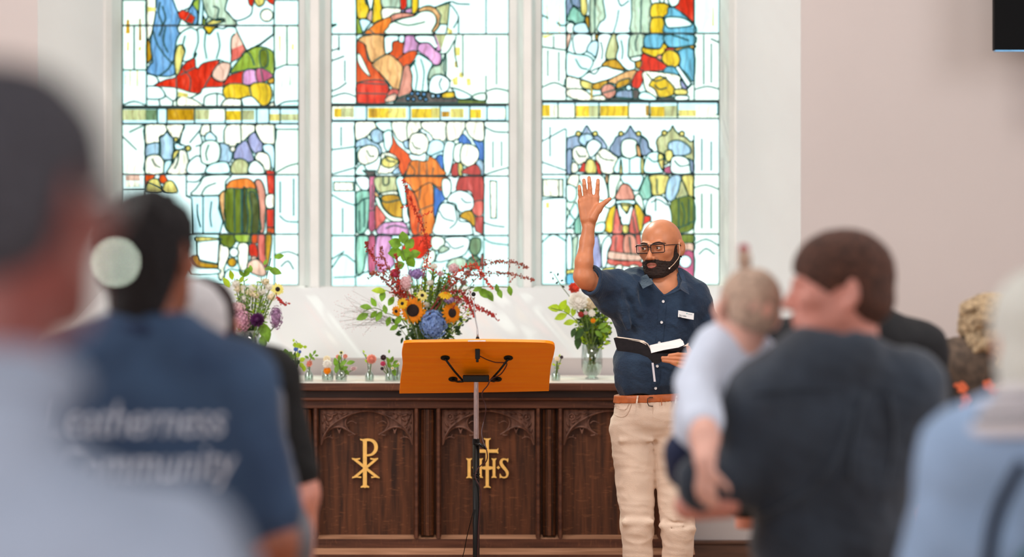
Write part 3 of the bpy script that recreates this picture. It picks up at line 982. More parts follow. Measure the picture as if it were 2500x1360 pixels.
M_LO += '''
~ 330,360 350,400 380,400
~ 450,390 470,430 520,440
~ 640,300 660,340 700,350
- 740,450 745,530
~ 620,450 660,500 650,530
- 310,700 310,890
- 275,780 275,920
~ 420,690 460,720 560,700
~ 830,780 860,830 930,850
~ 980,690 1010,720 1050,720
~ 460,900 520,880 600,900
- 365,600 365,760
- 1200,300 1200,480
- 1260,300 1260,470
- 150,200 150,330
- 160,760 160,930
~ 880,990 930,1040 1000,1020
~ 1040,1100 1080,1130 1110,1110
'''
R_UP = '''
- 448,-600 448,1190
- 1968,-600 1968,1190
|Y 215,60 228,60 234,385 222,385
|Y 364,50 376,50 374,385 362,385
|Y 2185,80 2198,80 2200,310 2180,310
~ 165,180 235,215
~ 340,265 380,300 448,300
|y 165,420 300,410 190,460
~ 165,555 300,575 448,595
~ 165,1035 310,980 448,1040
~ 1975,1060 2120,1025 2255,1055
~ 2165,460 2255,500
s 455,-60 600,-60 620,90 560,80 530,70 480,180 455,230
~ 500,-40 520,60
E 455,240 500,120 540,75 580,110 660,160 672,230 620,300 580,300 520,250
y 620,-60 680,-60 700,120 665,190 630,160 620,90
w 455,300 500,265 550,300 540,385 460,385
c 545,300 670,270 720,385 550,385
g 672,230 700,185 720,220 725,300 735,385 700,320
e 730,-60 780,-60 790,160 790,300 780,385 730,385
e 800,-60 900,-60 915,200 850,270 830,385 790,385
w 900,-60 1200,-60 1225,200 1205,385 840,385 850,270 915,200
~ 1070,120 1050,250 1010,385
~ 1060,-20 1100,70 1190,10
e 1215,385 1225,200 1240,-60 1440,-60 1440,385
- 1340,-40 1330,385
w 1540,-60 1600,-60 1610,20 1570,35
Y 1445,110 1480,45 1560,35 1640,45 1675,90 1650,160 1600,205 1460,210
Y 1455,230 1520,205 1590,210 1620,290 1605,395 1445,395
L 1660,90 1740,90 1850,180 1968,290 1968,395 1620,395 1615,280 1600,210 1650,160
w 1620,220 1700,200 1850,220 1940,300 1700,330 1640,310
w 1650,-60 1800,-60 1780,40 1720,80 1680,60
|r 1800,-40 1962,-40 1962,275 1850,170 1730,92 1775,50
p 455,420 510,415 480,540 455,600
w 540,415 735,415 740,510 700,600 600,655 545,600
c 740,500 825,490 820,600 790,680 750,640 690,600
g 795,415 828,415 825,480 800,470
w 835,415 985,415 940,560 915,720 860,800 820,870 760,870 710,830 740,760 800,690 830,560
t 990,415 1040,415 1062,560 1050,660 1000,715 920,690 930,580
w 1045,415 1210,415 1185,600 1200,680 1265,740 1260,820 1190,838 1120,790 1040,690 1068,560
e 1215,415 1390,415 1360,560 1345,650 1200,685 1185,600
~ 1300,420 1270,500 1280,600
w 1200,690 1350,660 1355,700 1270,735
L 1395,415 1600,415 1605,520 1560,575 1440,570 1370,550
L 1620,415 1962,415 1962,535 1740,565 1640,540
~ 1700,415 1790,440 1900,480
Y 1355,560 1440,578 1560,575 1600,510 1650,560 1590,640 1510,680 1420,650 1350,615
r 1645,570 1740,570 1735,605 1620,600
g 1735,575 1962,535 1962,575 1780,605
r 1350,640 1420,660 1510,685 1600,720 1660,790 1590,835 1440,845 1320,835
- 1510,690 1650,780
g 1265,740 1345,720 1325,800 1290,810
P 1510,680 1580,650 1620,750 1560,710
Y 1580,690 1620,610 1700,595 1775,640 1800,720 1760,790 1690,800 1610,750
L 1780,600 1962,590 1962,960 1880,880 1790,790 1800,700
L 1585,860 1650,790 1740,800 1790,890 1620,890
|w 1740,800 1780,775 1930,990 1885,1035
g 870,780 930,720 1040,705 1120,790 1145,830 1000,810
w 600,935 870,790 1010,815 1145,845 1110,880 930,950 770,990
~ 720,850 790,878 850,800
w 455,630 540,640 700,660 770,730 715,840 600,930 455,895
- 455,895 600,935
i 455,910 600,935 760,990 760,1050 455,1060
y 620,950 760,990 765,1060 640,1040
g 765,1000 940,950 930,1000 865,1060 770,1060
a 940,960 1180,840 1290,840 1240,930 1200,1010 1060,1070 1030,1000
g 1060,970 1200,930 1180,1000 1050,1050
r 1225,1010 1250,900 1300,840 1360,840 1355,960 1320,1040 1260,1045
i 1365,850 1590,860 1790,900 1840,1060 1700,1130 1540,1165 1400,1080 1365,960
Y 1430,1000 1560,900 1700,1000 1740,1110 1560,1160 1500,1060
y 1740,1060 1870,1060 1880,1120 1740,1120
v 1800,940 1885,1040 1870,1060 1820,1040
@P 950,1082 1040,1082
- 862,1110 1035,1060
s 1035,1130 1060,1085 1200,1060 1250,1090 1240,1170 1040,1170
@c 1190,1040 1222,1050
|d 1230,1060 1300,1060 1320,1100 1300,1175 940,1188 1000,1150 1240,1170
i 460,1060 640,1060 740,1130 750,1188 600,1188 460,1140
|Y 735,1060 765,1060 765,1188 735,1188
i 770,1140 880,1130 920,1188 770,1188
w 1305,1165 1340,1095 1430,1100 1530,1180 1400,1190
w 1730,1150 1790,1130 1900,1140 1880,1188 1740,1188
|d 1530,1160 1730,1150 1740,1188 1530,1188
- 1968,980 1880,1060
|c 165,1212 2250,1212 2250,1360 165,1360
'''
R_LO = '''
|Y 92,45 150,45 150,125 92,125
|i 150,45 320,45 320,128 150,128
- 205,30 205,135
- 322,30 322,135
|Y 328,50 420,50 420,128 328,128
|t 420,50 485,50 485,128 420,128
- 488,30 488,135
|Y 495,50 690,50 690,125 495,125
- 693,30 693,135
|i 695,45 830,45 830,128 695,128
|g 812,50 832,50 832,120 812,120
- 838,30 838,135
|Y 845,55 940,55 940,128 845,128
|t 940,50 1028,50 1028,128 940,128
- 1032,30 1032,135
|y 1040,80 1160,80 1160,125 1040,125
|i 1160,50 1300,50 1300,128 1160,128
- 262,215 262,1290
- 1145,255 1145,1290
- 90,300 255,210
- 90,440 260,500
~ 90,700 180,690 262,690
~ 92,1000 170,940 262,990
|y 120,720 145,720 145,760 120,760
|i 100,560 240,560 240,680 100,680
~ 1145,620 1230,600 1318,630
~ 1145,1010 1230,975 1318,1020
s 265,300 300,265 340,255 370,240 390,205 405,190 420,210 440,240 470,250 500,270 525,300 545,345 500,350 440,310 410,290 380,290 360,330 300,360 300,440 300,510 265,515
s 265,370 300,360 300,510 265,515
l 350,300 360,260 400,245 440,255 455,290 410,300 390,330
s 590,300 610,265 660,250 690,215 705,190 722,215 750,250 790,262 825,295 835,340 860,365 800,400 770,380 750,300 700,280 650,300 640,400 590,385 560,350
s 780,270 825,300 830,340 858,370 800,400 770,360
t 885,300 905,265 950,245 985,215 998,190 1015,220 1050,255 1090,270 1120,300 1143,305 1143,450 1100,470 1090,420 1000,400 980,440 940,460 935,390 900,370 890,330
l 970,310 1040,290 1110,330 1120,380 1040,400 980,380
s 1090,420 1143,440 1143,520 1120,515
y 945,370 990,360 1000,410 960,440
M 945,480 990,470 1000,515 945,515
@y 345,245 360,255
@y 462,245 478,250
@y 640,245 655,252
@y 762,245 778,252
@y 940,240 955,250
@y 1062,245 1078,252
i 305,400 310,350 355,330 405,350 425,390 400,430 380,450 340,460 320,430
w 400,340 420,300 460,285 505,320 490,355 460,390 430,410 410,370
i 465,400 490,360 530,350 590,390 620,420 600,515 510,515 495,460 470,440
w 600,515 610,440 640,405 690,415 760,400 795,415 800,515
w 645,380 648,300 700,280 750,300 755,380 720,412 680,412
a 745,320 770,340 780,400 755,395
y 640,420 650,515 630,515
y 780,410 795,420 798,515 780,515
w 805,440 830,385 880,370 930,385 940,420 935,500 920,515 805,515
y 900,385 935,400 930,500 900,440
w 985,450 1000,405 1060,400 1110,430 1120,500 1125,520 1000,520 
|r 345,510 380,440 400,455 400,512
r 465,430 480,440 505,510 490,545 470,480
y 398,515 400,440 430,420 460,440 470,515
i 300,515 300,450 335,450 345,500
i 270,590 290,535 350,530 345,590 330,620
w 265,600 330,620 330,690 300,720 265,700
w 350,530 500,530 540,600 550,700 480,700 400,640
a 535,535 550,530 550,590 535,580
w 560,530 640,530 610,620 600,680 560,690
w 645,530 790,530 770,620 740,640 660,590
E 770,640 800,560 830,530 850,620 845,690 790,700 765,680
y 840,535 970,535 960,600 940,660 860,670 850,600
l 950,640 970,560 1010,530 1058,540 1050,600 1020,690 980,715 950,690
t 1040,640 1060,560 1100,650 1143,680 1143,700 1020,700
y 1060,540 1143,535 1140,600 1140,680 1110,680 1090,620
@Y 1127,725 1140,735
N 985,720 1040,690 1143,690 1143,900 1000,925 985,820
- 1040,700 1040,910
~ 1000,900 1060,890 1143,850
P 600,690 615,650 640,600 680,592 712,620 735,690 700,705 640,705
w 610,710 730,705 735,730 700,760 640,760 615,740
y 620,730 725,735 715,800 640,810
w 615,740 650,745 680,800 705,750 725,760 700,870 650,875
y 640,745 680,740 700,745 680,790
q 610,750 640,870 680,880 640,935 580,930 590,830
q 728,750 700,870 700,930 770,930 750,830
y 655,880 690,880 690,930 655,930
Y 540,830 575,740 605,730 590,830 580,925 540,925 525,900
Y 735,735 790,760 805,830 790,900 770,925 750,830
w 525,740 560,710 600,690 600,730 560,760
w 735,700 760,660 790,700 800,800 780,760
|r 790,880 800,815 848,815 842,850
w 810,800 820,720 860,680 930,680 980,760 985,880 900,850 850,860 845,815
- 880,690 880,780
E 320,850 350,790 365,930 320,935
w 265,840 300,760 330,720 350,790 320,850 300,880 265,900
~ 265,900 320,900
w 450,925 470,870 530,860 520,925
q 580,950 660,950 660,1080 600,1090 550,1100 570,1020
P 665,950 730,950 770,1050 740,1090 665,1080
q 740,950 775,950 785,1050 770,1080
p 550,1060 640,1070 780,1085 770,1125 640,1120 555,1110
q 545,1110 640,1125 775,1125 780,1170 640,1160 560,1150
i 600,1165 650,1155 640,1220 610,1225
i 700,1160 760,1160 770,1220 730,1225
y 520,1180 590,1170 600,1210 520,1210
v 440,980 480,950 500,1060 505,1170 440,1170 430,1060
e 300,990 345,960 330,1100 330,1180 300,1180
w 265,960 300,960 300,1180 265,1180
w 510,1010 560,950 575,1000 550,1060 540,1150 510,1170
y 265,1190 330,1185 340,1215 270,1220
L 265,1220 340,1220 380,1290 270,1290
N 1045,950 1143,945 1143,1000 1040,1010
p 1055,1010 1143,1005 1143,1055 1060,1065
M 1040,1070 1143,1065 1143,1240 1080,1240 1040,1180
@w 1085,1130 1100,1170
'''
R_LO += '''
~ 330,360 350,400 400,400
~ 480,380 520,420 590,430
- 700,420 700,512
~ 830,410 870,440 930,420
~ 1010,430 1050,470 1110,460
- 640,820 630,920
- 720,820 740,925
- 610,960 600,1050
- 700,960 710,1080
- 890,560 890,660
~ 1060,720 1080,800 1070,880
- 1110,700 1110,880
~ 850,720 900,700 960,740
~ 400,640 420,700 480,700
~ 270,760 290,800 320,840
- 150,200 150,400
- 210,560 210,690
- 1200,280 1200,500
- 1265,300 1265,500
- 1200,660 1200,900
- 1265,660 1265,900
~ 1180,1080 1230,1040 1290,1080
'''
R_UP += '''
- 300,430 300,560
- 230,600 230,900
- 360,620 360,960
- 2080,420 2080,1000
- 2170,520 2170,980
~ 860,500 880,600 870,700
~ 1100,480 1120,600 1110,700
~ 1500,1010 1560,1060 1640,1040
~ 1400,870 1500,960 1640,920
~ 560,700 620,800 700,820
'''
M_UP += '''
- 230,430 230,600
- 300,720 300,960
- 2100,440 2100,1000
- 1700,420 1700,900
~ 1620,430 1600,600 1640,800
~ 1130,760 1160,900 1140,1060
~ 1200,700 1240,850 1220,1070
~ 900,260 1050,300 1250,260
~ 1450,930 1420,1000 1450,1070
'''
L_UP += '''
~ 990,300 980,420 1000,540
~ 1100,300 1120,420 1090,540
~ 800,330 780,420 800,480
- 330,250 330,640
- 1740,250 1740,600
~ 1340,470 1400,500 1440,600
~ 590,60 620,160 600,225
~ 620,250 600,380 640,480
~ 780,640 850,720 840,850
'''
def grid_above(u0, u1, xa, xb, seed, r=None):
    """plain painted lights above the part the photograph shows"""
    out = []; rr = random.Random(seed); v = -8
    for k in range(9):
        for x0, x1 in ((u0, xa), (xb, u1)): out.append(('-', [(x0, v - 60 * k), (x1, v - 60 * k)]))
    for i in range(4):
        for j in range(6):
            x0 = xa + (xb - xa) * i / 4; x1 = xa + (xb - xa) * (i + 1) / 4; y1 = -90 - 78 * j
            if y1 - 78 < -560: continue
            if rr.random() < .5: out.append((rr.choice(['w', 'e', 'l', 'i', 'o', 'b', 'y', 'c']), [(x0 + 3, y1), (x1 - 3, y1 - 4), (x1 - 6, y1 - 70), (x0 + 8, y1 - 66)]))
            out.append(('-', [(x0, y1), (x0, y1 - 78)]))
    return out
SP = [
  (LIGHTS[0], parse(L_UP, 240, 0, 3.778) + parse(L_LO, 240, 250, 2.894) + grid_above(297, 730, 358, 669, 1), [62.7, 260.7, 303, 426.5, 572, -90, -245, -400], {260.7, -245}),
  (LIGHTS[1], parse(M_UP, 780, 0, 4.858) + parse(M_LO, 780, 240, 2.834) + grid_above(808, 1243, 870, 1186, 2), [84, 255.5, 296.5, 430, 575, -90, -245, -400], {255.5, -245}),
  (LIGHTS[2], parse(R_UP, 1290, 0, 4.858) + parse(R_LO, 1290, 240, 2.834) + grid_above(1322, 1757, 382 + 1000, 1695, 3), [82, 247, 289.5, 426, 571.5, -90, -245, -400], {247, -245}),
]
for i, ((u0, u1, vb), sh, bars, th) in enumerate(SP):
    THICK = th
    stained(i + 1, u0, u1, vb, sh, bars)
# ------------------------------------------------------------------ carved oak altar
def wood_mat(name, dark, light, fleck=0.35, vertical=True):
    m = bpy.data.materials.new(name); m.use_nodes = True; MATS[name] = m
    nt = m.node_tree; N = nt.nodes; L = nt.links; b = N['Principled BSDF']
    tc = N.new('ShaderNodeTexCoord')
    mp = N.new('ShaderNodeMapping'); mp.inputs['Scale'].default_value = (30, 30, 2.2) if vertical else (2.2, 30, 30)
    L.new(tc.outputs['Object'], mp.inputs[0])
    n1 = N.new('ShaderNodeTexNoise'); n1.inputs['Scale'].default_value = 1.6; n1.inputs['Detail'].default_value = 6; n1.inputs['Distortion'].default_value = 0.5
    L.new(mp.outputs[0], n1.inputs['Vector'])
    rp = N.new('ShaderNodeValToRGB'); rp.color_ramp.elements[0].position = .3; rp.color_ramp.elements[1].position = .72
    rp.color_ramp.elements[0].color = (*lin(dark), 1); rp.color_ramp.elements[1].color = (*lin(light), 1); L.new(n1.outputs['Fac'], rp.inputs[0])
    m2 = N.new('ShaderNodeMapping'); m2.inputs['Scale'].default_value = (14, 14, 60) if vertical else (60, 14, 14); L.new(tc.outputs['Object'], m2.inputs[0])
    n2 = N.new('ShaderNodeTexNoise'); n2.inputs['Scale'].default_value = 1.3; n2.inputs['Detail'].default_value = 2; n2.inputs['Distortion'].default_value = 1.5
    L.new(m2.outputs[0], n2.inputs['Vector'])
    r2 = N.new('ShaderNodeValToRGB'); r2.color_ramp.elements[0].position = .60; r2.color_ramp.elements[1].position = .70
    r2.color_ramp.elements[0].color = (0, 0, 0, 1); r2.color_ramp.elements[1].color = (fleck,) * 3 + (1,); L.new(n2.outputs['Fac'], r2.inputs[0])
    n3 = N.new('ShaderNodeTexNoise'); n3.inputs['Scale'].default_value = 3.0; L.new(tc.outputs['Object'], n3.inputs['Vector'])
    mm = N.new('ShaderNodeMath'); mm.operation = 'MULTIPLY'; L.new(r2.outputs[0], mm.inputs[0]); L.new(n3.outputs['Fac'], mm.inputs[1])
    mx = N.new('ShaderNodeMixRGB'); mx.inputs[2].default_value = (*lin((176, 112, 72)), 1)
    L.new(mm.outputs[0], mx.inputs[0]); L.new(rp.outputs[0], mx.inputs[1]); L.new(mx.outputs[0], b.inputs['Base Color'])
    b.inputs['Roughness'].default_value = 0.5; b.inputs['Specular IOR Level'].default_value = 0.25
    bp = N.new('ShaderNodeBump'); bp.inputs['Strength'].default_value = 0.25; bp.inputs['Distance'].default_value = 0.004
    L.new(n1.outputs['Fac'], bp.inputs['Height']); L.new(bp.outputs[0], b.inputs['Normal'])
    return m
oak = wood_mat('dark_oak', (42, 20, 9), (98, 55, 31))
oak_h = wood_mat('dark_oak_rail', (58, 30, 20), (100, 60, 42), 0.2, False)
oak_l = wood_mat('pale_oak_ledge', (140, 98, 72), (190, 142, 112), 0.1, False)
oak_c = wood_mat('carved_oak', (64, 36, 26), (128, 88, 72), 0.0)  # light tone raised to put the carving's highlights into the colour
gold = mat('gold_paint', (243, 190, 100), 0.45, 0.0, var=0.05, scale=40)
YA = 10.25
ax = lambda u: (u - 1250) / F * YA
az = lambda v: CZ - (v - HV) / F * YA
UL, UR = 405, 1683
altar = thing('altar', 'dark carved oak altar with traceried panels and gold monograms under the window', 'altar', (ax(1043), 10.55, 0))
g = G(); g.box((ax(UL) + .01, YA + .062, 0), (ax(UR) - .01, YW - .035, az(955))); g.build('carcass', oak, altar)
g = G(); g.box((ax(UL) - .03, YA - .05, az(953)), (ax(UR) + .03, YW - .035, az(934.5))); altar_top = g.build('table_top', oak_h, altar, bevel=.004)
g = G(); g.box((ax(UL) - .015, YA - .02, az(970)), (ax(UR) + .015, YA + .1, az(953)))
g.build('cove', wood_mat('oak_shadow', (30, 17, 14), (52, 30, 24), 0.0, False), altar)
g = G(); g.tube([(ax(UL) - .02, YA - .018, az(974)), (ax(UR) + .02, YA - .018, az(974))], .0075, 8); g.build('bead_moulding', oak_h, altar, smooth=True)
g = G(); g.box((ax(UL), YA - .008, az(997)), (ax(UR), YA + .06, az(970))); g.build('top_rail', oak_h, altar, bevel=.003)
g = G(); g.box((ax(UL), YA - .005, az(1337)), (ax(UR), YA + .06, az(1316))); g.build('bottom_rail', oak_h, altar)
# paler chamfered ledge under the panels, and the plinth
g = G(); g.prism([(YA + .05, az(1308.5)), (YA - .005, az(1317)), (YA + .06, az(1317))], lambda y, z, d: (d, y, z), ax(UL), ax(UR)); g.build('ledge', oak_l, altar)
g = G(); g.prism([(YA + .0, az(1337)), (YA - .045, az(1351)), (YA + .06, az(1351))], lambda y, z, d: (d, y, z), ax(UL) - .02, ax(UR) + .02); g.build('plinth_ledge', oak_l, altar)
g = G(); g.box((ax(UL) - .02, YA - .045, 0), (ax(UR) + .02, YA + .06, az(1351))); g.build('plinth', oak_h, altar)
PCS = [598, 895, 1192, 1489]
Wd = 112.5
for c in PCS:
    g = G(); g.box((ax(c - Wd - 6), YA + .048, az(1310)), (ax(c + Wd + 6), YA + .056, az(997))); g.build('panel', oak, altar)
# posts and moulded pilasters between the panels
cent = [446.5, 743.5, 1043.5, 1341, 1638]
for k, c in enumerate(cent):
    for s_ in (-1, 1):
        a = c + s_ * 27
        g = G(); g.prism([(ax(a - 6), YA + .05), (ax(a - 6), YA + .01), (ax(a - 3), YA - .006), (ax(a + 3), YA - .006), (ax(a + 6), YA + .01), (ax(a + 6), YA + .05)], lambda x, y, d: (x, y, d), az(1311), az(997))
        # chamfer stop
        g.prism([(ax(a - 6), az(1311)), (ax(a), az(1319)), (ax(a + 6), az(1311))], lambda x, z, d: (x, d, z), YA - .006, YA + .04)
        g.build('post', oak_h, altar)
    g = G()
    prof = [(-16, .045), (-16, .015), (-12, .004), (-9, .012), (-6, .012), (-4, .0), (4, .0), (6, .012), (9, .012), (12, .004), (16, .015), (16, .045)]
    g.prism([(ax(c + a), YA + y) for a, y in prof], lambda x, y, d: (x, y, d), az(1308), az(1000)); g.build('pilaster', oak, altar)
def carve(c, leaf):
    for s_ in (-1, 1):
        X = lambda x: ax(c + s_ * (1295 - x) / 9.615 * -1 if s_ > 0 else c - (1295 - x) / 9.615)
        X = (lambda x: ax(c - (1295 - x) / 9.615)) if s_ < 0 else (lambda x: ax(c + (1295 - x) / 9.615))
        Z = lambda y: az(980 + y / 9.615)
        fn = lambda x, y, d: (X(x), d, Z(y))
        arch = catmull([(222, 1030), (262, 860), (330, 740), (420, 610), (600, 470), (820, 350), (1010, 280), (1180, 240), (1295, 228)], 3)
        g = G()
        g.prism([(212, 205)] + [(212, 1030)] + arch + [(1295, 205)], fn, YA + .022, YA + .042)
        g.tube([(X(x), YA + .018, Z(y)) for x, y in arch], .0035, 6)
        g.tube([(X(218), YA + .019, Z(y)) for y in (1020, 210)], .003, 6); g.tube([(X(x), YA + .019, Z(212)) for x in (215, 1290)], .003, 6)
        sp = g.build('spandrel', oak_c, altar)
        g = G()
        rr = random.Random(int(c) + s_)
        if leaf:
            for (x, y, a, l, w) in [(310, 400, 70, 90, 32), (400, 330, 20, 85, 30), (440, 430, -40, 80, 34), (360, 520, 60, 90, 30), (540, 310, -20, 85, 30), (600, 380, 60, 60, 26), (780, 310, -25, 95, 24), (300, 640, 75, 70, 24), (270, 300, 45, 60, 24), (480, 360, 90, 60, 24), (690, 290, -15, 60, 20), (380, 610, 40, 60, 22), (260, 480, 90, 60, 22), (265, 740, 80, 50, 18)]:
                a2 = math.radians(a) * (1 if s_ < 0 else -1); l_, w_ = l / 9.615 / F * YA, w / 9.615 / F * YA
                M = Matrix.Rotation(a2, 3, 'Y'); g.ball((X(x), YA + .021, Z(y)), (l_, .009, w_), 8, 6, M)
        else:
            p = [(X(265 + 0), Z(0))]
            cxp, czp = X(400), Z(370)
            g.lathe([(.0105, 0), (.013, .003), (.0155, 0)], (cxp, YA + .016, czp), 18, Matrix.Rotation(math.pi / 2, 3, 'X'))
            g.ball((cxp, YA + .021, czp), (.007, .006, .007), 8, 6)
            for q in range(6): g.ball((cxp + .009 * math.cos(q * 1.047), YA + .021, czp + .009 * math.sin(q * 1.047)), (.0042, .005, .0042), 6, 5)
            for (x, y, a, l, w) in [(560, 310, -20, 80, 26), (690, 290, -15, 70, 22), (800, 300, -25, 80, 18), (560, 400, -35, 70, 20), (320, 560, 60, 80, 26), (280, 700, 75, 60, 18), (440, 500, -40, 60, 18)]:
                a2 = math.radians(a) * (1 if s_ < 0 else -1); l_, w_ = l / 9.615 / F * YA, w / 9.615 / F * YA
                g.ball((X(x), YA + .022, Z(y)), (l_, .008, w_), 8, 6, Matrix.Rotation(a2, 3, 'Y'))
        setparent(g.build('carved_leaves' if leaf else 'carved_rosette', oak_c, None, smooth=True), sp)
        # cusped tracery ribs
        g = G()
        g.prism([(300, 800), (420, 612), (600, 475), (830, 362), (792, 480), (800, 600), (850, 690), (740, 640), (600, 622), (450, 665), (340, 780)], fn, YA + .032, YA + .042)
        def rib(pts, r=.0042, taper=False):
            q = catmull(pts, 4); n = len(q)
            g.tube([(X(x), YA + .028, Z(y)) for x, y in q], [r * (1 - .5 * i / n if taper else 1) for i in range(n)], 6)
        rib([(232, 1000), (290, 840), (370, 710), (470, 640), (600, 608), (730, 630), (860, 705), (1000, 790)], .0046)
        rib([(870, 700), (805, 600), (792, 480), (850, 370), (970, 295), (1120, 250), (1290, 238)], .0036)
        rib([(840, 530), (890, 485), (960, 480), (1045, 530)], .003, True)
        rib([(285, 900), (340, 860), (410, 848), (495, 880)], .003, True)
        rib([(450, 800), (430, 840), (495, 880)], .0022)
        g.prism([(590, 635), (640, 690), (690, 640), (652, 765), (634, 765)], fn, YA + .026, YA + .04)
        g.ball((X(1000), YA + .028, Z(790)), (.006, .005, .004), 6, 5); g.ball((X(860), YA + .03, Z(810)), (.004, .004, .0035), 6, 5)
        g.ball((X(1040), YA + .028, Z(525)), (.004,) * 3, 6, 5); g.ball((X(492), YA + .028, Z(880)), (.004,) * 3, 6, 5)
        rib([(1000, 790), (940, 800), (870, 815)], .003)
        g.build('tracery', oak_c, altar)
for i, c in enumerate(PCS): carve(c, i in (1,))
# gold monograms
def mono(name, c, polys, s, ox, oy, label):
    g = G()
    for qi, pl in enumerate(polys):
        holes = pl[1] if isinstance(pl, tuple) else []; po = pl[0] if isinstance(pl, tuple) else pl
        g.prism(po, lambda x, y, d: (ax(ox + x / s), d, az(oy + y / s)), YA + .030 - .0002 * qi, YA + .041 + .0002 * qi, holes)
    tag(g.build(name, gold, altar), label)
bowl_o = catmull([(735, 525), (790, 523), (860, 540), (905, 590), (915, 650), (900, 705), (860, 745), (810, 765), (762, 768)], 3)
bowl_i = catmull([(762, 558), (810, 560), (850, 590), (866, 645), (852, 695), (815, 732), (762, 744)], 3)
px = [[(708, 570), (700, 552), (672, 545), (668, 525), (700, 532), (735, 526)] + bowl_o[1:] + [(762, 1170), (796, 1188), (792, 1205), (760, 1200), (737, 1207), (712, 1200), (680, 1205), (676, 1190), (708, 1170)]]
px[0] = (px[0], [bowl_i])
px += [[(575, 818), (628, 816), (925, 1052), (868, 1052)], [(858, 816), (908, 818), (628, 1052), (575, 1052)]]
px += [[(553, 792), (610, 800), (670, 792), (666, 812), (610, 820), (560, 815)], [(806, 792), (862, 800), (920, 792), (916, 812), (862, 820), (812, 812)],
       [(562, 1052), (620, 1048), (684, 1050), (684, 1070), (620, 1062), (556, 1074)], [(822, 1050), (880, 1048), (935, 1055), (942, 1074), (880, 1062), (826, 1072)]]
mono('chi_rho', 895, px, 5.668, 760, 980, 'gold chi-rho monogram')
def serifI(x0, x1, y0, y1, sw=30):
    return [(x0 - sw, y0), ((x0 + x1) / 2, y0 + 10), (x1 + sw, y0), (x1 + sw - 4, y0 + 18), (x1, y0 + 45), (x1, y1 - 45), (x1 + sw - 4, y1 - 18), (x1 + sw, y1), ((x0 + x1) / 2, y1 - 10), (x0 - sw, y1), (x0 - sw + 4, y1 - 18), (x0, y1 - 45), (x0, y0 + 45), (x0 - sw + 4, y0 + 18)]
ihs = [serifI(592, 664, 102, 1206, 44), serifI(192, 262, 548, 992), serifI(446, 508, 548, 986, 26), serifI(748, 810, 548, 986, 26),
       [(386, 320), (402, 350), (430, 352), (830, 352), (855, 345), (872, 318), (876, 345), (862, 385), (876, 425), (868, 448), (850, 428), (830, 424), (430, 424), (402, 428), (386, 448), (392, 385)],
       [(505, 738), (580, 728), (628, 734), (680, 728), (752, 738), (752, 784), (680, 800), (628, 794), (580, 800), (505, 784)],
       [(875, 715), (915, 755), (875, 792), (836, 755)], [(328, 720), (362, 755), (328, 790), (294, 755)]]
S = catmull([(1100, 552), (1085, 640), (1060, 600), (1020, 585), (985, 590), (968, 620), (975, 665), (1030, 740), (1095, 830), (1105, 900), (1070, 970), (1000, 992), (930, 975), (905, 990), (905, 895), (925, 900), (950, 945), (1000, 962), (1040, 945), (1050, 900), (1020, 830), (945, 750), (905, 680), (905, 610), (945, 562), (1000, 548), (1060, 562)], 2, True)
ihs.append(S)
mono('ihs_letters', 1192, ihs, 9.064, 1120, 1060, 'gold IHS monogram with a cross')
# white linen on the altar top
ZTOP = az(934.5) + .0
linen = mat('white_linen', (236, 232, 222), 0.8, var=0.03, scale=8, bump=0.1, bscale=60)
g = G(); g.box((ax(UL) - .02, YA - .045, az(934.5) + .0005), (ax(UR) + .02, YW - .04, az(934.5) + .003))
tag(g.build('altar_cloth', linen), 'white linen cloth lying flat over the altar top', 'cloth')
ZTOP = az(934.5) + .003

# ------------------------------------------------------------------ lectern
YL0, YL1 = 9.0, 9.31
def LB(u, v, off=0.0):
    t = (v - 835) / 123.0; Y = YL0 + (YL1 - YL0) * t
    p = P(u, v, Y); return p + NB * off
a_, b_ = P(1165, 835, YL0), P(1165, 958, YL1)
NB = (b_ - a_).cross(Vector((1, 0, 0))).normalized()
if NB.y > 0: NB = -NB          # underside normal, towards the nave
orange = wood_mat('orange_birch_veneer', (252, 134, 4), (255, 150, 10), 0.0, False)
orange.node_tree.nodes['Principled BSDF'].inputs['Roughness'].default_value = 0.35
lectern = thing('lectern', 'slim lectern with bent orange wooden board on a chrome and black pole', 'lectern', (P(1163, 0, 9.17).x, 9.17, 0))
outl = catmull([(985, 843), (993, 837), (1060, 835.5), (1170, 834), (1290, 835.5), (1340, 838), (1354, 846), (1352, 866), (1345, 895), (1342, 925), (1340, 955)], 4) + catmull([(1340, 955), (1250, 957), (1160, 958.5), (1060, 960), (975, 961)], 2)[1:] + catmull([(975, 961), (978, 925), (983, 890), (981, 862), (985, 843)], 4)[1:-1]
g = G(); g.prism(outl, lambda x, y, d: LB(x, y, d), 0, -.012); g.build('board', orange, lectern, bevel=.002)
g = G(); g.prism([(978, 955), (1340, 950), (1340, 956), (976, 961)], lambda x, y, d: LB(x, y, d), -.012, -.035); g.build('book_ledge', orange, lectern)
blk = mat('satin_black', (13, 11, 11), 0.45, 0.0, var=0.05, spec=.2)
g = G()
for (u, v) in ((1087, 873), (1241, 873), (1106, 925), (1214, 925)):
    M = NB.to_track_quat('Z', 'Y').to_matrix(); c = LB(u, v, .001)
    g = G(); g.lathe([(0.0001, .004), (.008, .004), (.0175, .002), (.0175, 0)], c, 20, M); g.build('mounting_disc', blk, lectern, smooth=False)
yb = 9.17
ends = {1087: (1131, 931), 1106: (1131, 931), 1241: (1197, 929), 1214: (1197, 929)}
for (u, v) in ((1087, 873), (1241, 873), (1106, 925), (1214, 925)):
    e = P(*ends[u], yb - .02); g = G(); s0 = LB(u, v, .006); g.tube([s0, s0.lerp(e, .5) + NB * .004, e], .0042, 8); g.build('bracket_arm', blk, lectern, smooth=True)
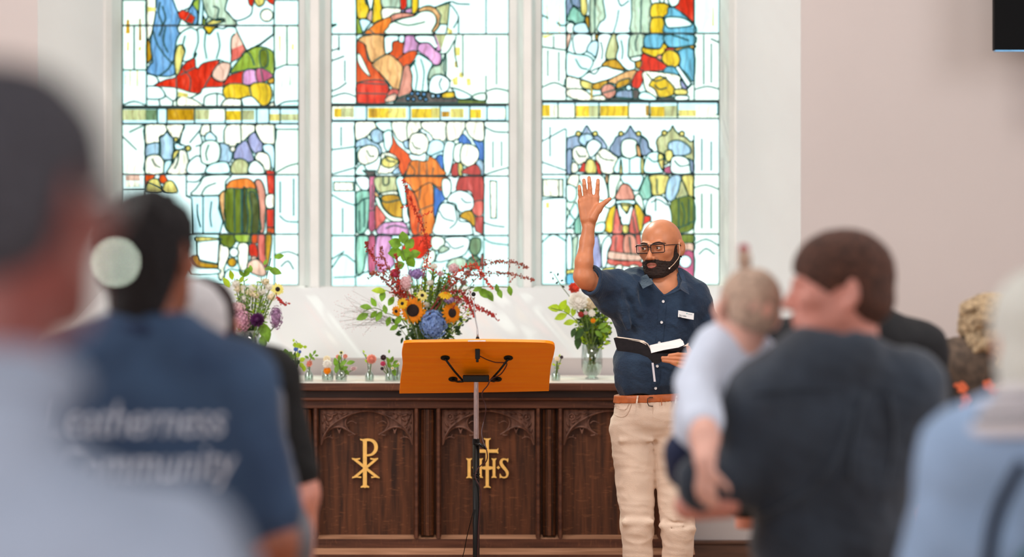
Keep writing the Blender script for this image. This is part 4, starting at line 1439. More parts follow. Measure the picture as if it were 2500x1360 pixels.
g = G(); a, b = P(1130, 932, yb), P(1194, 916, yb); g.box((a.x, yb - .03, a.z), (b.x, yb + .03, b.z)); g.build('tilt_block', blk, lectern, bevel=.003)
chrome = mat('brushed_chrome', (225, 205, 205), 0.18, 1.0, var=0.05, scale=40)
xc = P(1162.5, 0, yb).x; zf = lambda v: P(0, v, yb).z
g = G(); g.lathe([(.0098, zf(1075)), (.0098, zf(930))], (xc, yb, 0), 20); g.build('chrome_pole', chrome, lectern, smooth=True)
g = G(); g.lathe([(.0001, .03), (.0128, .03), (.0128, zf(1082)), (.0001, zf(1082))], (xc, yb, 0), 20); g.build('black_pole', blk, lectern, smooth=True)
g = G(); g.lathe([(.0125, zf(1084)), (.0145, zf(1084)), (.0145, zf(1071)), (.0100, zf(1071))], (xc, yb, 0), 20); g.build('collar', mat('glossy_black', (14, 14, 16), 0.12, 0.3, var=0), lectern)
g = G(); g.tube([(xc, yb - .013, zf(1083)), (xc + .012, yb - .018, zf(1084)), (xc + .028, yb - .02, zf(1090)), (xc + .04, yb - .02, zf(1096))], [.006, .007, .006, .004], 8); g.build('clamp_lever', MATS['glossy_black'], lectern, smooth=True)
g = G(); g.lathe([(.0001, 0), (.19, 0), (.19, .012), (.17, .022), (.03, .032), (.0001, .034)], (xc, yb, 0), 32); g.build('round_base', blk, lectern)
g = G()
for k in range(3): g.lathe([(.0128, 0), (.0150, .003), (.0128, .006)], (xc, yb, zf(1172 - 7 * k)), 16, Matrix.Rotation(.25, 3, 'Y'))
g.build('cable_tie', MATS['glossy_black'], lectern)
# gooseneck microphone and its cable
mic = thing('gooseneck_microphone', 'thin silver gooseneck microphone rising from the orange lectern board', 'microphone', P(1163, 832, 9.02))
yk = 9.02
g = G(); a, b = P(1142, 834.5, 9.0), P(1186, 830.5, 9.0); g.box((a.x, 8.998, a.z), (b.x, 9.04, b.z)); g.build('base_plate', mat('silver_metal', (190, 190, 192), .25, .8, var=.05), mic, bevel=.001)
g = G(); pts = [P(1166, 831, yk), P(1166, 815, yk), P(1165, 800, yk), P(1161, 780, yk), P(1158, 760, yk), P(1157, 742, yk), P(1156, 728, yk)]
g.tube(pts, [.0055, .0035, .0028, .0026, .0026, .0026, .0030], 10); g.build('gooseneck', mat('silver_metal', (190, 190, 192), .25, .8, var=.05), mic, smooth=True)
g = G(); g.tube([P(1166, 831, yk), P(1166, 822, yk)], [.009, .005], 12); g.build('boot', blk, mic)
g = G(); g.tube([P(1156, 731, yk), P(1156, 725, yk)], [.0042, .0062], 12); g.build('capsule_collar', MATS['silver_metal'], mic, smooth=True)
g = G(); g.ball(P(1156, 718.5, yk), (.0082, .0082, .0085), 14, 9); g.build('foam_tip', mat('black_foam', (10, 10, 10), .9, var=0), mic, smooth=True)
g = G(); c = LB(1166, 858, .012); g.box((c.x - .009, c.y - .012, c.z - .018), (c.x + .009, c.y + .006, c.z + .02)); g.box((c.x - .006, c.y - .012, c.z - .03), (c.x + .004, c.y + .002, c.z - .015)); g.build('cable_plug', blk, mic, bevel=.002)
cord = mat('dark_red_cable', (58, 16, 18), .4, var=.1)
pt = [LB(1170, 862, .012), LB(1178, 866, .012), LB(1190, 873, .01), LB(1210, 878, .012), LB(1232, 879, .012), LB(1237, 884, .014), LB(1222, 903, .02), P(1200, 925, 9.12), P(1190, 942, 9.12), P(1179, 955, 9.14), P(1177, 968, 9.15), P(1184, 985, 9.16), P(1186, 1003, 9.16), P(1181, 1030, 9.17), P(1176, 1055, 9.16), P(1180, 1078, 9.15), P(1187, 1095, 9.14), P(1190, 1115, 9.14), P(1186, 1128, 9.145), P(1176, 1135, 9.15), P(1166, 1145, 9.15), P(1160, 1160, 9.15), P(1163, 1172, 9.15), P(1170, 1185, 9.15), P(1174, 1205, 9.155), P(1172, 1235, 9.156), P(1168, 1290, 9.157), P(1166, 1400, 9.157), P(1165, 1500, 9.157)]
g = G(); g.tube(catmull([tuple(p) for p in pt], 4), .0022, 6); tag(g.build('microphone_cable', cord), 'dark red cable looping from the lectern board down its black pole', 'cable')
g = G(); g.tube(catmull([tuple(P(1157, 1243, 9.155)), tuple(P(1150, 1270, 9.16)), tuple(P(1140, 1310, 9.2)), tuple(P(1128, 1365, 9.25)), tuple(P(1090, 1480, 9.4)), (-.2, 9.6, .006), (-.1, 9.9, .006)], 4), .0018, 6); tag(g.build('floor_cable', blk), 'thin black cord slanting from the black lectern pole towards the floor', 'cable')
# ------------------------------------------------------------------ flowers on the altar
m_leaf = mat('leaf_green', (124, 168, 44), .5, var=.25, scale=30, leafy=.45); m_lime = mat('lime_leaf', (186, 214, 40), .5, var=.12, scale=30, leafy=.45)
m_dleaf = mat('dark_leaf', (52, 84, 30), .5, var=.25, scale=30, leafy=.45); m_stem = mat('green_stem', (96, 122, 50), .6, var=.2, scale=30)
m_yel = mat('yellow_petal', (250, 205, 30), .6, var=.08, scale=40, leafy=.45); m_ory = mat('golden_petal', (255, 158, 8), .6, var=.08, scale=30, leafy=.45)
m_lem = mat('lemon_petal', (246, 236, 140), .6, var=.05, scale=40, leafy=.45); m_disc = mat('dark_disc', (34, 16, 14), .9, var=.2, scale=200, bump=.5)
m_blue = mat('blue_floret', (140, 170, 222), .7, var=.22, scale=70, leafy=.45); m_lil = mat('lilac_floret', (176, 150, 206), .7, var=.15, scale=25, leafy=.45)
m_mauve = mat('mauve_floret', (190, 152, 188), .7, var=.22, scale=70, leafy=.45); m_pinkf = mat('pale_pink_floret', (240, 206, 210), .7, var=.1, scale=25, leafy=.45)
m_pink2 = mat('rose_pink_floret', (226, 176, 196), .7, var=.22, scale=70, leafy=.45)
m_white = mat('white_petal', (250, 246, 238), .7, var=.05, scale=25, leafy=.45); m_cream = mat('cream_petal', (250, 236, 208), .7, var=.05, scale=25, leafy=.45)
m_red = mat('red_tassel', (176, 48, 40), .8, var=.25, scale=30); m_redo = mat('scarlet_tassel', (206, 58, 30), .8, var=.25, scale=30); m_rust = mat('rust_tassel', (160, 82, 66), .8, var=.25, scale=30)
m_purp = mat('dark_purple_petal', (84, 22, 84), .6, var=.3, scale=30, leafy=.45); m_peach = mat('peach_petal', (246, 160, 140), .6, var=.15, scale=30, leafy=.45)
m_olive = mat('olive_leaf', (128, 142, 62), .5, var=.2, scale=30, leafy=.45); m_rustf = mat('dusty_rose_floret', (196, 150, 140), .7, var=.2, leafy=.4); m_magen = mat('magenta_petal', (220, 80, 120), .6, var=.15, scale=30, leafy=.45); m_twig = mat('dry_twig', (120, 104, 92), .8, var=.2)
m_black = mat('dark_berry', (48, 26, 30), .4, var=.2); m_cobalt = mat('cobalt_petal', (84, 116, 190), .6, var=.15, leafy=.45)
g_clear = clear_glass('vase_glass', (0.93, 0.985, 0.97), .10); g_water = clear_glass('vase_water', (0.90, 0.97, 0.93), .03)
rng = random.Random(11)
def leaf(g, b, t, w, nrm=(0, -1, 0), curl=.12):
    b, t = Vector(b), Vector(t); ax_ = t - b; L_ = ax_.length; d = ax_.normalized(); n = Vector(nrm); n = (n - d * n.dot(d)); n = n.normalized() if n.length > 1e-4 else d.orthogonal(); s = d.cross(n)
    st = [(0, .05), (.18, .62), (.42, 1), (.66, .86), (.86, .45), (1, .02)]
    vs = []
    for q, wf in st:
        c = b + ax_ * q - n * (curl * L_ * q * q); vs += [c + s * wf * w / 2 + n * .06 * w * wf, c - n * .05 * w * wf, c - s * wf * w / 2 + n * .06 * w * wf]
    fs = []
    for i in range(5):
        for k in (0, 1): fs.append((i*3+k, i*3+k+1, i*3+k+4, i*3+k+3))
    g.add(vs, fs)
def leaf_obj(name, b, t, w, m, parent, nrm=(0, -1, 0)):
    g = G(); leaf(g, b, t, w, nrm); return g.build(name, m, parent, smooth=True, recalc=False)
def stem_to(base, head, parent, r=.0022, m=None, sag=0):
    base, head = Vector(base), Vector(head); mid = base.lerp(head, .55) + Vector((0, 0, -sag)); mid.x = base.x + (head.x - base.x) * .4
    g = G(); g.tube(catmull([tuple(base), tuple(mid), tuple(head)], 5), r, 5); return g.build('stem', m or m_stem, parent, smooth=True)
PX = lambda n, Y: n / F * Y
def facing(d):
    d = Vector(d).normalized(); return d.to_track_quat('Z', 'Y').to_matrix()
def ray_flower(name, label, cat, u, v, Y, R, rd, n, mp, md, base, face=(0, -1, .1), wf=.5, group=None, droop=.15, layers=1):
    c = P(u, v, Y); t = thing(name, label, cat, c, group); M = facing(face); R = PX(R, Y); rd = PX(rd, Y)
    protos = None
    for la in range(layers):
        for k in range(n):
            a = 2 * math.pi * (k + .5 * la) / n + rng.uniform(-.1, .1); l = R * rng.uniform(.88, 1.05) * (1 - .18 * la)
            d = M @ Vector((math.cos(a), math.sin(a), -droop + .15 * la)); nn = M @ Vector((0, 0, 1))
            b = c + M @ Vector((math.cos(a), math.sin(a), 0)) * rd * .75
            leaf_obj('petal', b, c + d * l + nn * .002, (R - rd * .5) * wf * 1.1 if n < 12 else R * wf, mp, t, nn)
    g = G(); g.lathe([(.0001, rd * .35), (rd * .6, rd * .33), (rd * .95, rd * .12), (rd, -.001), (.0001, -.004)], c, 14, M); g.build('flower_disc', md, t, smooth=True)
    stem_to(base, c - (M @ Vector((0, 0, 1))) * .004, t)
    return t
def floret_head(name, label, cat, u, v, Y, ru, rv, n, m, base, group=None, fs=.0125):
    c = P(u, v, Y); t = thing(name, label, cat, c, group); ru, rv = PX(ru, Y), PX(rv, Y); g = G()
    for k in range(n):
        z = 1 - 2 * (k + .5) / n; a = k * 2.39996; r = math.sqrt(1 - z * z)
        d = Vector((r * math.cos(a), r * math.sin(a), z)); p = c + Vector((d.x * ru, d.y * ru * .9, d.z * rv)) * rng.uniform(.86, 1.10)
        if d.y > .45: continue
        M = facing(d + Vector((rng.uniform(-.3, .3), rng.uniform(-.3, .3), rng.uniform(-.3, .3))))
        o = rng.random() * 3
        for q in range(4):
            w = o + q * math.pi / 2; e = M @ Vector((math.cos(w), math.sin(w), .12)); leaf(g, p, p + e * fs, fs * .8, M @ Vector((0, 0, 1)), .1)
    o = g.build('florets', m, t, smooth=True, recalc=False); o['kind'] = 'stuff'
    g = G(); g.ball(c, (ru * .78, ru * .70, rv * .78), 10, 8); g.build('flower_heart', m, t, smooth=True)
    stem_to(base, c - Vector((0, 0, rv * .6)), t, .0028)
    return t
def round_bloom(name, label, cat, u, v, Y, R, m, base, group=None, layers=4, face=(0, -1, .35)):
    """many-petalled rose or dahlia"""
    c = P(u, v, Y); t = thing(name, label, cat, c, group); R = PX(R, Y); M = facing(face)
    for la in range(layers):
        f = (la + 1) / layers; n = 5 + 2 * la
        for k in range(n):
            a = 2 * math.pi * k / n + la * .7; el = 1.35 - 1.25 * f
            d = M @ Vector((math.cos(a) * math.cos(el), math.sin(a) * math.cos(el), math.sin(el) * .9)); nn = M @ Vector((-math.cos(a) * .4, -math.sin(a) * .4, 1))
            leaf_obj('petal', c + d * R * .15, c + d * R * (.75 + .25 * f), R * .75, m, t, nn)
    g = G(); g.ball(c, R * .45, 8, 6); g.build('bloom_heart', m, t, smooth=True)
    stem_to(base, c - Vector((0, 0, R * .3)), t)
    return t
def tassel(name, label, cat, pts, Y, m, r=.008, dens=1.0, group=None, dy=-.03, side=1.0):
    """amaranth: an arching stem with short side tassels of tiny blossoms"""
    q = [P(u, v, Y + dy * i / len(pts)) for i, (u, v) in enumerate(pts)]; c = catmull([tuple(p) for p in q], 5)
    t = thing(name, label, cat, q[0], group)
    g = G(); g.tube(c, [.0022 * (1 - .6 * i / len(c)) for i in range(len(c))], 5); g.build('stem', mat('red_stem', (130, 50, 40), .7, var=.1), t, smooth=True)
    g = G(); n = len(c)
    for i in range(int(n * .25), n):
        p = Vector(c[i]); f = i / n; w = r * (1.25 - .75 * f)
        for k in range(int(6 * dens)):
            o = Vector((rng.gauss(0, 1), rng.gauss(0, .8), rng.gauss(0, 1))) * w * .8; s = rng.uniform(.0022, .0046)
            g.ball(p + o, (s, s, s * 1.2), 5, 3)
        if i % 4 == 0 and f < .9:
            d = Vector((rng.uniform(-1, 1) * side, rng.uniform(-.6, .2), rng.uniform(-1, .6))).normalized()
            for k in range(int(12 * dens)):
                s = rng.uniform(.002, .004); g.ball(p + d * k * .0022 * 1.6 + Vector((rng.gauss(0, 1), rng.gauss(0, 1), rng.gauss(0, 1))) * .0022, s, 5, 3)
    o = g.build('tiny_blossoms', m, t, recalc=False); o['kind'] = 'stuff'
    return t
def branch(name, label, cat, pts, leaves, Y, m, group=None, lw=.55, dy=-.02):
    """stem through pts, with leaves (u, v, length px, angle deg) centred where given"""
    q = [P(u, v, Y) for (u, v) in pts]; t = thing(name, label, cat, q[0], group)
    c = catmull([tuple(p) for p in q], 5); g = G(); g.tube(c, .0018, 5); g.build('stem', m_stem, t, smooth=True)
    for (u, v, l, a) in leaves:
        yy = Y + rng.uniform(-.03, .02); l_ = PX(l, yy); p = P(u, v, yy); d = Vector((math.cos(math.radians(a)), rng.uniform(-.35, .1), math.sin(math.radians(a)))).normalized()
        leaf_obj('leaf', p - d * l_ / 2, p + d * l_ / 2, l_ * lw, m, t, (rng.uniform(-.4, .4), -1, rng.uniform(-.1, .6)))
    return t
def filler(name, label, base, spots, kinds, n=11, ll=.024, lw=.5, spread=.03):
    """the dense greenery nobody could count: one mass per bouquet, one part per tone of leaf"""
    t = thing(name, label, 'foliage', base); t['kind'] = 'stuff'; base = Vector(base); gs = [G() for _ in kinds]; st = G()
    for i, (u, v, Y) in enumerate(spots):
        h = P(u, v, Y); g = gs[i % len(kinds)]; mid = base.lerp(h, .55); mid.x = base.x + (h.x - base.x) * .4
        st.tube(catmull([tuple(base), tuple(mid), tuple(h)], 4), .0015, 4)
        for k in range(n):
            p = base.lerp(h, .62 + .38 * k / n); d = Vector((rng.gauss(0, 1), rng.gauss(0, .7), rng.gauss(.2, .8))).normalized()
            leaf(g, p + d * .003, p + d * (ll * rng.uniform(.7, 1.2)) + Vector((rng.gauss(0, .2), 0, 0)) * spread, ll * lw, (rng.gauss(0, .5), -1, rng.gauss(.2, .5)))
    for g, m in zip(gs, kinds): g.build('leaf_mass', m, t, smooth=True, recalc=False)['kind'] = 'stuff'
    st.build('thin_stems', m_stem, t, smooth=True)['kind'] = 'stuff'
    return t
def vase(name, label, u, Y, prof, group=None, water=None, cat='vase'):
    c = Vector((P(u, 0, Y).x, Y, ZTOP)); t = thing(name, label, cat, c, group)
    inner = [(max(r - .0022, .0001), z) for r, z in reversed(prof)]; inner[-1] = (.0001, .005)
    g = G(); g.lathe([(.0001, .0003)] + list(prof) + inner, c, 24); g.build('glass_body', g_clear, t, smooth=True)
    if water:
        wp = [(max(r - .003, .0001), max(z, .006)) for r, z in prof if z < water]; rr_ = wp[-1][0]
        g = G(); g.lathe([(.0001, .006)] + wp + [(rr_, water), (.0001, water)], c, 20); g.build('water', g_water, t, smooth=True)
    return c

# centre bouquet
CB = vase('glass_vase', 'clear glass vase of the big centre bouquet, half hidden behind the lectern board', 1036, 10.45, [(.04, 0), (.046, .02), (.05, .10), (.046, .17), (.055, .225)], water=.15)
HERO = [(1008, 758, 'the large sunflower'), (1104, 764, 'the sunflower turned right'), (1031, 721, 'the pale yellow daisy'), (1088, 715, 'the flat yellow daisy'), (1059, 793, 'the blue hydrangea'), (1017, 668, 'the lilac cluster'), (991, 690, 'the blush cluster'), (1108, 656, 'the pale pink head'), (965, 668, 'the magenta cluster'),
        (588, 783, 'the rose pink hydrangea'), (674, 775, 'the mauve hydrangea'), (628, 781, 'the purple dahlia'), (678, 706, 'the lemon sunflower'), (681, 626, 'the topmost leaf'), (565, 680, 'the lime leaves at the left'),
        (1411, 735, 'the white dahlia'), (1441, 742, 'the cream bloom'), (1448, 783, 'the little orange bloom'), (1478, 806, 'the right hand leaves')]
USED = {}
def near_label(kind, u, v):
    hs = sorted(HERO, key=lambda q: math.hypot(q[0] - u, q[1] - v)); 
    for h_ in hs[:5]:
        dx, dy = u - h_[0], v - h_[1]; d = ('left of' if dx < 0 else 'right of') if abs(dx) > abs(dy) else ('above' if dy < 0 else 'below')
        for pre in ('', 'well ', 'up and ') if d in ('above', 'below', 'left of', 'right of') else ('',):
            lab = '%s %s%s %s' % (kind, {'': 'just ', 'well ': 'a little farther ', 'up and ': 'farther still '}[pre], d, h_[2])
            if lab not in USED: USED[lab] = 1; return lab
    return kind
cb = CB + Vector((0, 0, .02)); Yc = 10.42
for dx, m in ((-.02, m_stem), (.0, m_twig), (.022, m_stem)): pass
ray_flower('sunflower', 'large golden sunflower with a wide dark centre, low in the centre bouquet', 'sunflower', 1008, 758, 10.33, 35, 16, 20, m_ory, m_disc, cb, (-.12, -1, -.05), .26, layers=2)
ray_flower('sunflower', 'golden sunflower turned to the right beside the blue hydrangea', 'sunflower', 1104, 764, 10.33, 30, 12, 18, m_ory, m_disc, cb, (.75, -1, .05), .28, layers=2)
ray_flower('daisy', 'yellow daisy overlapping the upper left of the large sunflower', 'daisy', 982, 741, 10.30, 15, 4.5, 11, m_yel, m_disc, cb, (-.3, -1, .2), .5)
ray_flower('daisy', 'orange daisy peeping out left of the large sunflower', 'daisy', 967, 760, 10.34, 15, 4.5, 11, m_ory, m_disc, cb, (-.6, -1, -.1), .5)
ray_flower('daisy', 'pale yellow daisy above the large sunflower', 'daisy', 1031, 721, 10.30, 15, 4.5, 10, m_lem, m_disc, cb, (.25, -1, .4), .5)
ray_flower('daisy', 'flat yellow daisy above the sunflower that is turned right', 'daisy', 1088, 715, 10.31, 19, 5, 13, m_yel, m_ory, cb, (.1, -.6, 1), .5, droop=.5)
floret_head('hydrangea', 'blue hydrangea head low in the centre bouquet', 'hydrangea', 1059, 793, 10.33, 31, 35, 150, m_blue, cb)
floret_head('hydrangea', 'small lilac flower cluster in the upper middle of the centre bouquet', 'flower', 1017, 668, 10.38, 21, 13, 60, m_lil, cb, fs=.008)
floret_head('hydrangea', 'little lilac cluster just above the sunflower that is turned right', 'flower', 1096, 732, 10.32, 12, 9, 30, m_lil, cb, fs=.007)
floret_head('hydrangea', 'blush white flower cluster beside the red tassels of the centre bouquet', 'flower', 991, 690, 10.33, 14, 20, 60, m_pinkf, cb, fs=.008)
floret_head('hydrangea', 'pale pink rounded flower cluster at the upper right of the centre bouquet', 'flower', 1108, 656, 10.42, 14, 12, 44, m_pinkf, cb, fs=.008)
floret_head('hydrangea', 'magenta flower cluster among the red tassels left of the lilac cluster', 'flower', 965, 668, 10.36, 12, 12, 40, m_magen, cb, fs=.008)
A_ = 'amaranth'
for i, (pts, lab, m, r, dn) in enumerate([
  ([(1010, 780), (985, 735), (965, 700), (930, 655), (905, 620), (893, 592)], 'red amaranth tassel reaching farthest up left from the centre bouquet', m_red, .009, 1.1),
  ([(1010, 780), (985, 735), (970, 695), (950, 660), (935, 628), (930, 605)], 'red amaranth tassel next to the outermost left one', m_rust, .008, 1.0),
  ([(1010, 790), (990, 740), (978, 700), (972, 660), (966, 625)], 'dark red upright amaranth tassel above the large sunflower', m_red, .011, 1.3),
  ([(1005, 790), (975, 730), (945, 690), (920, 668), (905, 668)], 'rust red amaranth tassel leaning low to the left', m_rust, .008, 1.0),
  ([(1020, 780), (1000, 740), (990, 715), (985, 700), (975, 690)], 'short scarlet amaranth clump directly over the large sunflower', m_redo, .012, 1.6),
  ([(1025, 760), (1030, 690), (1045, 625), (1040, 580), (1022, 530), (1003, 490), (985, 440)], 'tall scarlet amaranth tassel standing before the orange robed figure of the glass', m_redo, .010, 1.6),
  ([(1040, 770), (1080, 720), (1140, 665), (1200, 642), (1245, 640), (1285, 652)], 'long rust amaranth spray arching right past the mullion', m_rust, .011, 1.6),
  ([(1040, 775), (1090, 710), (1150, 672), (1210, 668), (1260, 672), (1302, 684)], 'thin rust amaranth spray ending farthest right above the lectern', m_rust, .008, 1.3),
  ([(1050, 775), (1090, 730), (1140, 735), (1165, 750), (1190, 762), (1206, 770)], 'red amaranth tassel hanging to the lower right of the microphone head', m_red, .008, 1.5),
  ([(1050, 775), (1090, 720), (1125, 712), (1140, 735), (1150, 755), (1158, 772)], 'red amaranth tassel hanging just behind the microphone stem', m_red, .006, 1.0),
  ([(1045, 775), (1085, 700), (1130, 655), (1160, 650), (1180, 675), (1200, 702)], 'orange tinged amaranth spray drooping over the right leaves', m_redo, .008, 1.2),
]): tassel(A_, lab, 'amaranth', pts, 10.36, m, r, dn)
branch('leafy_branch', 'leafy green branch reaching left from the centre bouquet over the sill', 'branch', [(1005, 800), (975, 775), (945, 765), (915, 752), (885, 762)],
  [(893, 749, 30, 170), (885, 773, 34, 205), (912, 738, 26, 120), (925, 772, 30, 240), (912, 768, 24, 230), (934, 722, 30, 80), (955, 735, 28, 60), (948, 785, 26, 250), (962, 800, 24, 210), (972, 782, 28, 235), (940, 755, 24, 100)], 10.34, m_leaf)
branch('leafy_branch', 'upright branch of broad round green leaves in front of the glass', 'branch', [(1020, 790), (1005, 720), (998, 660), (985, 620), (980, 585)],
  [(965, 594, 34, 160), (985, 580, 32, 95), (1000, 595, 30, 50), (965, 617, 36, 185), (990, 622, 34, 250), (1003, 640, 30, 300), (1012, 620, 30, 20), (975, 648, 28, 200)], 10.40, m_leaf, lw=.85)
branch('leafy_branch', 'drooping leafy branch at the right end of the centre bouquet', 'branch', [(1040, 790), (1090, 735), (1140, 706), (1195, 700), (1245, 702)],
  [(1182, 716, 38, 320), (1196, 722, 32, 300), (1213, 703, 22, 100), (1220, 716, 26, 290), (1245, 710, 26, 280), (1165, 706, 24, 200)], 10.36, m_leaf)
branch('single_leaf', 'flat lime leaf sticking out left above the leafy branch', 'leaf', [(1005, 760), (975, 725), (945, 710), (935, 709)], [(925, 709, 36, 175)], 10.35, m_lime, lw=.5)
filler('filler_foliage', 'dense mixed green filler leaves inside the centre bouquet', cb, [(rng.gauss(1068, 40), rng.uniform(645, 790), 10.43 + rng.uniform(-.04, .07)) for k in range(84)], [m_leaf, m_dleaf, m_olive, m_leaf, m_lime], 13, .021, .42)
for k in range(7):
    u, v = [(1050, 690), (1075, 668), (1132, 690), (1060, 650), (1120, 735), (1142, 668), (1040, 745)][k]
    floret_head('white_umbel', near_label('small pale flower umbel', u, v), 'flower', u, v, 10.40, 9, 7, 30, [m_white, m_pinkf, m_rustf][k % 3], cb, fs=.006, group='pale umbels of the centre bouquet')
filler('collar_foliage', 'dark green collar of leaves over the centre vase rim', cb, [(965 + 28 * k, rng.uniform(772, 815), 10.36) for k in range(7)], [m_dleaf], ll=.03)
# airy dry filler in front of the sill
t = thing('gypsophila_spray', 'airy spray of fine dry twigs floating left of the centre bouquet', 'twigs', P(1000, 800, 10.42)); g = G(); gb = G()
for k in range(46):
    a = P(rng.uniform(930, 975), rng.uniform(770, 800), 10.42); e = P(rng.gauss(868, 26), rng.gauss(765, 26), 10.42 + rng.uniform(-.03, .03)); mid = a.lerp(e, .6) + Vector((rng.gauss(0, .01), 0, rng.gauss(.01, .01)))
    g.tube([a, mid, e], .00045, 3)
    for q in range(4): gb.ball(e + Vector((rng.gauss(0, .012), rng.gauss(0, .008), rng.gauss(0, .012))), .0016, 4, 3)
g.build('twigs', m_twig, t, recalc=False)['kind'] = 'stuff'; gb.build('buds', m_pinkf, t, recalc=False)['kind'] = 'stuff'
g = G(); g.tube([tuple(P(1000, 800, 10.42)), tuple(P(965, 790, 10.42)), tuple(P(940, 785, 10.42))], .001, 4); g.build('stem', m_twig, t)

# left bouquet in a tall glass
LV = vase('glass_vase', 'tall clear glass vase of the bouquet on the left end of the altar', 606, 10.4, [(.052, 0), (.054, .06), (.052, .14), (.05, .215)], water=.11)
lb = LV + Vector((0, 0, .02))
floret_head('hydrangea', 'rose pink hydrangea head behind the ear of the black shirted man', 'hydrangea', 588, 783, 10.36, 24, 27, 120, m_pink2, lb, fs=.009)
floret_head('hydrangea', 'white flushed hydrangea on top of the rose pink head', 'hydrangea', 578, 752, 10.38, 20, 13, 60, m_pinkf, lb, fs=.009)
floret_head('hydrangea', 'mauve hydrangea head hanging right in the left bouquet', 'hydrangea', 674, 775, 10.35, 15, 28, 90, m_mauve, lb, fs=.008)
round_bloom('dahlia', 'deep purple dahlia in the middle of the left bouquet', 'dahlia', 628, 781, 10.33, 19, m_purp, lb, layers=4)
ray_flower('small_sunflower', 'pale lemon sunflower with a dark eye at the right of the left bouquet', 'sunflower', 678, 706, 10.34, 17, 6, 18, m_lem, m_disc, lb, (.2, -1, .1), .3)
tassel('seed_pod', 'dark red dangling seed tassel under the pale lemon sunflower', 'seedhead', [(674, 715), (677, 728), (684, 734), (692, 741), (698, 745)], 10.33, m_red, .003, .8)
branch('leafy_branch', 'leafy branch standing highest in the left bouquet', 'branch', [(615, 800), (640, 720), (655, 660), (662, 630)], [(681, 626, 26, 10), (672, 662, 34, -20), (603, 665, 28, 60), (612, 656, 20, 100), (648, 640, 16, 60), (655, 655, 22, 190), (590, 668, 20, 130)], 10.42, m_leaf)
branch('leafy_branch', 'leaves at the upper left of the left bouquet', 'branch', [(610, 800), (590, 720), (572, 680)], [(565, 672, 26, 100), (577, 690, 26, 30), (553, 690, 30, 120), (590, 682, 22, 60)], 10.42, m_lime)
branch('broad_leaf', 'broad dull green leaves drooping over the left vase', 'leaf', [(615, 830), (635, 800), (645, 795)], [(648, 812, 50, 285), (642, 835, 36, 280)], 10.33, m_leaf, lw=.6)
filler('filler_foliage', 'feathery lime and white filler of the left bouquet', lb, [(rng.uniform(556, 664), rng.uniform(676, 765), 10.42 + rng.uniform(-.03, .05)) for k in range(36)], [m_lime, m_leaf, m_white], 16, .020, .38)
for k in range(10):
    u, v = 578 + 10 * k + rng.uniform(-5, 5), rng.uniform(676, 740)
    floret_head('white_umbel', near_label('fluffy white umbel', u, v), 'flower', u, v, 10.42, 12, 9, 34, [m_white, m_cream][k % 2], lb, fs=.006, group='white umbels of the left bouquet')
g = G()
for k in range(16):
    a = 2 * math.pi * k / 16; g.tube([LV + Vector((.04 * math.cos(a), .04 * math.sin(a), .012)), LV + Vector((-.012 * math.cos(a + .5), -.012 * math.sin(a + .5), .17)), LV + Vector((-.03 * math.cos(a), -.03 * math.sin(a), .26))], .0018, 5)
o = g.build('cut_stems', m_dleaf); tag(o, 'crossed green stems standing in the left glass vase', 'stems')

# right bouquet beside the speaker
RV = vase('footed_vase', 'clear rounded glass vase between the lectern and the speaker', 1445, 10.5, [(.028, 0), (.03, .004), (.02, .012), (.036, .022), (.046, .05), (.047, .09), (.043, .15)], water=.075)
rb = RV + Vector((0, 0, .03))
round_bloom('dahlia', 'big round cream white dahlia in the right bouquet', 'dahlia', 1411, 735, 10.42, 25, m_white, rb, layers=5)
round_bloom('dahlia', 'cream bloom tucked against the rolled sleeve', 'dahlia', 1441, 742, 10.45, 19, m_cream, rb, layers=4)
round_bloom('rose', 'scarlet rose below the raised elbow', 'rose', 1402, 703, 10.44, 15, m_redo, rb, layers=3)
round_bloom('rose', 'small dark red bloom under the cream dahlia', 'rose', 1418, 768, 10.40, 8, m_red, rb, layers=3)
round_bloom('rose', 'small white bloom in the middle of the right bouquet', 'rose', 1445, 765, 10.40, 10, m_white, rb, layers=3)
round_bloom('rose', 'small orange bloom low in the right bouquet', 'rose', 1448, 783, 10.40, 7, m_ory, rb, layers=3)
round_bloom('rose', 'tiny blush bloom beside the dark red one', 'rose', 1430, 764, 10.39, 6, m_pinkf, rb, layers=2)
branch('leafy_branch', 'yellow green leafy branch reaching left towards the lectern', 'branch', [(1440, 850), (1420, 800), (1385, 765), (1345, 752)], [(1355, 752, 36, 175), (1374, 746, 34, 60), (1369, 773, 34, 200), (1390, 787, 30, 190), (1384, 755, 30, 110), (1400, 760, 26, 80)], 10.41, m_lime)
branch('leafy_branch', 'dark leaves hanging over the left rim of the right vase', 'branch', [(1440, 850), (1425, 815), (1410, 800)], [(1411, 836, 36, 262), (1414, 815, 34, 230), (1400, 812, 26, 250), (1432, 800, 30, 40)], 10.41, m_dleaf)
branch('leafy_branch', 'small leaves at the right side of the right bouquet', 'branch', [(1445, 850), (1465, 800), (1480, 790)], [(1478, 806, 26, 10), (1462, 815, 24, 320), (1470, 795, 26, 40)], 10.43, m_leaf)
filler('filler_foliage', 'lime and dark green filler leaves of the right bouquet', rb, [(rng.uniform(1410, 1492), rng.uniform(735, 815), 10.46 + rng.uniform(-.03, .03)) for k in range(44)], [m_lime, m_leaf, m_dleaf], 11, .022)
t = branch('bare_twigs', 'thin dark twigs with a few buds above the right bouquet', 'twigs', [(1440, 830), (1400, 740), (1372, 700), (1352, 668)], [(1360, 690, 9, 30), (1350, 680, 8, 100), (1375, 700, 9, 150), (1345, 665, 8, 10), (1362, 670, 9, 80), (1372, 685, 9, 200)], 10.47, m_black)
g = G()
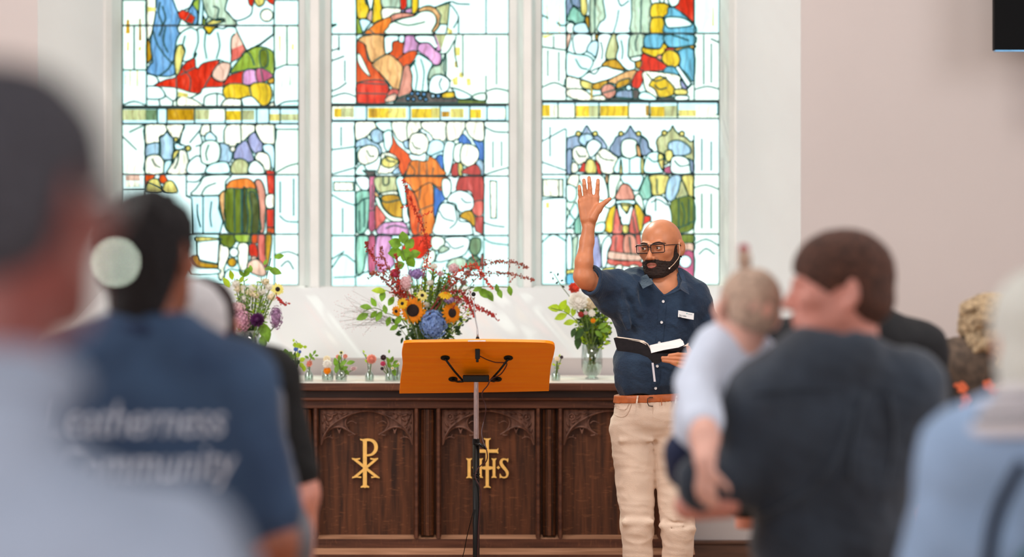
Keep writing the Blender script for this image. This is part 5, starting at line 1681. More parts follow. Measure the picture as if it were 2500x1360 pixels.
for k in range(14):
    a = 2 * math.pi * k / 14; g.tube([RV + Vector((.025 * math.cos(a), .025 * math.sin(a), .03)), RV + Vector((-.02 * math.cos(a + .3), -.02 * math.sin(a + .3), .19))], .0024, 5)
tag(g.build('cut_stems', m_stem), 'bundle of green stems standing in the right rounded vase', 'stems')

# little bottles and tumblers
BOT = [(.017, 0), (.019, .004), (.019, .03), (.009, .044), (.0075, .052), (.0095, .066), (.0095, .072)]
TUM = [(.022, 0), (.025, .01), (.026, .048)]
def posy(u, Y, prof, lab, fl):
    c = vase('glass_bottle' if prof is BOT else 'glass_tumbler', lab, u, Y, prof, water=.028, cat='bottle' if prof is BOT else 'glass'); b = c + Vector((0, 0, .006))
    for f in fl: f(b)
posy(698, 10.30, BOT, 'small clear bottle, leftmost of the row on the altar', [
  lambda b: branch('leafy_branch', 'round leaved lime green sprig in the leftmost little bottle', 'branch', [(699, 925), (697, 895), (695, 875)], [(688, 872, 22, 160), (697, 862, 20, 100), (706, 866, 20, 50), (690, 882, 20, 220), (704, 880, 20, 300), (712, 872, 18, 10), (686, 862, 14, 120)], 10.29, m_leaf, lw=.85)])
posy(716, 10.34, BOT, 'second clear bottle of the row, holding tall yellow green florets', [
  lambda b: branch('leafy_branch', 'tall yellow green florets above the second little bottle', 'branch', [(716, 925), (722, 880), (728, 845), (722, 832)], [(720, 842, 14, 90), (728, 843, 16, 40), (734, 846, 14, 10), (717, 831, 8, 90), (745, 847, 10, 0), (738, 878, 16, 30), (736, 892, 16, 290), (742, 900, 16, 260), (728, 866, 16, 60)], 10.33, m_lime, lw=.8),
  lambda b: round_bloom('cornflower', 'tiny blue flower above the second little bottle', 'flower', 722, 853, 10.30, 6, m_cobalt, b, layers=2), lambda b: round_bloom('cornflower', 'second tiny blue flower, lower beside the first', 'flower', 732, 859, 10.30, 4.5, m_cobalt, b, layers=2),
  lambda b: branch('leafy_branch', 'dark little leaves behind the tiny blue flowers', 'branch', [(717, 925), (720, 890), (722, 870)], [(720, 867, 14, 90), (714, 885, 16, 120), (726, 885, 16, 40), (722, 893, 16, 280)], 10.34, m_dleaf, lw=.7)])
posy(754, 10.31, BOT, 'clear bottle with a salmon bud, third of the row', [
  lambda b: round_bloom('tulip', 'salmon bud leaning out of the third little bottle', 'flower', 755, 888, 10.29, 10, m_peach, b, layers=2, face=(.5, -.6, -.2)),
  lambda b: branch('leafy_branch', 'loose grey green sprig above the salmon bud', 'branch', [(754, 925), (757, 880), (768, 862)], [(768, 860, 12, 60), (758, 868, 14, 100), (773, 868, 10, 0), (764, 875, 12, 320), (749, 872, 12, 150)], 10.33, m_leaf)])
posy(800, 10.30, TUM, 'short glass tumbler with a white rose', [
  lambda b: round_bloom('rose', 'white rose in the short tumbler', 'rose', 799, 889, 10.27, 12, m_white, b, layers=4), lambda b: round_bloom('rose', 'cream blossom resting on top of the white rose', 'rose', 798, 877, 10.30, 10, m_cream, b, layers=3),
  lambda b: round_bloom('marigold', 'amber marigold below the white rose', 'flower', 799, 905, 10.265, 10, m_ory, b, layers=3)])
posy(833, 10.31, TUM, 'glass tumbler with green leaves and pink buds', [
  lambda b: branch('leafy_branch', 'bunch of dark green leaves in the second tumbler', 'branch', [(832, 922), (830, 895), (828, 880)], [(820, 885, 24, 100), (830, 893, 24, 60), (838, 886, 22, 40), (822, 900, 24, 80), (840, 900, 22, 30), (856, 885, 22, 15), (845, 908, 20, 320), (828, 874, 16, 90)], 10.29, m_leaf),
  lambda b: ray_flower('daisy', 'tiny yellow daisy topping the second tumbler', 'daisy', 833, 861, 10.30, 6, 3, 8, m_lem, m_dleaf, b), lambda b: round_bloom('rose', 'coral bud in the second tumbler', 'flower', 825, 871, 10.29, 6, m_peach, b, layers=2),
  lambda b: round_bloom('rose', 'pink bud at the right in the second tumbler', 'flower', 843, 870, 10.29, 6.5, m_peach, b, layers=2), lambda b: round_bloom('anemone', 'blush nodding bloom hanging right of the second tumbler', 'flower', 863, 899, 10.28, 10, m_pinkf, b, layers=2, face=(.2, -.5, -.8))])
posy(902, 10.30, BOT, 'lone clear bottle with one peach rose', [
  lambda b: round_bloom('rose', 'peach pink rose in the lone bottle', 'rose', 907, 877, 10.28, 13, m_peach, b, layers=4),
  lambda b: branch('leafy_branch', 'pale twig beside the peach rose', 'branch', [(901, 920), (896, 880), (886, 860)], [(893, 868, 8, 100), (888, 858, 8, 130), (896, 882, 14, 330)], 10.30, m_lime)])
posy(951, 10.31, BOT, 'clear bottle with dark berries beside the lectern board', [
  lambda b: round_bloom('berry_cluster', 'dark berry cluster at the top of the bottle by the lectern', 'berries', 936, 873, 10.29, 8, m_black, b, layers=3), lambda b: round_bloom('berry_cluster', 'lower dark berry cluster of the bottle by the lectern', 'berries', 933, 900, 10.29, 5, m_black, b, layers=2),
  lambda b: round_bloom('rose', 'magenta bud between the dark berries', 'flower', 935, 888, 10.28, 7, m_magen, b, layers=3),
  lambda b: branch('leafy_branch', 'dense light green sprigs in the bottle by the lectern', 'branch', [(951, 922), (953, 895), (955, 880)], [(948, 880, 18, 110), (957, 878, 18, 70), (965, 884, 16, 40), (950, 892, 18, 130), (960, 896, 20, 50), (962, 908, 22, 285), (968, 893, 16, 10), (950, 858, 10, 90)], 10.30, m_leaf)])
posy(970, 10.33, BOT, 'clear bottle with tiny white flowers, partly behind the lectern board', [
  lambda b: ray_flower('daisy', 'tiny white daisy at the left edge of the lectern board', 'daisy', 972, 888, 10.29, 5, 2, 8, m_white, m_yel, b), lambda b: ray_flower('daisy', 'lower tiny white daisy by the lectern board', 'daisy', 958, 899, 10.28, 5, 2, 8, m_white, m_yel, b)])
posy(1357, 10.34, BOT, 'clear bottle right of the lectern board with tiny blossoms', [
  lambda b: branch('leafy_branch', 'fine sprig with tiny leaves in the bottle right of the lectern', 'branch', [(1357, 920), (1362, 885), (1366, 868)], [(1366, 868, 8, 60), (1358, 880, 10, 120), (1366, 888, 9, 20), (1352, 890, 10, 150), (1362, 898, 10, 330)], 10.32, m_lime),
  lambda b: round_bloom('berry_cluster', 'tiny black buds right of the lectern', 'berries', 1371, 872, 10.30, 5, m_black, b, layers=2), lambda b: round_bloom('rose', 'tiny cream blossom right of the lectern', 'flower', 1360, 876, 10.31, 7, m_cream, b, layers=2)])
# ------------------------------------------------------------------ people: shared anatomy
def head_local(h, ears=True, face=1.0, s=1.0):
    """a head about the point between the eyes' depth axis; looks along -Y; metres"""
    f = Field((-.115, -.145, -.215), (.115, .135, .125), h)
    f.ell((0, .014, .026), (.0745, .096, .080), 0)
    f.ell((0, .045, -.005), (.062, .062, .06), .03)
    f.ell((0, -.030, -.040), (.0590, .0600, .078), .030)
    for q in (-1, 1):
        f.cap((q*.050, .004, -.052), (q*.020, -.064, -.098), .017, .019, .028)
        f.ell((q*.043, -.058, -.022), (.022, .022, .017), .022)
        f.cap((q*.040, -.074, .017), (q*.008, -.088, .013), .007, .008, .014)
    f.ell((0, -.070, -.098), (.024, .020, .017), .022)
    f.cap((0, .022, -.07), (0, .034, -.21), .056, .060, .03)
    for q in (-1, 1):
        f.ell((q*.031, -.096, .000), (.019, .013, .0125), .012, mode='sub')
    f.cap((0, -.086, .006), (0, -.106, -.032), .0075, .0105, .010)
    f.ell((0, -.108, -.036), (.0125, .0115, .0100), .006)
    for q in (-1, 1): f.ell((q*.0120, -.0985, -.0395), (.0088, .0100, .0080), .005)
    f.ell((0, -.084, -.064), (.026, .014, .016), .012)
    if ears:
        for q in (-1, 1):
            R = rotm(0, 0, -q * .62)
            f.ell((q*.0795, .022, -.010), (.0070, .0190, .0325), .005, R)
            f.ell((q*.0760, .014, -.036), (.0055, .0090, .0120), .005, R)
            f.ell((q*.0885, .014, -.006), (.0095, .0110, .0200), .003, R, mode='sub')
    return f
def place(V, c, R, s=1.0):
    Rm = np.array([[R[i][j] for j in range(3)] for i in range(3)])
    return (np.asarray(V) * s) @ Rm.T + np.array(c)
_heads = {}
def head_mesh(h):
    if h not in _heads: _heads[h] = head_local(h).mesh()
    return _heads[h]
def hair_local(style, h=.006, seed=0):
    f = Field((-.14, -.14, -.22), (.14, .16, .16), h)
    if style in ('short', 'crop', 'curly_dark'):
        e = {'short': .009, 'crop': .004, 'curly_dark': .012}[style]
        f.ell((0, .014, .030), (.0745 + e, .096 + e, .080 + e), 0)
        f.ell((0, .045, -.020), (.066 + e * .6, .062 + e, .062), .03)
        if style == 'curly_dark': f.ell((0, .052, -.075), (.060, .045, .075), .03)
        if style == 'short' and seed == 8: f.ell((0, .045, -.05), (.070, .060, .075), .03)
        f.ell((0, -.080, -.040), (.10, .074, .078), .01, mode='sub')
        for q in (-1, 1): f.ell((q*.085, .004, -.030), (.03, .034, .042), .008, mode='sub')
    elif style == 'bob':
        f.ell((0, .014, .028), (.090, .110, .094), 0); f.ell((0, .040, -.050), (.088, .078, .085), .03)
        f.ell((0, -.095, -.040), (.075, .070, .09), .01, mode='sub')
    elif style == 'curly_long':
        rr = random.Random(seed + 3); f.ell((0, .014, .03), (.092, .112, .098), 0)
        for k in range(70):
            a = rr.uniform(-.3, math.pi + .3); z = rr.uniform(-.20, .09); r_ = .095 if z > -.05 else .075
            f.ell((r_ * math.cos(a), .03 + r_ * math.sin(a) * .9, z), rr.uniform(.016, .03), .008)
        f.ell((0, -.10, -.04), (.07, .07, .09), .01, mode='sub')
    elif style == 'fringe':
        f.ell((0, .010, .036), (.083, .106, .088), 0); f.ell((0, .045, -.025), (.072, .07, .060), .03)
        f.ell((0, -.085, -.052), (.10, .074, .080), .01, mode='sub')
        for q in (-1, 1): f.ell((q*.085, .002, -.034), (.03, .032, .040), .008, mode='sub')
    elif style == 'baby':
        f.ell((0, .014, .026), (.0785, .100, .084), 0); f.ell((0, .045, -.015), (.066, .064, .058), .02)
        f.ell((0, -.085, -.050), (.10, .074, .08), .01, mode='sub')
    X, Y, Z = f.grid()
    amp, sc = {'curly_dark': (.006, 130), 'curly_long': (.005, 190), 'bob': (.0015, 90)}.get(style, (.0016, 120))
    f.D += np.float32(amp) * vnoise(X, Y, Z, sc, seed).astype(np.float32)
    return f.mesh()
def add_hand(f, w, d, n, x, s=1.0, curl=(.3, .3, .35, .4), k=.004, spread=.0, thumb=.8):
    """w wrist, d along the fingers, n out of the palm, x towards the thumb"""
    w, d, n, x = (np.array(q, dtype=float) for q in (w, d, n, x)); d /= np.linalg.norm(d); n /= np.linalg.norm(n); x /= np.linalg.norm(x)
    off = [.030, .010, -.010, -.029]; kd = [.088, .092, .087, .077]; ln = [.070, .078, .072, .056]
    for i in range(4):
        K = w + (d * kd[i] + x * off[i]) * s
        f.cap(w + (d * .012 + x * off[i] * .55) * s, K, .0145 * s, .0105 * s, .012 * s)
        p = K; a = curl[i] * .5; sp = off[i] * spread * 8
        for j, fr in enumerate((.44, .30, .26)):
            dd = (d * math.cos(sp) + x * math.sin(sp)); dd = dd * math.cos(a) + n * math.sin(a)
            q = p + dd * ln[i] * fr * s; f.cap(p, q, (.0090 - .0008 * j) * s, (.0082 - .0008 * j) * s, k if j else .006 * s); p = q; a += curl[i]
    b = w + (d * .022 + x * .018) * s; j1 = b + (d * .55 + x * thumb) / math.hypot(.55, thumb) * .038 * s; j2 = j1 + (d * .75 + x * thumb * .8 + n * .2) / math.hypot(.75, thumb * .8) * .032 * s; j3 = j2 + (d * .9 + x * .3 + n * .3) * .024 * s
    f.cap(b, j1, .015 * s, .0115 * s, .012); f.cap(j1, j2, .0108 * s, .0095 * s, .005); f.cap(j2, j3, .0095 * s, .0075 * s, .004)
def front(f, x, z, y0=-9):
    """nearest surface of a field seen along +Y"""
    i = int(round((x - f.lo[0]) / f.h)); k = int(round((z - f.lo[2]) / f.h))
    col = f.D[min(max(i, 0), f.n[0]-1), :, min(max(k, 0), f.n[2]-1)]; idx = np.nonzero(col < 0)[0]
    if len(idx) == 0: return None
    j = idx[0]
    if j == 0: return f.lo[1]
    t = col[j-1] / (col[j-1] - col[j]); return f.lo[1] + (j - 1 + t) * f.h
skin_fair = mat('fair_skin', (222, 160, 138), .5, var=.06, scale=25); skin_pink = mat('pink_skin', (226, 152, 132), .5, var=.06, scale=25)
skin_brown = mat('brown_skin', (200, 128, 90), .42, var=.07, scale=22, spec=.4); skin_deep = mat('tan_skin', (150, 88, 66), .5, var=.08, scale=25)
# ------------------------------------------------------------------ the speaker
YS = 9.6
S_ = lambda u, v, dy=0.0: np.array(P(u, v, YS + dy))
SP_ = thing('person', 'bearded bald man in glasses and navy shirt raising an open hand, book in the other', 'person', (S_(1595, 0)[0], YS, 0))
hc = S_(1612.5, 601.5, 0.0); HR = rotm(0, 0, math.radians(-29)); HR = rotm(0, math.radians(-4.5), 0) @ rotm(math.radians(3), 0, 0) @ HR
hf = head_local(.002); Vh, Qh = None, None
# eyelids around the eyeballs
for q in (-1, 1):
    hf.ell((q*.031, -.0775, -.001), (.0152, .0152, .0120), .004)
    hf.ell((q*.031, -.096, -.0015), (.0126, .0135, .0042), .0025, mode='sub')
hf.cap((-.016, -.098, -.0680), (.016, -.098, -.0680), .0040, .0040, .002, mode='sub')
Xg, Yg, Zg = hf.grid()
# beard: a shell over jaw, cheeks and upper lip
bf = Field((-.115, -.145, -.215), (.115, .135, .125), .002); bf.D = hf.D - .0042 + .0016 * vnoise(Xg, Yg, Zg, 420, 5).astype(np.float32)
bf.D = bf.D.astype(np.float32)
yy = Yg[0, :, 0]; zl = np.interp(yy, [-.12, -.092, -.080, -.045, -.022, -.012, .010, .014, .03], [-.0440, -.0450, -.0530, -.058, -.042, .000, .012, -.01, -.20]).astype(np.float32)
reg = (Zg - zl[None, :, None]) * .8 + .0012 * vnoise(Xg, Yg, Zg, 300, 8).astype(np.float32)
low = -(Zg + np.interp(yy, [-.11, -.05, .02], [.123, .118, .085]).astype(np.float32)[None, :, None])
bf.D = np.maximum(np.maximum(bf.D, reg), low).astype(np.float32)
bf.ell((0, -.100, -.0672), (.0235, .03, .0108), .003, mode='sub'); bf.ell((0, -.104, -.0455), (.017, .016, .0035), .002, mode='sub')
for q in (-1, 1): bf.ell((q*.082, .020, -.012), (.022, .0215, .042), .004, mode='sub')
beard_m = mat('black_beard', (30, 20, 17), .85, var=.4, scale=200, bump=.6, bscale=500, col2=(52, 32, 24))
# body, arms, hands ---- skin
ar = Field(S_(1390, 420, -.42), S_(1560, 740, .16), .0028) if False else None
def fld(u0, v1, u1, v0, dy0, dy1, h):
    a = S_(u0, v1, 0); b = S_(u1, v0, 0); return Field((a[0], YS + dy0, a[2]), (b[0], YS + dy1, b[2]), h)
af = fld(1385, 745, 1590, 415, -.42, .12, .0028)
HY = -.20
af.chain([S_(1437, 556, HY), S_(1433, 590, HY), S_(1426, 640, HY - .01), S_(1424, 672, HY - .005)], [.0245, .0265, .0335, .0365], .015)
af.cap(S_(1424, 676, HY - .005), S_(1438, 688, HY + .01), .035, .033, .02)
af.chain([S_(1432, 684, HY + .01), S_(1475, 690, -.10), S_(1530, 705, .0)], [.0375, .040, .046], .02)
# raised palm and five fingers
fl_ = (0, 1, 0)
W0 = S_(1437, 549, HY)
for (kx, ky, bx, by, r0) in ((1418, 492, 1428, 545, .0125), (1430, 486, 1433, 545, .0125), (1442, 482, 1439, 545, .0125), (1456, 483, 1446, 545, .0125)):
    af.cap(S_(bx, by, HY), S_(kx, ky, HY - .004), .0135, r0, .010)
af.cap(S_(1448, 532, HY - .012), S_(1462, 505, HY - .018), .018, .013, .012)
af.cap(S_(1426, 535, HY - .008), S_(1421, 505, HY - .006), .014, .011, .010)
for pts, rs in (([(1418, 489), (1416, 474), (1415, 463), (1414.3, 455)], (.0082, .0076, .0068, .0062)),
                ([(1430, 483), (1428, 466), (1426.5, 451), (1425.5, 440)], (.0088, .0082, .0075, .0068)),
                ([(1441, 479), (1440.5, 461), (1439, 445), (1438, 434)], (.0090, .0084, .0077, .0069)),
                ([(1457, 479), (1458.5, 463), (1459.5, 449), (1460, 440)], (.0088, .0082, .0074, .0066))):
    q = [S_(u, v, HY - .006 - .004 * i * (i < 3)) for i, (u, v) in enumerate(pts)]
    for i in range(3): af.cap(q[i], q[i+1], rs[i], rs[i+1], .003 if i else .006)
th = [S_(1462, 512, HY - .016), S_(1469, 501, HY - .02), S_(1480, 492, HY - .022), S_(1489, 485.5, HY - .022)]
for i, (a, b) in enumerate(((.0135, .0112), (.0108, .0092), (.0090, .0066))): af.cap(th[i], th[i+1], a, b, .007 if i == 0 else .003)
# creases of the palm
for pts in ([(1421, 500), (1434, 498), (1448, 490), (1455, 489)], [(1428, 509), (1441, 500), (1452, 492), (1458, 497)]):
    q = [S_(u, v, HY - .020) for u, v in pts]
    for a, b in zip(q, q[1:]): af.cap(a, b, .0016, .0016, .003, mode='sub')
# hand under the book
bh = fld(1600, 935, 1790, 835, -.42, .08, .0026)
BY = -.325
for pts, rs in (([(1634.5, 868), (1655, 865.5), (1684, 868)], (.0070, .0082, .0095)), ([(1617.5, 874), (1648, 875), (1688, 878)], (.0070, .0084, .0098)),
                ([(1619.5, 880.5), (1650, 884.5), (1688, 890)], (.0068, .0080, .0095)), ([(1640, 886), (1662, 895), (1690, 899)], (.0060, .0075, .0090))):
    q = [S_(u, v, BY) for u, v in pts]; bh.cap(q[0], q[1], rs[0], rs[1], .003); bh.cap(q[1], q[2], rs[1], rs[2], .003)
bh.ell(S_(1697, 883, BY + .01), (.030, .020, .034), .014); bh.chain([S_(1688, 870, BY + .008), S_(1684, 859, BY + .02), S_(1680, 849, BY + .05)], [.012, .0105, .0085], .006)
bh.chain([S_(1705, 888, BY + .02), S_(1730, 890, BY + .10), S_(1752, 868, -.08)], [.027, .033, .042], .015)
# neck, chest under the open collar
nk = fld(1575, 760, 1672, 600, -.16, .14, .004)
nk.cap(S_(1619, 655, .02), S_(1621, 715, .03), .056, .066, .02); nk.ell(S_(1613, 772, .01), (.166, .106, .193), .03); nk.cap(S_(1560, 712, .02), S_(1675, 726, .03), .052, .048, .045)
Vs = []; Qs = []; n0 = 0
for V, Q in ((place(hf.mesh()[0], hc, HR), hf.mesh()[1]), af.mesh(), bh.mesh(), nk.mesh()):
    Vs.append(V); Qs.append(Q + n0); n0 += len(V)
body = mesh_np('body', np.concatenate(Vs), np.concatenate(Qs), skin_brown, SP_)
V, Q = bf.mesh(); mesh_np('beard', place(V, hc, HR), Q, beard_m, SP_)
def HL(p): return Vector(place(np.array([p]), hc, HR)[0])
def hfront(x, z):
    return front(hf, x, z)
# eyebrows, eyes, lips, teeth
for q in (-1, 1):
    pts = [(q*.011, .0170), (q*.024, .0205), (q*.038, .0210), (q*.052, .0140)]
    g = G(); g.tube([HL((x, (hfront(x, z) or -.08) - .0012, z)) for x, z in catmull(pts, 3)], [.0034, .0046, .0052, .0056, .0058, .0056, .0050, .0042, .0032, .0018], 7, flat=.45); g.build('eyebrow', mat('dark_brow', (26, 17, 14), .9, var=.2), SP_, smooth=True)
    ec = Vector((q*.031, -.0775, -.001)); g = G(); g.ball(HL(ec), .0128, 18, 14); eye = g.build('eyeball', mat('eye_white', (226, 216, 208), .15, var=.02), SP_, smooth=True)
    d = Vector((-.30, -1, -.02)).normalized(); g = G(); g.ball(HL(ec + d * .0056), .0079, 14, 10); g.build('iris', mat('dark_iris', (44, 26, 18), .1, var=.2), eye, smooth=True)
    g = G(); lid = [(q*.031 + a * .0150, -.0775 - .0135 * math.sqrt(max(0, 1 - a * a * .95)) - .001, .0035 + .0022 * (1 - a * a)) for a in (-1, -.6, -.2, .2, .6, 1)]
    g.tube([HL(p) for p in lid], [.0006, .0011, .0013, .0013, .0011, .0006], 6); g.build('upper_lashes', MATS['dark_brow'], SP_, smooth=True)
lip_m = mat('lip_brown', (166, 92, 80), .45, var=.08)
fy = lambda x, z: (hfront(x, z) or -.09)
g = G(); g.tube([HL((x, fy(x, -.0625) - .0012 + abs(x) * .02, -.0632 + z)) for x, z in ((-.022, -.0028), (-.012, .0000), (-.004, .0012), (0, .0004), (.004, .0012), (.012, .0), (.022, -.0028))], [.001, .0030, .0036, .0034, .0036, .0030, .001], 8)
g.build('upper_lip', lip_m, SP_, smooth=True)
g = G(); g.tube([HL((x, fy(x, -.0730) - .0014 + abs(x) * .02, -.0748 + z)) for x, z in ((-.021, .0070), (-.012, .0010), (0, -.0010), (.012, .0010), (.021, .0070))], [.001, .0038, .0048, .0038, .001], 8)
g.build('lower_lip', lip_m, SP_, smooth=True)
g = G(); g.tube([HL((x, -.0935 + abs(x) * .2, -.0662)) for x in (-.012, -.004, .004, .012)], .0024, 6); g.build('teeth', mat('tooth', (232, 222, 206), .3, var=.02), SP_, smooth=True)
# glasses: near-rectangular dark frame, clear lenses, temples
fr = mat('dark_red_frame', (34, 12, 14), .25, var=.1)
gl = thing('glasses', 'rectangular dark framed glasses worn by the bearded speaker', 'glasses', HL((0, -.11, 0)))
def rrect(cx, cz, w, hh, r=.006, n=4):
    out = []
    for sx, sz, a0 in ((1, 1, 0), (-1, 1, 90), (-1, -1, 180), (1, -1, 270)):
        for k in range(n + 1):
            a = math.radians(a0 + 90 * k / n); out.append((cx + sx * (w - r) + r * math.cos(a), cz + sz * (hh - r) + r * math.sin(a)))
    return out
lensy = lambda x: -.1035 + abs(x) * .17
g = G()
for q in (-1, 1):
    rr_ = rrect(q * .0335, -.002, .0275, .0165)
    g.tube([HL((x, lensy(x), z)) for x, z in rr_ + rr_[:2]], .0019, 6)
    top = [p for p in rr_ if p[1] > .008]; g.tube([HL((x, lensy(x), z)) for x, z in sorted(top)], .0026, 6)
g.tube([HL((-.0065, lensy(.006), .003)), HL((0, lensy(0) - .002, .006)), HL((.0065, lensy(.006), .003))], .0024, 6)
g.build('frame', fr, gl, smooth=True)
for q in (-1, 1):
    g = G(); rr_ = rrect(q * .0335, -.002, .0275, .0165); g.prism(rr_, lambda x, z, d: HL((x, lensy(x) + d, z)), -.0006, .0006); g.build('lens', clear_glass('spectacle_lens', (.98, .985, .985), -.10, .01), gl)
    g = G(); g.tube([HL((q*.0605, lensy(.06), .008)), HL((q*.0680, -.085, .0085)), HL((q*.0765, -.03, .006)), HL((q*.0800, .008, .004)), HL((q*.079, .028, -.010))], [.0030, .0034, .0030, .0026, .0018], 8, flat=.55); g.build('temple', fr, gl, smooth=True)
# headset microphone on the cheek
hm = thing('headset_microphone', 'thin flesh coloured headset microphone along the speaker\'s cheek', 'microphone', HL((.07, -.02, -.05)))
mm_ = mat('beige_mic', (236, 196, 164), .4, var=.03)
g = G(); g.tube([HL((.0815, .002, .012)), HL((.082, .002, -.018)), HL((.080, .000, -.040)), HL((.078, -.012, -.052)), HL((.072, -.040, -.070)), HL((.064, -.066, -.084))], .0013, 6); g.build('boom', mm_, hm, smooth=True)
g = G(); g.ball(HL((.0635, -.068, -.085)), .0036, 8, 6); g.build('capsule', mat('white_tip', (248, 236, 226), .4, var=0), hm, smooth=True)
g = G(); g.box(tuple(HL((.083, .000, -.046)) - Vector((.003, .003, .002))), tuple(HL((.083, .006, -.043)) + Vector((.003, .003, .002)))); g.build('clip', MATS['dark_brow'], hm)

# navy shirt -------------------------------------------------------
sf = fld(1405, 975, 1790, 635, -.30, .26, .0036)
sf.ell(S_(1613, 772, .01), (.178, .118, .205), 0); sf.ell(S_(1597, 902, .015), (.164, .126, .170), .05)
sf.cap(S_(1548, 712, .02), S_(1682, 726, .03), .064, .060, .045); sf.cap(S_(1585, 698, .04), S_(1652, 698, .04), .052, .050, .03)
sf.chain([S_(1690, 728, .03), S_(1722, 800, .03), S_(1734, 868, -.04)], [.066, .058, .052], .03)         # far sleeve
sf.chain([S_(1545, 715, .0), S_(1500, 702, -.06), S_(1456, 690, -.155)], [.080, .066, .048], .03)         # raised sleeve
sf.chain([S_(1540, 760, -.02), S_(1490, 735, -.08), S_(1447, 709, -.16)], [.070, .046, .022], .035)       # cloth hanging from it
sf.chain([S_(1538, 690, -.01), S_(1548, 676, .01)], [.030, .026], .03)                                      # bunched shoulder
sf.chain([S_(1512, 690, -.10), S_(1545, 720, -.10), S_(1562, 760, -.10)], [.014, .020, .010], .018)
sf.chain([S_(1495, 700, -.12), S_(1520, 750, -.11), S_(1535, 800, -.10)], [.016, .016, .010], .018)
X, Y, Z = sf.grid()
rdg = lambda n: 1 - 2 * np.abs(n)
sf.D -= ((.0046) * rdg(vnoise(X * 1.2, Y, Z * .55, 24, 3)) + .0036 * rdg(vnoise(X * .8 + Z * .7, Y, Z * .5, 42, 21)) + .0010 * vnoise(X, Y, Z, 110, 9)).astype(np.float32)
for (u0, v0, u1, v1, w) in ((1566, 722, 1625, 800, .006), (1575, 760, 1600, 860, .005), (1640, 800, 1700, 850, .005), (1515, 800, 1560, 850, .006), (1520, 880, 1590, 900, .005), (1620, 900, 1680, 930, .005), (1555, 700, 1580, 760, .006), (1530, 920, 1590, 935, .005), (1690, 740, 1680, 800, .005)):
    a, b = S_(u0, v0, -.115), S_(u1, v1, -.125); sf.cap(a, b, w, w * .6, .014, mode='sub')
sf.cap(S_(1427, 689, -.21), S_(1466, 690, -.125), .043, .038, .004, mode='sub')                           # cuff opening
sf.plane(S_(1430, 676, -.2), (-.90, -.25, .30), .004)
yv = front(sf, S_(1621, 708)[0], S_(1621, 708)[2]) - YS
for dd in (-.01, .008, .026):
    for (b, c_) in (((1614, 688), .034), ((1634, 690), .034), ((1623, 676), .050)):
        sf.cap(S_(1621, 721, yv + dd), S_(b[0], b[1], yv + dd + .02), .003, c_, .003, mode='sub')
sf.cap(S_(1619, 690, .01), S_(1618, 640, .0), .063, .068, .003, mode='sub')
Zc = np.float32(S_(0, 962)[2]); hem = (Zc - Z) + .006 * np.sin(X * 40) * 1.0
sf.D = np.maximum(sf.D, hem + 0 * Y).astype(np.float32)
navy = mat('navy_linen', (42, 62, 86), .8, var=.12, scale=9, bump=.35, bscale=120, col2=(24, 40, 62), sheen=.15, spec=.25)
V, Q = sf.mesh(); shirt = mesh_np('shirt', V, Q, navy, SP_)
def sfy(u, v, up=.002):
    p = S_(u, v); y = front(sf, p[0], p[2]); y = YS - .1 if y is None else y
    q = P(u, v, y); return Vector((q.x, y - up, q.z))
def patch(g, rows, th=.003):
    """rows of points laid over the shirt, with thickness"""
    n = len(rows[0]); vs = [p for r in rows for p in r] + [p + Vector((0, th + .004, 0)) for r in rows for p in r]; m = n * len(rows); fs = []
    for i in range(len(rows) - 1):
        for k in range(n - 1):
            a = i * n + k; fs += [(a, a+1, a+n+1, a+n), (m+a+n, m+a+n+1, m+a+1, m+a)]
    for i in range(len(rows) - 1):
        for k in (0, n - 1): a = i * n + k; fs.append((a, a + n, m + a + n, m + a))
    for k in range(n - 1):
        for i in (0, len(rows) - 1): a = i * n + k; fs.append((a, m + a, m + a + 1, a + 1))
    g.add(vs, fs)
g = G(); rows = []
for v in np.linspace(742, 952, 30):
    c = 1618 - (v - 742) * .088; rows.append([sfy(c - 8.5, v, .0025), sfy(c, v, .0035), sfy(c + 8.5, v, .0025)])
patch(g, rows); g.build('placket', navy, shirt, smooth=False)
but = mat('pearl_button', (226, 224, 226), .3, var=.03)
for (u, v) in ((1619, 736), (1615, 787), (1609.5, 837), (1604.5, 894), (1600.5, 948)):
    g = G(); c = sfy(u, v, .006); g.lathe([(.0001, .0012), (.003, .0008), (.0046, .0022), (.0056, .0010), (.0056, -.0025), (.0001, -.003)], c, 16, rotm(math.pi / 2, 0, 0)); g.build('button', but, shirt, smooth=False)
# collar flaps
def flap(pts, Ys, name='collar_flap', m=navy, th=.004):
    tp = [P(u, v, y) for (u, v), y in zip(pts, Ys)]; g = G(); n = len(tp)
    tr = geometry.tessellate_polygon([[Vector((p.x, p.z, 0)) for p in tp]])
    g.add(tp + [p + Vector((0, th, 0)) for p in tp], [tuple(t) for t in tr] + [tuple(n + i for i in t) for t in tr] + [(i, (i+1) % n, n + (i+1) % n, n + i) for i in range(n)])
    return g.build(name, m, shirt)
flap([(1557, 684), (1566, 675), (1579, 669), (1586, 680), (1594, 693), (1583, 698), (1569.5, 705), (1564, 695)], [9.54, 9.54, 9.54, 9.50, 9.455, 9.445, 9.45, 9.49])
flap([(1653, 652), (1664, 657), (1669, 668), (1676, 690), (1683, 719), (1672, 713), (1661, 706), (1663, 694), (1665, 684), (1658, 668)], [9.58, 9.57, 9.55, 9.50, 9.445, 9.435, 9.435, 9.48, 9.52, 9.56])
g = G(); g.tube([P(1588, 681, 9.50), P(1595, 694, 9.462), P(1607, 708, 9.452), P(1621, 722, 9.455), P(1640, 715, 9.455), P(1661, 706, 9.465), P(1665, 690, 9.52)], [.004, .005, .005, .005, .006, .006, .004], 8, flat=.6); g.build('collar_band', navy, shirt, smooth=True)
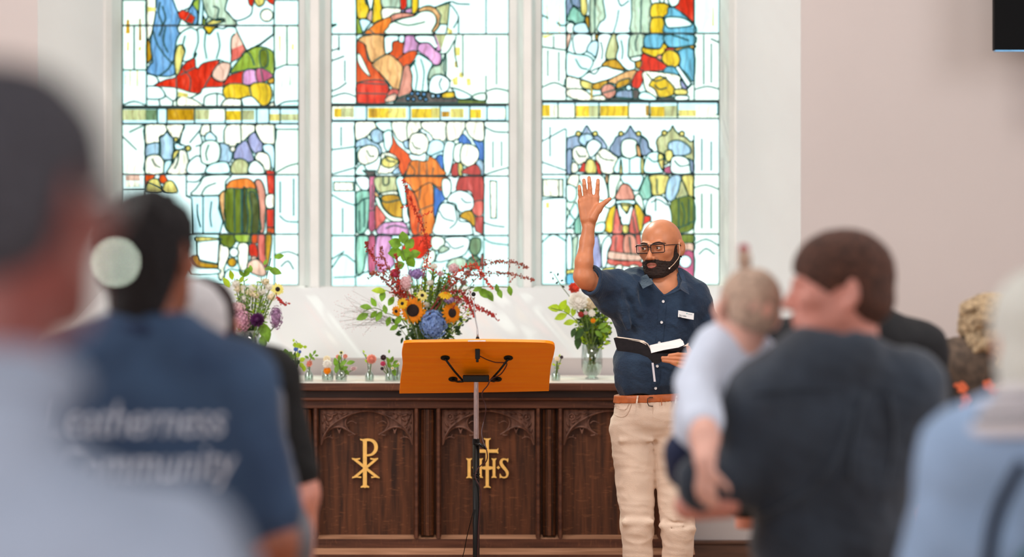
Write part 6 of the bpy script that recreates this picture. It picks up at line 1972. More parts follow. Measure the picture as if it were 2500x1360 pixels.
# stiff rolled cuff
g = G(); cu = [S_(1447, 652, -.185), S_(1458, 656, -.225), S_(1466, 668, -.235), S_(1464, 690, -.238), S_(1455, 710, -.23), S_(1438, 718, -.215), S_(1423, 706, -.19), S_(1428, 690, -.13), S_(1440, 668, -.125)]
q = catmull([tuple(p) for p in cu], 4, True); g.tube(q + q[:2], .0075, 8); g.build('rolled_cuff', navy, shirt, smooth=True)
# name badge
bd = thing('name_badge', 'white name badge pinned to the speaker\'s navy shirt', 'badge', sfy(1675, 770))
yb_ = min(sfy(1657, 766).y, sfy(1693, 774).y) - .006
g = G(); g.prism([(1656, 757.5), (1694.5, 765), (1693.5, 781), (1655, 774)], lambda u, v, d: P(u, v, yb_ + d), 0, .003); g.build('badge_plate', mat('badge_white', (236, 238, 240), .35, var=.01), bd, bevel=.0006)
def text(name, s, size, p, m, parent, ang=0, ext=.0003, font_scale_x=1.0, align='LEFT', shear=0, rot=None):
    cu = bpy.data.curves.new(name, 'FONT'); cu.body = s; cu.size = size; cu.extrude = ext; cu.align_x = align; cu.shear = shear; cu.resolution_u = 3
    o = bpy.data.objects.new(name, cu); scene.collection.objects.link(o)
    me = bpy.data.meshes.new_from_object(o.evaluated_get(bpy.context.evaluated_depsgraph_get())); bpy.data.objects.remove(o)
    me.transform(Matrix.Translation(p) @ Matrix.Rotation(ang, 4, 'Y') @ Matrix.Rotation(math.radians(90), 4, 'X') @ Matrix.Diagonal((font_scale_x, 1, 1, 1)))
    me.materials.clear(); me.materials.append(m)
    o = bpy.data.objects.new(name, me); scene.collection.objects.link(o)
    if parent is not None: setparent(o, parent)
    return o
ink = mat('grey_ink', (70, 74, 84), .6, var=0); teal = mat('teal_ink', (60, 170, 175), .6, var=0)
text('lettering', 'Nic Lobin', .0072, P(1658, 770.5, yb_ - .0005), ink, bd, math.radians(10.5))
text('lettering', 'Staff', .0055, P(1657.5, 774.5, yb_ - .0005), ink, bd, math.radians(10.5))
text('lettering', 'new life', .0050, P(1680, 767.5, yb_ - .0005), mat('pale_ink', (150, 165, 175), .6, var=0), bd, math.radians(10.5))
g = G(); 
for k in range(4): a = k * math.pi / 2 + .5; c = P(1677, 765.5, yb_ - .0006); g.box((c.x + .0012 * math.cos(a) - .001, c.y, c.z + .0012 * math.sin(a) - .001), (c.x + .0012 * math.cos(a) + .0008, c.y + .0005, c.z + .0012 * math.sin(a) + .0008))
g.build('logo', teal, bd)

# trousers, belt -----------------------------------------------------
tf = Field((S_(1470, 0)[0], YS - .22, .04), (S_(1730, 0)[0], YS + .24, S_(0, 962)[2]), .0045)
tf.ell(S_(1594, 1010, .02), (.156, .118, .125), 0); tf.ell(S_(1592, 965, .02), (.143, .110, .06), .03)
K1, K2 = S_(1556, 1285, -.01), S_(1655, 1290, -.03)
tf.chain([S_(1545, 1045, .02), K1, S_(1560, 1400, .02), np.array([S_(1562, 0)[0], YS + .05, .10])], [.093, .064, .058, .060], .016)
tf.chain([S_(1640, 1045, .02), K2, S_(1652, 1400, .0), np.array([S_(1654, 0)[0], YS + .03, .10])], [.093, .065, .058, .060], .016)
for dd in np.linspace(-.16, .16, 9): tf.cap(S_(1601, 1115, dd), S_(1605, 1500, dd), .003, .022, .014, mode='sub')
for (u0, v0, u1, v1, w) in ((1530, 1268, 1592, 1262, .007), (1520, 1285, 1560, 1290, .006), (1622, 1272, 1685, 1280, .007), (1640, 1290, 1690, 1284, .006), (1505, 1090, 1560, 1080, .005), (1570, 1110, 1600, 1090, .006), (1560, 1130, 1598, 1130, .005), (1605, 1125, 1640, 1110, .005), (1500, 1060, 1540, 1062, .004)):
    tf.cap(S_(u0, v0, -.085), S_(u1, v1, -.09), w, w, .012, mode='sub')
for (u0, v0, u1, v1, w) in ((1525, 1276, 1590, 1274, .012), (1618, 1282, 1690, 1290, .012), (1515, 1075, 1590, 1075, .008)):
    tf.cap(S_(u0, v0, -.062), S_(u1, v1, -.065), w, w * .8, .02)
X, Y, Z = tf.grid(); tf.plane(S_(1590, 966, 0), (-.05, 0, 1)); tf.D -= (.0020 * rdg(vnoise(X * .7, Y, Z * 1.5, 26, 14)) + .0014 * rdg(vnoise(X * .6 + Z * .3, Y, Z * 1.6, 40, 31)) + .0006 * vnoise(X, Y, Z, 110, 2)).astype(np.float32)
chino = mat('cream_chino', (230, 204, 184), .85, var=.03, scale=12, bump=.2, bscale=260, sheen=.1, spec=.2)
V, Q = tf.mesh(); trs = mesh_np('trousers', V, Q, chino, SP_)
def tfy(u, v, up=.002):
    p = S_(u, v); y = front(tf, p[0], p[2]); y = YS - .05 if y is None else y
    q = P(u, v, y); return Vector((q.x, y - up, q.z))
def strip_on(name, pts, r, m, flat=.5, parent=None):
    g = G(); g.tube([tfy(u, v, .001) for u, v in catmull(pts, 3)], r, 6, flat=flat); return g.build(name, m, parent or trs, smooth=True)
strip_on('fly_seam', [(1593, 985), (1594, 1040), (1596, 1100)], .0016, chino)
strip_on('pocket_edge', [(1500, 990), (1510, 997), (1524, 1000), (1530, 995), (1535, 985)], .0018, chino)
strip_on('pocket_edge', [(1497, 1012), (1515, 1018), (1528, 1014), (1536, 1000), (1540, 987)], .0018, chino)
strip_on('pocket_edge', [(1664, 985), (1672, 1000), (1690, 1012)], .0018, chino)
bel = Field((S_(1480, 0)[0], YS - .2, S_(0, 1000)[2]), (S_(1720, 0)[0], YS + .22, S_(0, 948)[2]), .003)
bel.ell(S_(1592, 1010, .02), (.1635, .1215, .1285), 0); bel.ell(S_(1592, 965, .02), (.148, .115, .062), .03)
bel.plane(S_(1590, 961, 0), (-.05, 0, 1)); bel.plane(S_(1590, 979.5, 0), (.05, 0, -1))
V, Q = bel.mesh(); belt = mesh_np('belt', V, Q, mat('tan_leather', (186, 96, 44), .4, var=.1, scale=40, bump=.1), SP_)
def bfy(u, v, up=.001):
    p = S_(u, v); y = front(bel, p[0], p[2]); y = YS - .1 if y is None else y
    q = P(u, v, y); return Vector((q.x, y - up, q.z))
brz = mat('dark_bronze', (72, 60, 52), .35, .8, var=.1)
g = G(); g.tube([bfy(u, v, .004) for u, v in ((1594, 970.5), (1586, 970.5), (1581, 973), (1580.5, 983), (1584, 991), (1594, 992))], .0020, 6); setparent(g.build('buckle', brz, None, smooth=True), belt)
g = G(); g.tube([bfy(1614, 971, .003), bfy(1615, 981, .004), bfy(1615.5, 990, .003)], .003, 6, flat=.5); setparent(g.build('belt_keeper', MATS['tan_leather'], None, smooth=True), belt)
for u in (1553, 1648):
    g = G(); patch(g, [[bfy(u - 2 + 4 - (v - 966) * .15, v, .003), bfy(u + 4 + 2 - (v - 966) * .15, v, .003)] for v in (966, 975, 985, 992)]); g.build('belt_loop', chino, trs)
for k, u in enumerate((1623, 1631, 1639)):
    g = G(); g.ball(bfy(u, 981, .0), .0012, 6, 4); setparent(g.build('belt_hole', blk, None), belt)
for (xx, y0) in ((1562, .05), (1654, .03)):
    g = G(); x = S_(xx, 0)[0]; g.add(*(lambda b: (b.v, b.f))(G().ball((x, YS + y0 - .07, .045), (.048, .135, .045), 16, 10))); g.build('shoe', mat('brown_shoe', (74, 46, 32), .4, var=.1), SP_, smooth=True)
# wedding ring
g = G(); rc = Vector(S_(1654, 886.8, BY)); M = rotm(0, math.radians(90), 0); g.lathe([(.0088, -.0022), (.0096, -.0022), (.0096, .0022), (.0088, .0022)], rc, 18, M, close=True)
tag(g.build('ring', mat('gold_metal', (246, 190, 96), .2, 1.0, var=.02)), 'gold ring on a finger of the hand under the book', 'ring')
# the open book
bk = thing('book', 'open black covered book held by the speaker', 'book', P(1592, 865, 9.3))
blkc = mat('black_leatherette', (24, 19, 22), .7, var=.15, scale=60, bump=.1, spec=.15)
paper = mat('white_paper', (238, 228, 226), .8, var=.02); pageedge = mat('page_edges', (236, 214, 196), .8, var=.06, scale=400, stretch=(.1, .1, 1))
def sheet(name, pts, Ys, m, th, parent, bevel=0):
    tp = [P(u, v, y) for (u, v), y in zip(pts, Ys)]; g = G(); n = len(tp); tr = geometry.tessellate_polygon([[Vector((p.x, p.z, 0)) for p in tp]])
    g.add(tp + [p + Vector((0, th, th * .3)) for p in tp], [tuple(t) for t in tr] + [tuple(n + i for i in t) for t in tr] + [(i, (i+1) % n, n + (i+1) % n, n + i) for i in range(n)])
    return g.build(name, m, parent, bevel=bevel)
sheet('cover', [(1498, 826), (1504, 824.5), (1560, 832), (1580, 840), (1587, 852), (1592, 866), (1596, 888), (1582, 873), (1560, 864), (1530, 859), (1507, 857)], [9.37, 9.37, 9.35, 9.33, 9.31, 9.30, 9.29, 9.30, 9.31, 9.33, 9.35], blkc, .003, bk)
sheet('cover', [(1590, 862.5), (1621, 855.5), (1654, 849.5), (1676, 845.5), (1677, 861), (1650, 866), (1625, 876), (1609, 887.5), (1596, 889.5), (1592, 875)], [9.30, 9.30, 9.31, 9.33, 9.32, 9.29, 9.28, 9.28, 9.285, 9.295], blkc, .003, bk)
sheet('page_block', [(1585.5, 844.5), (1607, 839.5), (1633, 834.5), (1661, 828), (1668, 834), (1671, 842.5), (1656, 848.5), (1621, 854.5), (1590, 862), (1588, 854)], [9.335, 9.34, 9.345, 9.35, 9.345, 9.335, 9.315, 9.305, 9.302, 9.31], paper, .006, bk)
sheet('loose_leaf', [(1668, 846), (1681, 837), (1679.5, 856), (1677, 862)], [9.335, 9.34, 9.335, 9.33], pageedge, .001, bk)
sheet('page_block', [(1505, 823.8), (1545, 829.5), (1572, 834), (1583, 842), (1590, 858), (1584, 850), (1576, 841), (1560, 834), (1530, 829)], [9.372, 9.36, 9.345, 9.33, 9.315, 9.318, 9.33, 9.345, 9.36], pageedge, .012, bk)
g = G(); patch(g, [[P(1591, v, 9.28) + Vector(((v - 888) * .00018, 0, 0)), P(1596, v, 9.28) + Vector(((v - 888) * .00018, 0, 0))] for v in (886, 900, 915, 932)], .0); g.build('ribbon', mat('white_ribbon', (214, 208, 216), .6, var=.03), bk)
# ------------------------------------------------------------------ the congregation

def congregant(label, u, vtop, Y, face_a=180, head_a=None, sh=.19, zsh=None, skin=skin_fair, hair=None, top=None, pants=None, sleeve='long', arms=None, h=.009, tilt=0, head_dy=0, bulk=1.0, hs=1.0, shdx=0.0, shoulders=None, name='person', nk=.165, low=True, slope=.035, hairh=.006):
    """face_a: heading in degrees, 0 = towards the camera, 180 = towards the altar; + turns to the photo's left"""
    head_a = face_a if head_a is None else head_a
    t = thing(name, label, 'person', (P(u, 0, Y).x, Y, 0)); t['label'] = label
    hc = np.array(P(u, vtop, Y)) + np.array([0, 0, -.118 * hs]); hc[1] = Y + head_dy
    R = rotm(0, math.radians(tilt), 0) @ rotm(0, 0, math.radians(-head_a)); B = rotm(0, 0, math.radians(-face_a))
    V, Q = head_mesh(.0055); Vs = [place(V, hc, R, hs)]; Qs = [Q]
    zs = hc[2] - .235 if zsh is None else zsh
    cx, cyy = hc[0] + shdx, Y + .0
    def L(x, y, z): v = B @ Vector((x, y, 0)); return np.array([cx + v.x, cyy + v.y, z])
    shl, shr = (L(-sh + .045, .02, zs), L(sh - .045, .02, zs)) if shoulders is None else shoulders
    zp = .93 * zs / 1.40; wz = 1.12 * zs / 1.40
    A = {}
    for q, s0 in ((-1, shl), (1, shr)):
        if arms and q in arms: A[q] = [np.array(p) for p in arms[q]]
        else: A[q] = [L(q * (sh + .04), .03, zs - .29), L(q * (sh + .035), -.06, zs - .53)]
    allp = [shl, shr, hc] + A[-1] + A[1]
    lo = np.min(allp, 0) - .22; hi = np.max(allp, 0) + .2; lo[2] = zp - .06; lo[0] = min(lo[0], cx - .25); hi[0] = max(hi[0], cx + .25); hi[2] = hc[2] - .0
    f = Field(lo, hi, h); b = bulk
    f.ell(L(0, .0, zs - .13), (sh * .93 * b, .118 * b, .21) if abs(math.sin(math.radians(face_a))) < .5 else (.118 * b, sh * .93 * b, .21), 0)
    f.cap(shl, shr, .068 * b, .068 * b, .06)
    f.cap(L(-.05, .03, zs + slope), L(.05, .03, zs + slope), .062, .062, .05); f.cap(hc + np.array(R @ Vector((0, .034, -nk))) * hs, L(0, .03, zs), .068 * hs, .078, .04)
    for q, s0 in ((-1, shl), (1, shr)): f.cap(L(q * .05, .03, zs + slope), s0, .054, .064 * b, .05)
    f.ell(L(0, -.01, wz), ((.160 * b, .122 * b, .17) if abs(math.sin(math.radians(face_a))) < .5 else (.122 * b, .160 * b, .17)), .06)
    f.ell(L(0, 0, zp + .05), ((.170 * b, .128 * b, .11) if abs(math.sin(math.radians(face_a))) < .5 else (.128 * b, .170 * b, .11)), .05)
    sk = Field(lo, hi + np.array([0, 0, .05]), .007)
    for q, s0 in ((-1, shl), (1, shr)):
        e, w = A[q]
        if sleeve == 'long': f.chain([s0, e, w], [.067 * b, .054 * b, .040], .035)
        elif sleeve == 'elbow': f.chain([s0, e, e + (w - e) * .25], [.067 * b, .055, .055], .035)
        else: f.chain([s0, s0 + (e - s0) * .80], [.070 * b, .062 * b], .035)
        sk.chain([s0, e, w], [.050, .043, .027], .02)
        d = (w - e) / np.linalg.norm(w - e); xx = np.cross(d, [0, 1, 0]); xx = xx / (np.linalg.norm(xx) + 1e-6)
        sk_n = np.cross(xx, d); 
        if len(A[q]) == 2 and not (arms and arms.get('nohand')): add_hand(sk, w, d, sk_n, xx * (-q if d[2] < 0 else q), 1.0)
    X, Yg_, Z = f.grid()
    f.D += (.0035 * vnoise(X, Yg_, Z * .6, 30, int(u)) + .002 * vnoise(X, Yg_, Z, 70, int(u) + 1)).astype(np.float32)
    f.cap(hc + np.array([0, 0, -.10]), hc + np.array([0, 0, -.02]), .075, .09, .004, mode='sub')
    f.plane((0, 0, zp - .02), (0, 0, -1))
    Vk, Qk = sk.mesh(); n = len(Vs[0]); Vs.append(Vk); Qs.append(Qk + n)
    mesh_np('body', np.concatenate(Vs), np.concatenate(Qs), skin, t)
    Vf, Qf = f.mesh(); shirt_ = mesh_np('shirt', Vf, Qf, top, t)
    # collar
    if hair:
        Vh_, Qh_ = hair_local(hair[0], hairh, int(u)); mesh_np('hair', place(Vh_, hc, R, hs), Qh_, hair[1], t)
    if low:
        g = Field((cx - .25, Y - .25, .0), (cx + .25, Y + .25, zp + .05), .014)
        g.ell(L(0, 0, zp), (.165, .165 * .78, .10), 0)
        for q in (-1, 1): g.chain([L(q * .085, 0, zp - .03), L(q * .095, -.02, zp * .54), L(q * .1, .02, .09)], [.088, .065, .052], .04)
        Vl, Ql = g.mesh(); mesh_np('trousers', Vl, Ql, pants, t)
        for q in (-1, 1):
            gg = G(); p = L(q * .1, -.04, .045); gg.ball(p, (.045, .125, .042), 10, 7, B.to_3x3() if hasattr(B, 'to_3x3') else B); gg.build('shoe', mat('black_shoe', (24, 22, 24), .4, var=.1), t, smooth=True)
    return t, hc, R, f, shirt_
dk_pants = mat('dark_trousers', (34, 36, 46), .85, var=.1); jeans = mat('blue_jeans', (56, 74, 104), .85, var=.12)
def collar(t, hc, R, m, r=.068, dz=-.155, th=.014, name='collar'):
    g = G(); pts = []
    for k in range(14):
        a = 2 * math.pi * k / 14; pts.append(tuple(Vector(hc) + R @ Vector((r * math.sin(a), .028 + r * .95 * math.cos(a) , 0)) + Vector((0, 0, dz + .012 * math.cos(a)))))
    g.tube(pts + pts[:2], th, 8); return g.build(name, m, t, smooth=True)

def W(u, v, Y): return np.array(P(u, v, Y))
# A: grey-haired man nearest the camera, far left
grey_hair = mat('iron_grey_hair', (74, 74, 84), .9, var=.25, scale=90, bump=.4, bscale=300)
grey_shirt = mat('pale_blue_grey_shirt', (168, 184, 210), .9, var=.06, scale=12, bump=.2, bscale=200)
tA, hA, RA, fA, sA = congregant('grey haired man in a pale blue-grey shirt, nearest and largest at the left edge', 22, 150, 2.25, 176, 204, sh=.215, zsh=1.240, shoulders=(W(-390, 1410, 2.25), W(385, 1405, 2.25)), arms={1: [W(575, 1640, 2.25), W(560, 2250, 2.2)]}, skin=mat('ruddy_skin', (140, 76, 72), .5, var=.08), hair=('short', grey_hair), top=grey_shirt, pants=dk_pants, slope=.055, bulk=1.05, hs=1.08)
collar(tA, hA, RA, grey_shirt, .072, -.165, .018)
HA = lambda p: Vector(place(np.array([p]), hA, RA, 1.03)[0])
gA = thing('glasses', 'pale round spectacles worn by the grey haired man at the left edge', 'glasses', HA((0, -.11, 0)))
for q in (-1, 1):
    g = G(); c = (q * .036, -.104, -.001)
    ring = [HA((c[0] + .027 * math.cos(a), c[1] + abs(c[0] + .027 * math.cos(a)) * .12, c[2] + .024 * math.sin(a))) for a in [2 * math.pi * k / 18 for k in range(18)]]
    g.tube(ring + ring[:2], .0022, 6); g.build('rim', mat('silver_metal', (190, 190, 192), .25, .8, var=.05), gA, smooth=True)
    g = G(); n = len(ring); g.add(ring, [tuple(range(n))]); g.build('lens', mat('reflecting_lens', (150, 156, 160), .2, .1, var=0, spec=.8, alpha=.75), gA)
    g = G(); g.tube([HA((q * .063, -.096, .005)), HA((q * .082, -.03, .006)), HA((q * .083, .012, .0))], .003, 6); g.build('temple', MATS['silver_metal'], gA, smooth=True)

glint_mat = bpy.data.materials.new('glint_glow'); glint_mat.use_nodes = True; b_ = glint_mat.node_tree.nodes['Principled BSDF']; b_.inputs['Base Color'].default_value = (.8, .85, .75, 1)
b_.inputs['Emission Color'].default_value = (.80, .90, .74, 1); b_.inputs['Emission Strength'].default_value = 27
g = G(); g.ball(P(283, 640, 2.25), .0030, 10, 8); tag(g.build('glint_bead', glint_mat, gA, smooth=True), 'glowing bead added for the glint beside the spectacles, blurred to a disc')  # emissive bead added to produce the glint on the spectacles

# C: dark curly-haired man in a navy shirt with white lettering on the back
black_hair = mat('black_curly_hair', (24, 20, 24), .9, var=.3, scale=80, bump=.5, bscale=200)
navy_tee = mat('steel_navy_shirt', (58, 84, 118), .9, var=.1, scale=8, bump=.15, bscale=150, col2=(44, 66, 98))
tC, hC, RC, fC, sC = congregant('dark curly haired man in a navy shirt with white lettering across the back', 372, 466, 4.6, 184, 200, sh=.20, zsh=1.315, skin=skin_deep, hair=('curly_dark', black_hair), top=navy_tee, pants=jeans, sleeve='short', slope=.075, bulk=1.12)
collar(tC, hC, RC, mat('navy_collar', (28, 44, 78), .9, var=.1), .066, -.158, .016)
wl = mat('white_print', (206, 216, 236), .8, var=.03)
def on_back(body, fld_, u0, v0, Y, size, parent, xs=1.0):
    """script lettering laid over the curved back"""
    p0 = P(u0, v0, Y); ob = text('lettering', body, size, Vector((0, 0, 0)), wl, None, 0, .0008, 1.0, 'CENTER', .25); me = ob.data
    n = len(me.vertices); co = np.empty(n * 3, dtype=np.float32); me.vertices.foreach_get('co', co); co = co.reshape(-1, 3)
    out = np.empty_like(co)
    for i in range(n):
        x = p0.x + co[i, 0] * xs; z = p0.z + co[i, 2]; y = front(fld_, x, z)
        out[i] = (x, (Y - .1 if y is None else y) - .004 + co[i, 1], z)
    me.vertices.foreach_set('co', out.ravel()); me.update(); setparent(ob, parent); return ob
on_back('Leatherness', fC, 322, 1066, 4.45, .090, tC, .76)
on_back('Community', fC, 345, 1172, 4.45, .090, tC, .76)

# D: short dark-haired man in a black T-shirt
dark_short = mat('dark_brown_hair', (46, 30, 32), .9, var=.2, scale=80, bump=.4)
blk_tee = mat('black_tshirt', (14, 15, 18), .9, var=.1)
YD = 6.0
tD, hD, RD, fD, sD = congregant('man in a black T-shirt with a bare forearm, standing left of the altar panels', 496, 676, YD, 180, 178, sh=.195, zsh=1.265, skin=skin_pink, hair=('short', dark_short), top=blk_tee, pants=dk_pants, sleeve='short',
    arms={1: [W(728, 1195, YD - .02), W(655, 1330, YD - .22)]}, slope=.05, shdx=.01)
# E: white-haired person between the two
white_hair = mat('silver_white_hair', (208, 206, 210), .9, var=.08, scale=60, bump=.3)
tE, hE, RE, fE, sE = congregant('white haired person half hidden behind the curly haired man\'s neck', 462, 684, 5.3, 180, 184, sh=.175, zsh=1.24, skin=skin_pink, hair=('bob', white_hair), top=mat('grey_cardigan', (120, 120, 128), .9, var=.1), pants=dk_pants, hs=.96)

# F: person in a black suit behind the father
tF, hF, RF, fF, sF = congregant('person in a black jacket, mostly hidden behind the father holding a baby', 2068, 585, 6.6, 180, 180, sh=.235, zsh=1.312, skin=skin_pink, hair=('short', dark_short), top=mat('black_jacket', (20, 21, 26), .85, var=.1), pants=dk_pants, slope=.06)

# G: the father, kissing the baby's head
YF = 5.4
brown_hair = mat('chestnut_hair', (82, 50, 38), .85, var=.35, scale=70, bump=.4, bscale=250)
char_shirt = mat('charcoal_blue_shirt', (48, 60, 76), .85, var=.12, scale=7, bump=.2, bscale=120, col2=(34, 43, 56), sheen=.2)
tG, hG, RG, fG, sG = congregant('father in a charcoal shirt seen from behind, kissing the baby on his arm', 2048, 564, YF, 186, 95, sh=.232, zsh=1.30, skin=mat('flushed_skin', (208, 140, 126), .5, var=.08), hair=('fringe', brown_hair), top=char_shirt, pants=dk_pants, sleeve='long',
    arms={-1: [W(1800, 1170, YF - .04), W(1716, 1180, YF - .10)], 1: [W(2262, 1120, YF + .02), W(2150, 1230, YF + .30)], 'nohand': True}, shdx=-.02, shoulders=(W(1872, 975, YF), W(2218, 945, YF)), slope=.035, nk=.215, bulk=1.08, h=.007, hs=1.08, tilt=0, hairh=.005)
collar(tG, hG, RG, char_shirt, .074, -.190, .018)
g = Field((W(1600, 0, YF)[0], YF - .32, W(0, 1340, YF)[2]), (W(1800, 0, YF)[0], YF, W(0, 1130, YF)[2]), .006)
g.chain([W(1770, 1222, YF - .06), W(1680, 1236, YF - .10)], [.040, .032], .01); add_hand(g, W(1686, 1240, YF - .08), np.array([-.1, 1, .1]), np.array([.2, .3, 1]), np.array([0, -.6, .5]))
V, Q = g.mesh(); mesh_np('forearm', V, Q, MATS['flushed_skin'], tG)
g = G(); q = [W(1705, 1135, YF - .10), W(1684, 1160, YF - .13), W(1690, 1205, YF - .13), W(1712, 1225, YF - .10)]
g = G(); g.tube(catmull([tuple(p) for p in q], 4), .030, 10); g.build('rolled_cuff', char_shirt, tG, smooth=True)
# a yoke seam and back pleats
def seam(fld_, Y, pts, r, m, parent, name='seam'):
    g = G(); o = []
    for u, v in catmull(pts, 4):
        p = P(u, v, Y); y = front(fld_, p.x, p.z); y = Y - .12 if y is None else y; q = P(u, v, y); o.append((q.x, y - .001, q.z))
    g.tube(o, r, 6, flat=.6); return g.build(name, m, parent, smooth=True)
seam(fG, YF, [(1830, 960), (1950, 948), (2080, 950), (2200, 955)], .0035, char_shirt, tG, 'yoke_seam')
for pts in ([(2110, 965), (2085, 1060), (2075, 1170)], [(2080, 1000), (2040, 1130), (1960, 1210), (1850, 1270)], [(2170, 960), (2180, 1080), (2150, 1230)]): seam(fG, YF, pts, .010, char_shirt, tG, 'shirt_fold')

# H: the baby on his arm
YB = 5.50
tB = thing('person', 'baby with wispy fair hair and a tiny topknot, carried on the father\'s arm', 'person', (W(1800, 0, YB)[0], YB, W(0, 1130, YB)[2]))
hcB = W(1822, 752, YB); RB = rotm(0, math.radians(14), 0) @ rotm(0, 0, math.radians(-160)); sB_ = .86
V, Q = head_mesh(.0055); VB = place(V, hcB, RB, sB_)
b = Field((W(1630, 0, YB)[0], YB - .46, W(0, 1330, YB)[2]), (W(1920, 0, YB)[0], YB + .2, W(0, 800, YB)[2]), .006)
b.cap(W(1815, 820, YB), W(1810, 870, YB), .045, .06, .02); b.chain([W(1712, 960, YB - .10), W(1720, 1070, YB - .26), W(1722, 1130, YB - .34)], [.038, .030, .023], .02)
add_hand(b, W(1722, 1138, YB - .35), np.array([.02, -.1, -1]), np.array([.3, .9, 0]), np.array([1, -.2, 0]), .62, (.5, .5, .5, .5))
Vb, Qb = b.mesh(); mesh_np('body', np.concatenate([VB, Vb]), np.concatenate([Q, Qb + len(VB)]), mat('baby_skin', (226, 172, 156), .55, var=.05), tB)
fair = mat('fair_baby_hair', (192, 164, 146), .9, var=.2, scale=60, bump=.3)
V, Q = hair_local('baby', .006, 3); mesh_np('hair', place(V, hcB, RB, sB_), Q, fair, tB)
g = G(); kp = np.array(hcB) + np.array([0, 0, .098]); top = W(1814, 606, YB); g.tube([W(1818, 655, YB), W(1818, 630, YB), top], [.014, .017, .010], 10); g.build('topknot', fair, tB, smooth=True)
g = G(); g.ball(W(1816, 606, YB), (.013, .013, .010), 10, 7); tag(g.build('hair_tie', mat('crimson_band', (170, 50, 74), .7, var=.1), tB, smooth=True), 'crimson hair tie on the topknot')
s = Field((W(1620, 0, YB)[0], YB - .32, W(0, 1150, YB)[2]), (W(1960, 0, YB)[0], YB + .24, W(0, 770, YB)[2]), .006)
s.chain([W(1790, 865, YB + .01), W(1765, 940, YB), W(1735, 1030, YB), W(1725, 1060, YB)], [.082, .090, .080, .072], .04); s.chain([W(1745, 850, YB), W(1704, 940, YB - .08), W(1715, 1030, YB - .20)], [.050, .048, .046], .025)
s.chain([W(1850, 880, YB + .02), W(1905, 890, YB + .06)], [.05, .04], .03)
X, Yg_, Z = s.grid(); s.D += (.003 * vnoise(X, Yg_, Z, 45, 4)).astype(np.float32); s.cap(hcB, W(1818, 800, YB), .07, .05, .006, mode='sub')
V, Q = s.mesh(); mesh_np('romper_top', V, Q, mat('baby_white_top', (212, 222, 242), .9, var=.05, scale=14, bump=.2), tB)
g = Field((W(1600, 0, YB)[0], YB - .15, W(0, 1260, YB)[2]), (W(1830, 0, YB)[0], YB + .2, W(0, 1030, YB)[2]), .007)
g.chain([W(1722, 1075, YB + .01), W(1676, 1105, YB - .0), W(1668, 1150, YB + .02)], [.075, .045, .040], .03); V, Q = g.mesh(); mesh_np('shorts', V, Q, mat('navy_shorts', (28, 38, 70), .9, var=.1), tB)
g = Field((W(1600, 0, YB)[0], YB - .15, W(0, 1380, YB)[2]), (W(1800, 0, YB)[0], YB + .2, W(0, 1120, YB)[2]), .007)
g.chain([W(1676, 1145, YB + .02), W(1735, 1230, YB + .05)], [.034, .028], .02); V, Q = g.mesh(); mesh_np('bare_leg', V, Q, MATS['baby_skin'], tB)

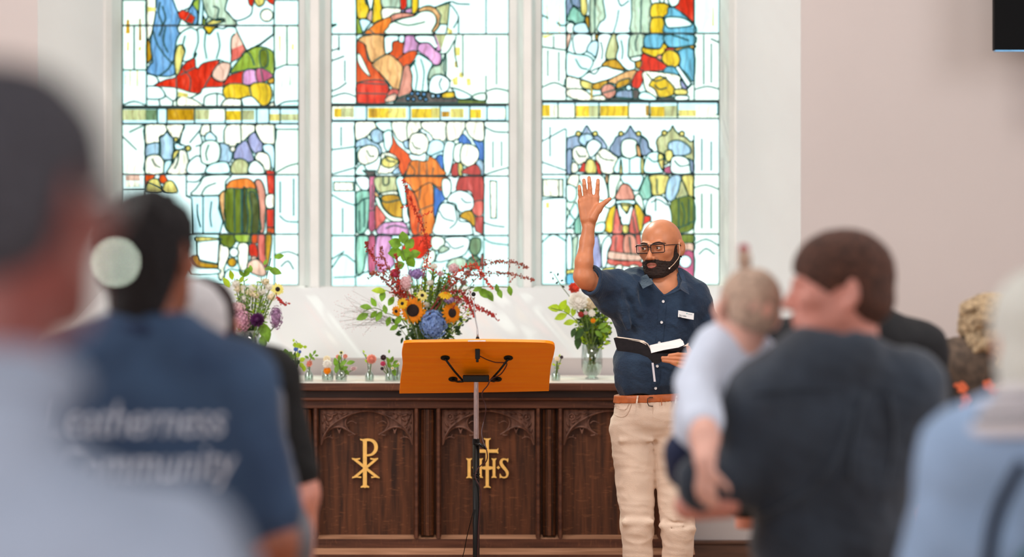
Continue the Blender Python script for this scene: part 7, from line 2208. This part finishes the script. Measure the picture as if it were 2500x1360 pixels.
# I: woman with curly fair hair and a flowered brown top
brn = mat('brown_print_top', (104, 86, 72), .9, var=.2, scale=40, col2=(66, 54, 46)); curly = mat('sandy_curls', (206, 178, 142), .9, var=.35, scale=60, col2=(128, 108, 84), bump=.5, bscale=200)
YI = 7.2
tI, hI, RI, fI, sI = congregant('curly fair haired woman in a brown top printed with orange flowers', 2412, 722, YI, 176, 150, sh=.185, zsh=1.235, skin=skin_pink, hair=('curly_long', curly), top=brn, pants=mat('black_skirt', (22, 18, 22), .9), hs=.97, h=.008, sleeve='elbow')
of = mat('orange_flower_print', (226, 110, 70), .8, var=.15)
for (u, v) in ((2350, 948), (2358, 975), (2340, 935), (2368, 1010), (2375, 1035), (2352, 995), (2412, 940), (2425, 950), (2330, 1060), (2390, 1080), (2310, 1030)):
    g = G(); p = P(u, v, YI); y = front(fI, p.x, p.z)
    if y is None: continue
    q = P(u, v, y)
    for k in range(5): a = k * 1.2566; g.ball(q + Vector((.009 * math.cos(a), -.001, .009 * math.sin(a))), (.0085, .002, .0085), 6, 4)
    g.build('printed_flower', of, tI)
# J: white-haired person in light blue at the right edge
lb_ = mat('light_blue_jacket', (158, 186, 224), .9, var=.06, scale=9, bump=.15)
YJ = 4.0
tJ, hJ, RJ, fJ, sJ = congregant('white haired person in a light blue jacket at the right edge', 2548, 655, YJ, 182, 176, sh=.175, zsh=1.232, skin=skin_pink, hair=('bob', mat('snow_white_hair', (226, 228, 222), .9, var=.06, scale=50, bump=.3)), top=lb_, pants=dk_pants, slope=.045, hs=1.0,
    arms={-1: [W(2368, 1330, YJ - .02), W(2390, 1640, YJ + .1)]})
g0 = mat('striped_white', (232, 228, 236), .9, var=.03); g1 = mat('striped_black', (26, 28, 44), .9, var=.05)
for k, (dz, r, m, th) in enumerate(((-.098, .082, g0, .022), (-.110, .104, g1, .013), (-.122, .116, g0, .016), (-.136, .132, g1, .012), (-.148, .142, g0, .012))):
    collar(tJ, hJ, RJ, m, r, dz, th, 'striped_collar')
seam(fJ, YJ, [(2500, 1130), (2450, 1220), (2425, 1300), (2410, 1400)], .016, mat('navy_strap', (18, 28, 52), .8), tJ, 'shoulder_strap')
tb = thing('shoulder_bag', 'dark green bag hanging behind the light blue jacket at the corner', 'bag', W(2530, 1420, YJ - .2))
g = G(); a = W(2484, 1330, YJ - .19); g.box((a[0], YJ - .26, a[2] - .28), (a[0] + .26, YJ - .17, a[2])); g.build('bag_body', mat('dark_teal_canvas', (12, 92, 88), .8, var=.1), tb, bevel=.03)
g = G(); g.tube([(a[0] + .03, YJ - .2, a[2] - .02), (a[0] + .06, YJ - .175, a[2] + .12), (a[0] + .12, YJ - .17, a[2] + .14), (a[0] + .2, YJ - .175, a[2] + .10), (a[0] + .23, YJ - .2, a[2] - .02)], .010, 8); g.build('bag_strap', MATS['navy_strap'], tb, smooth=True)
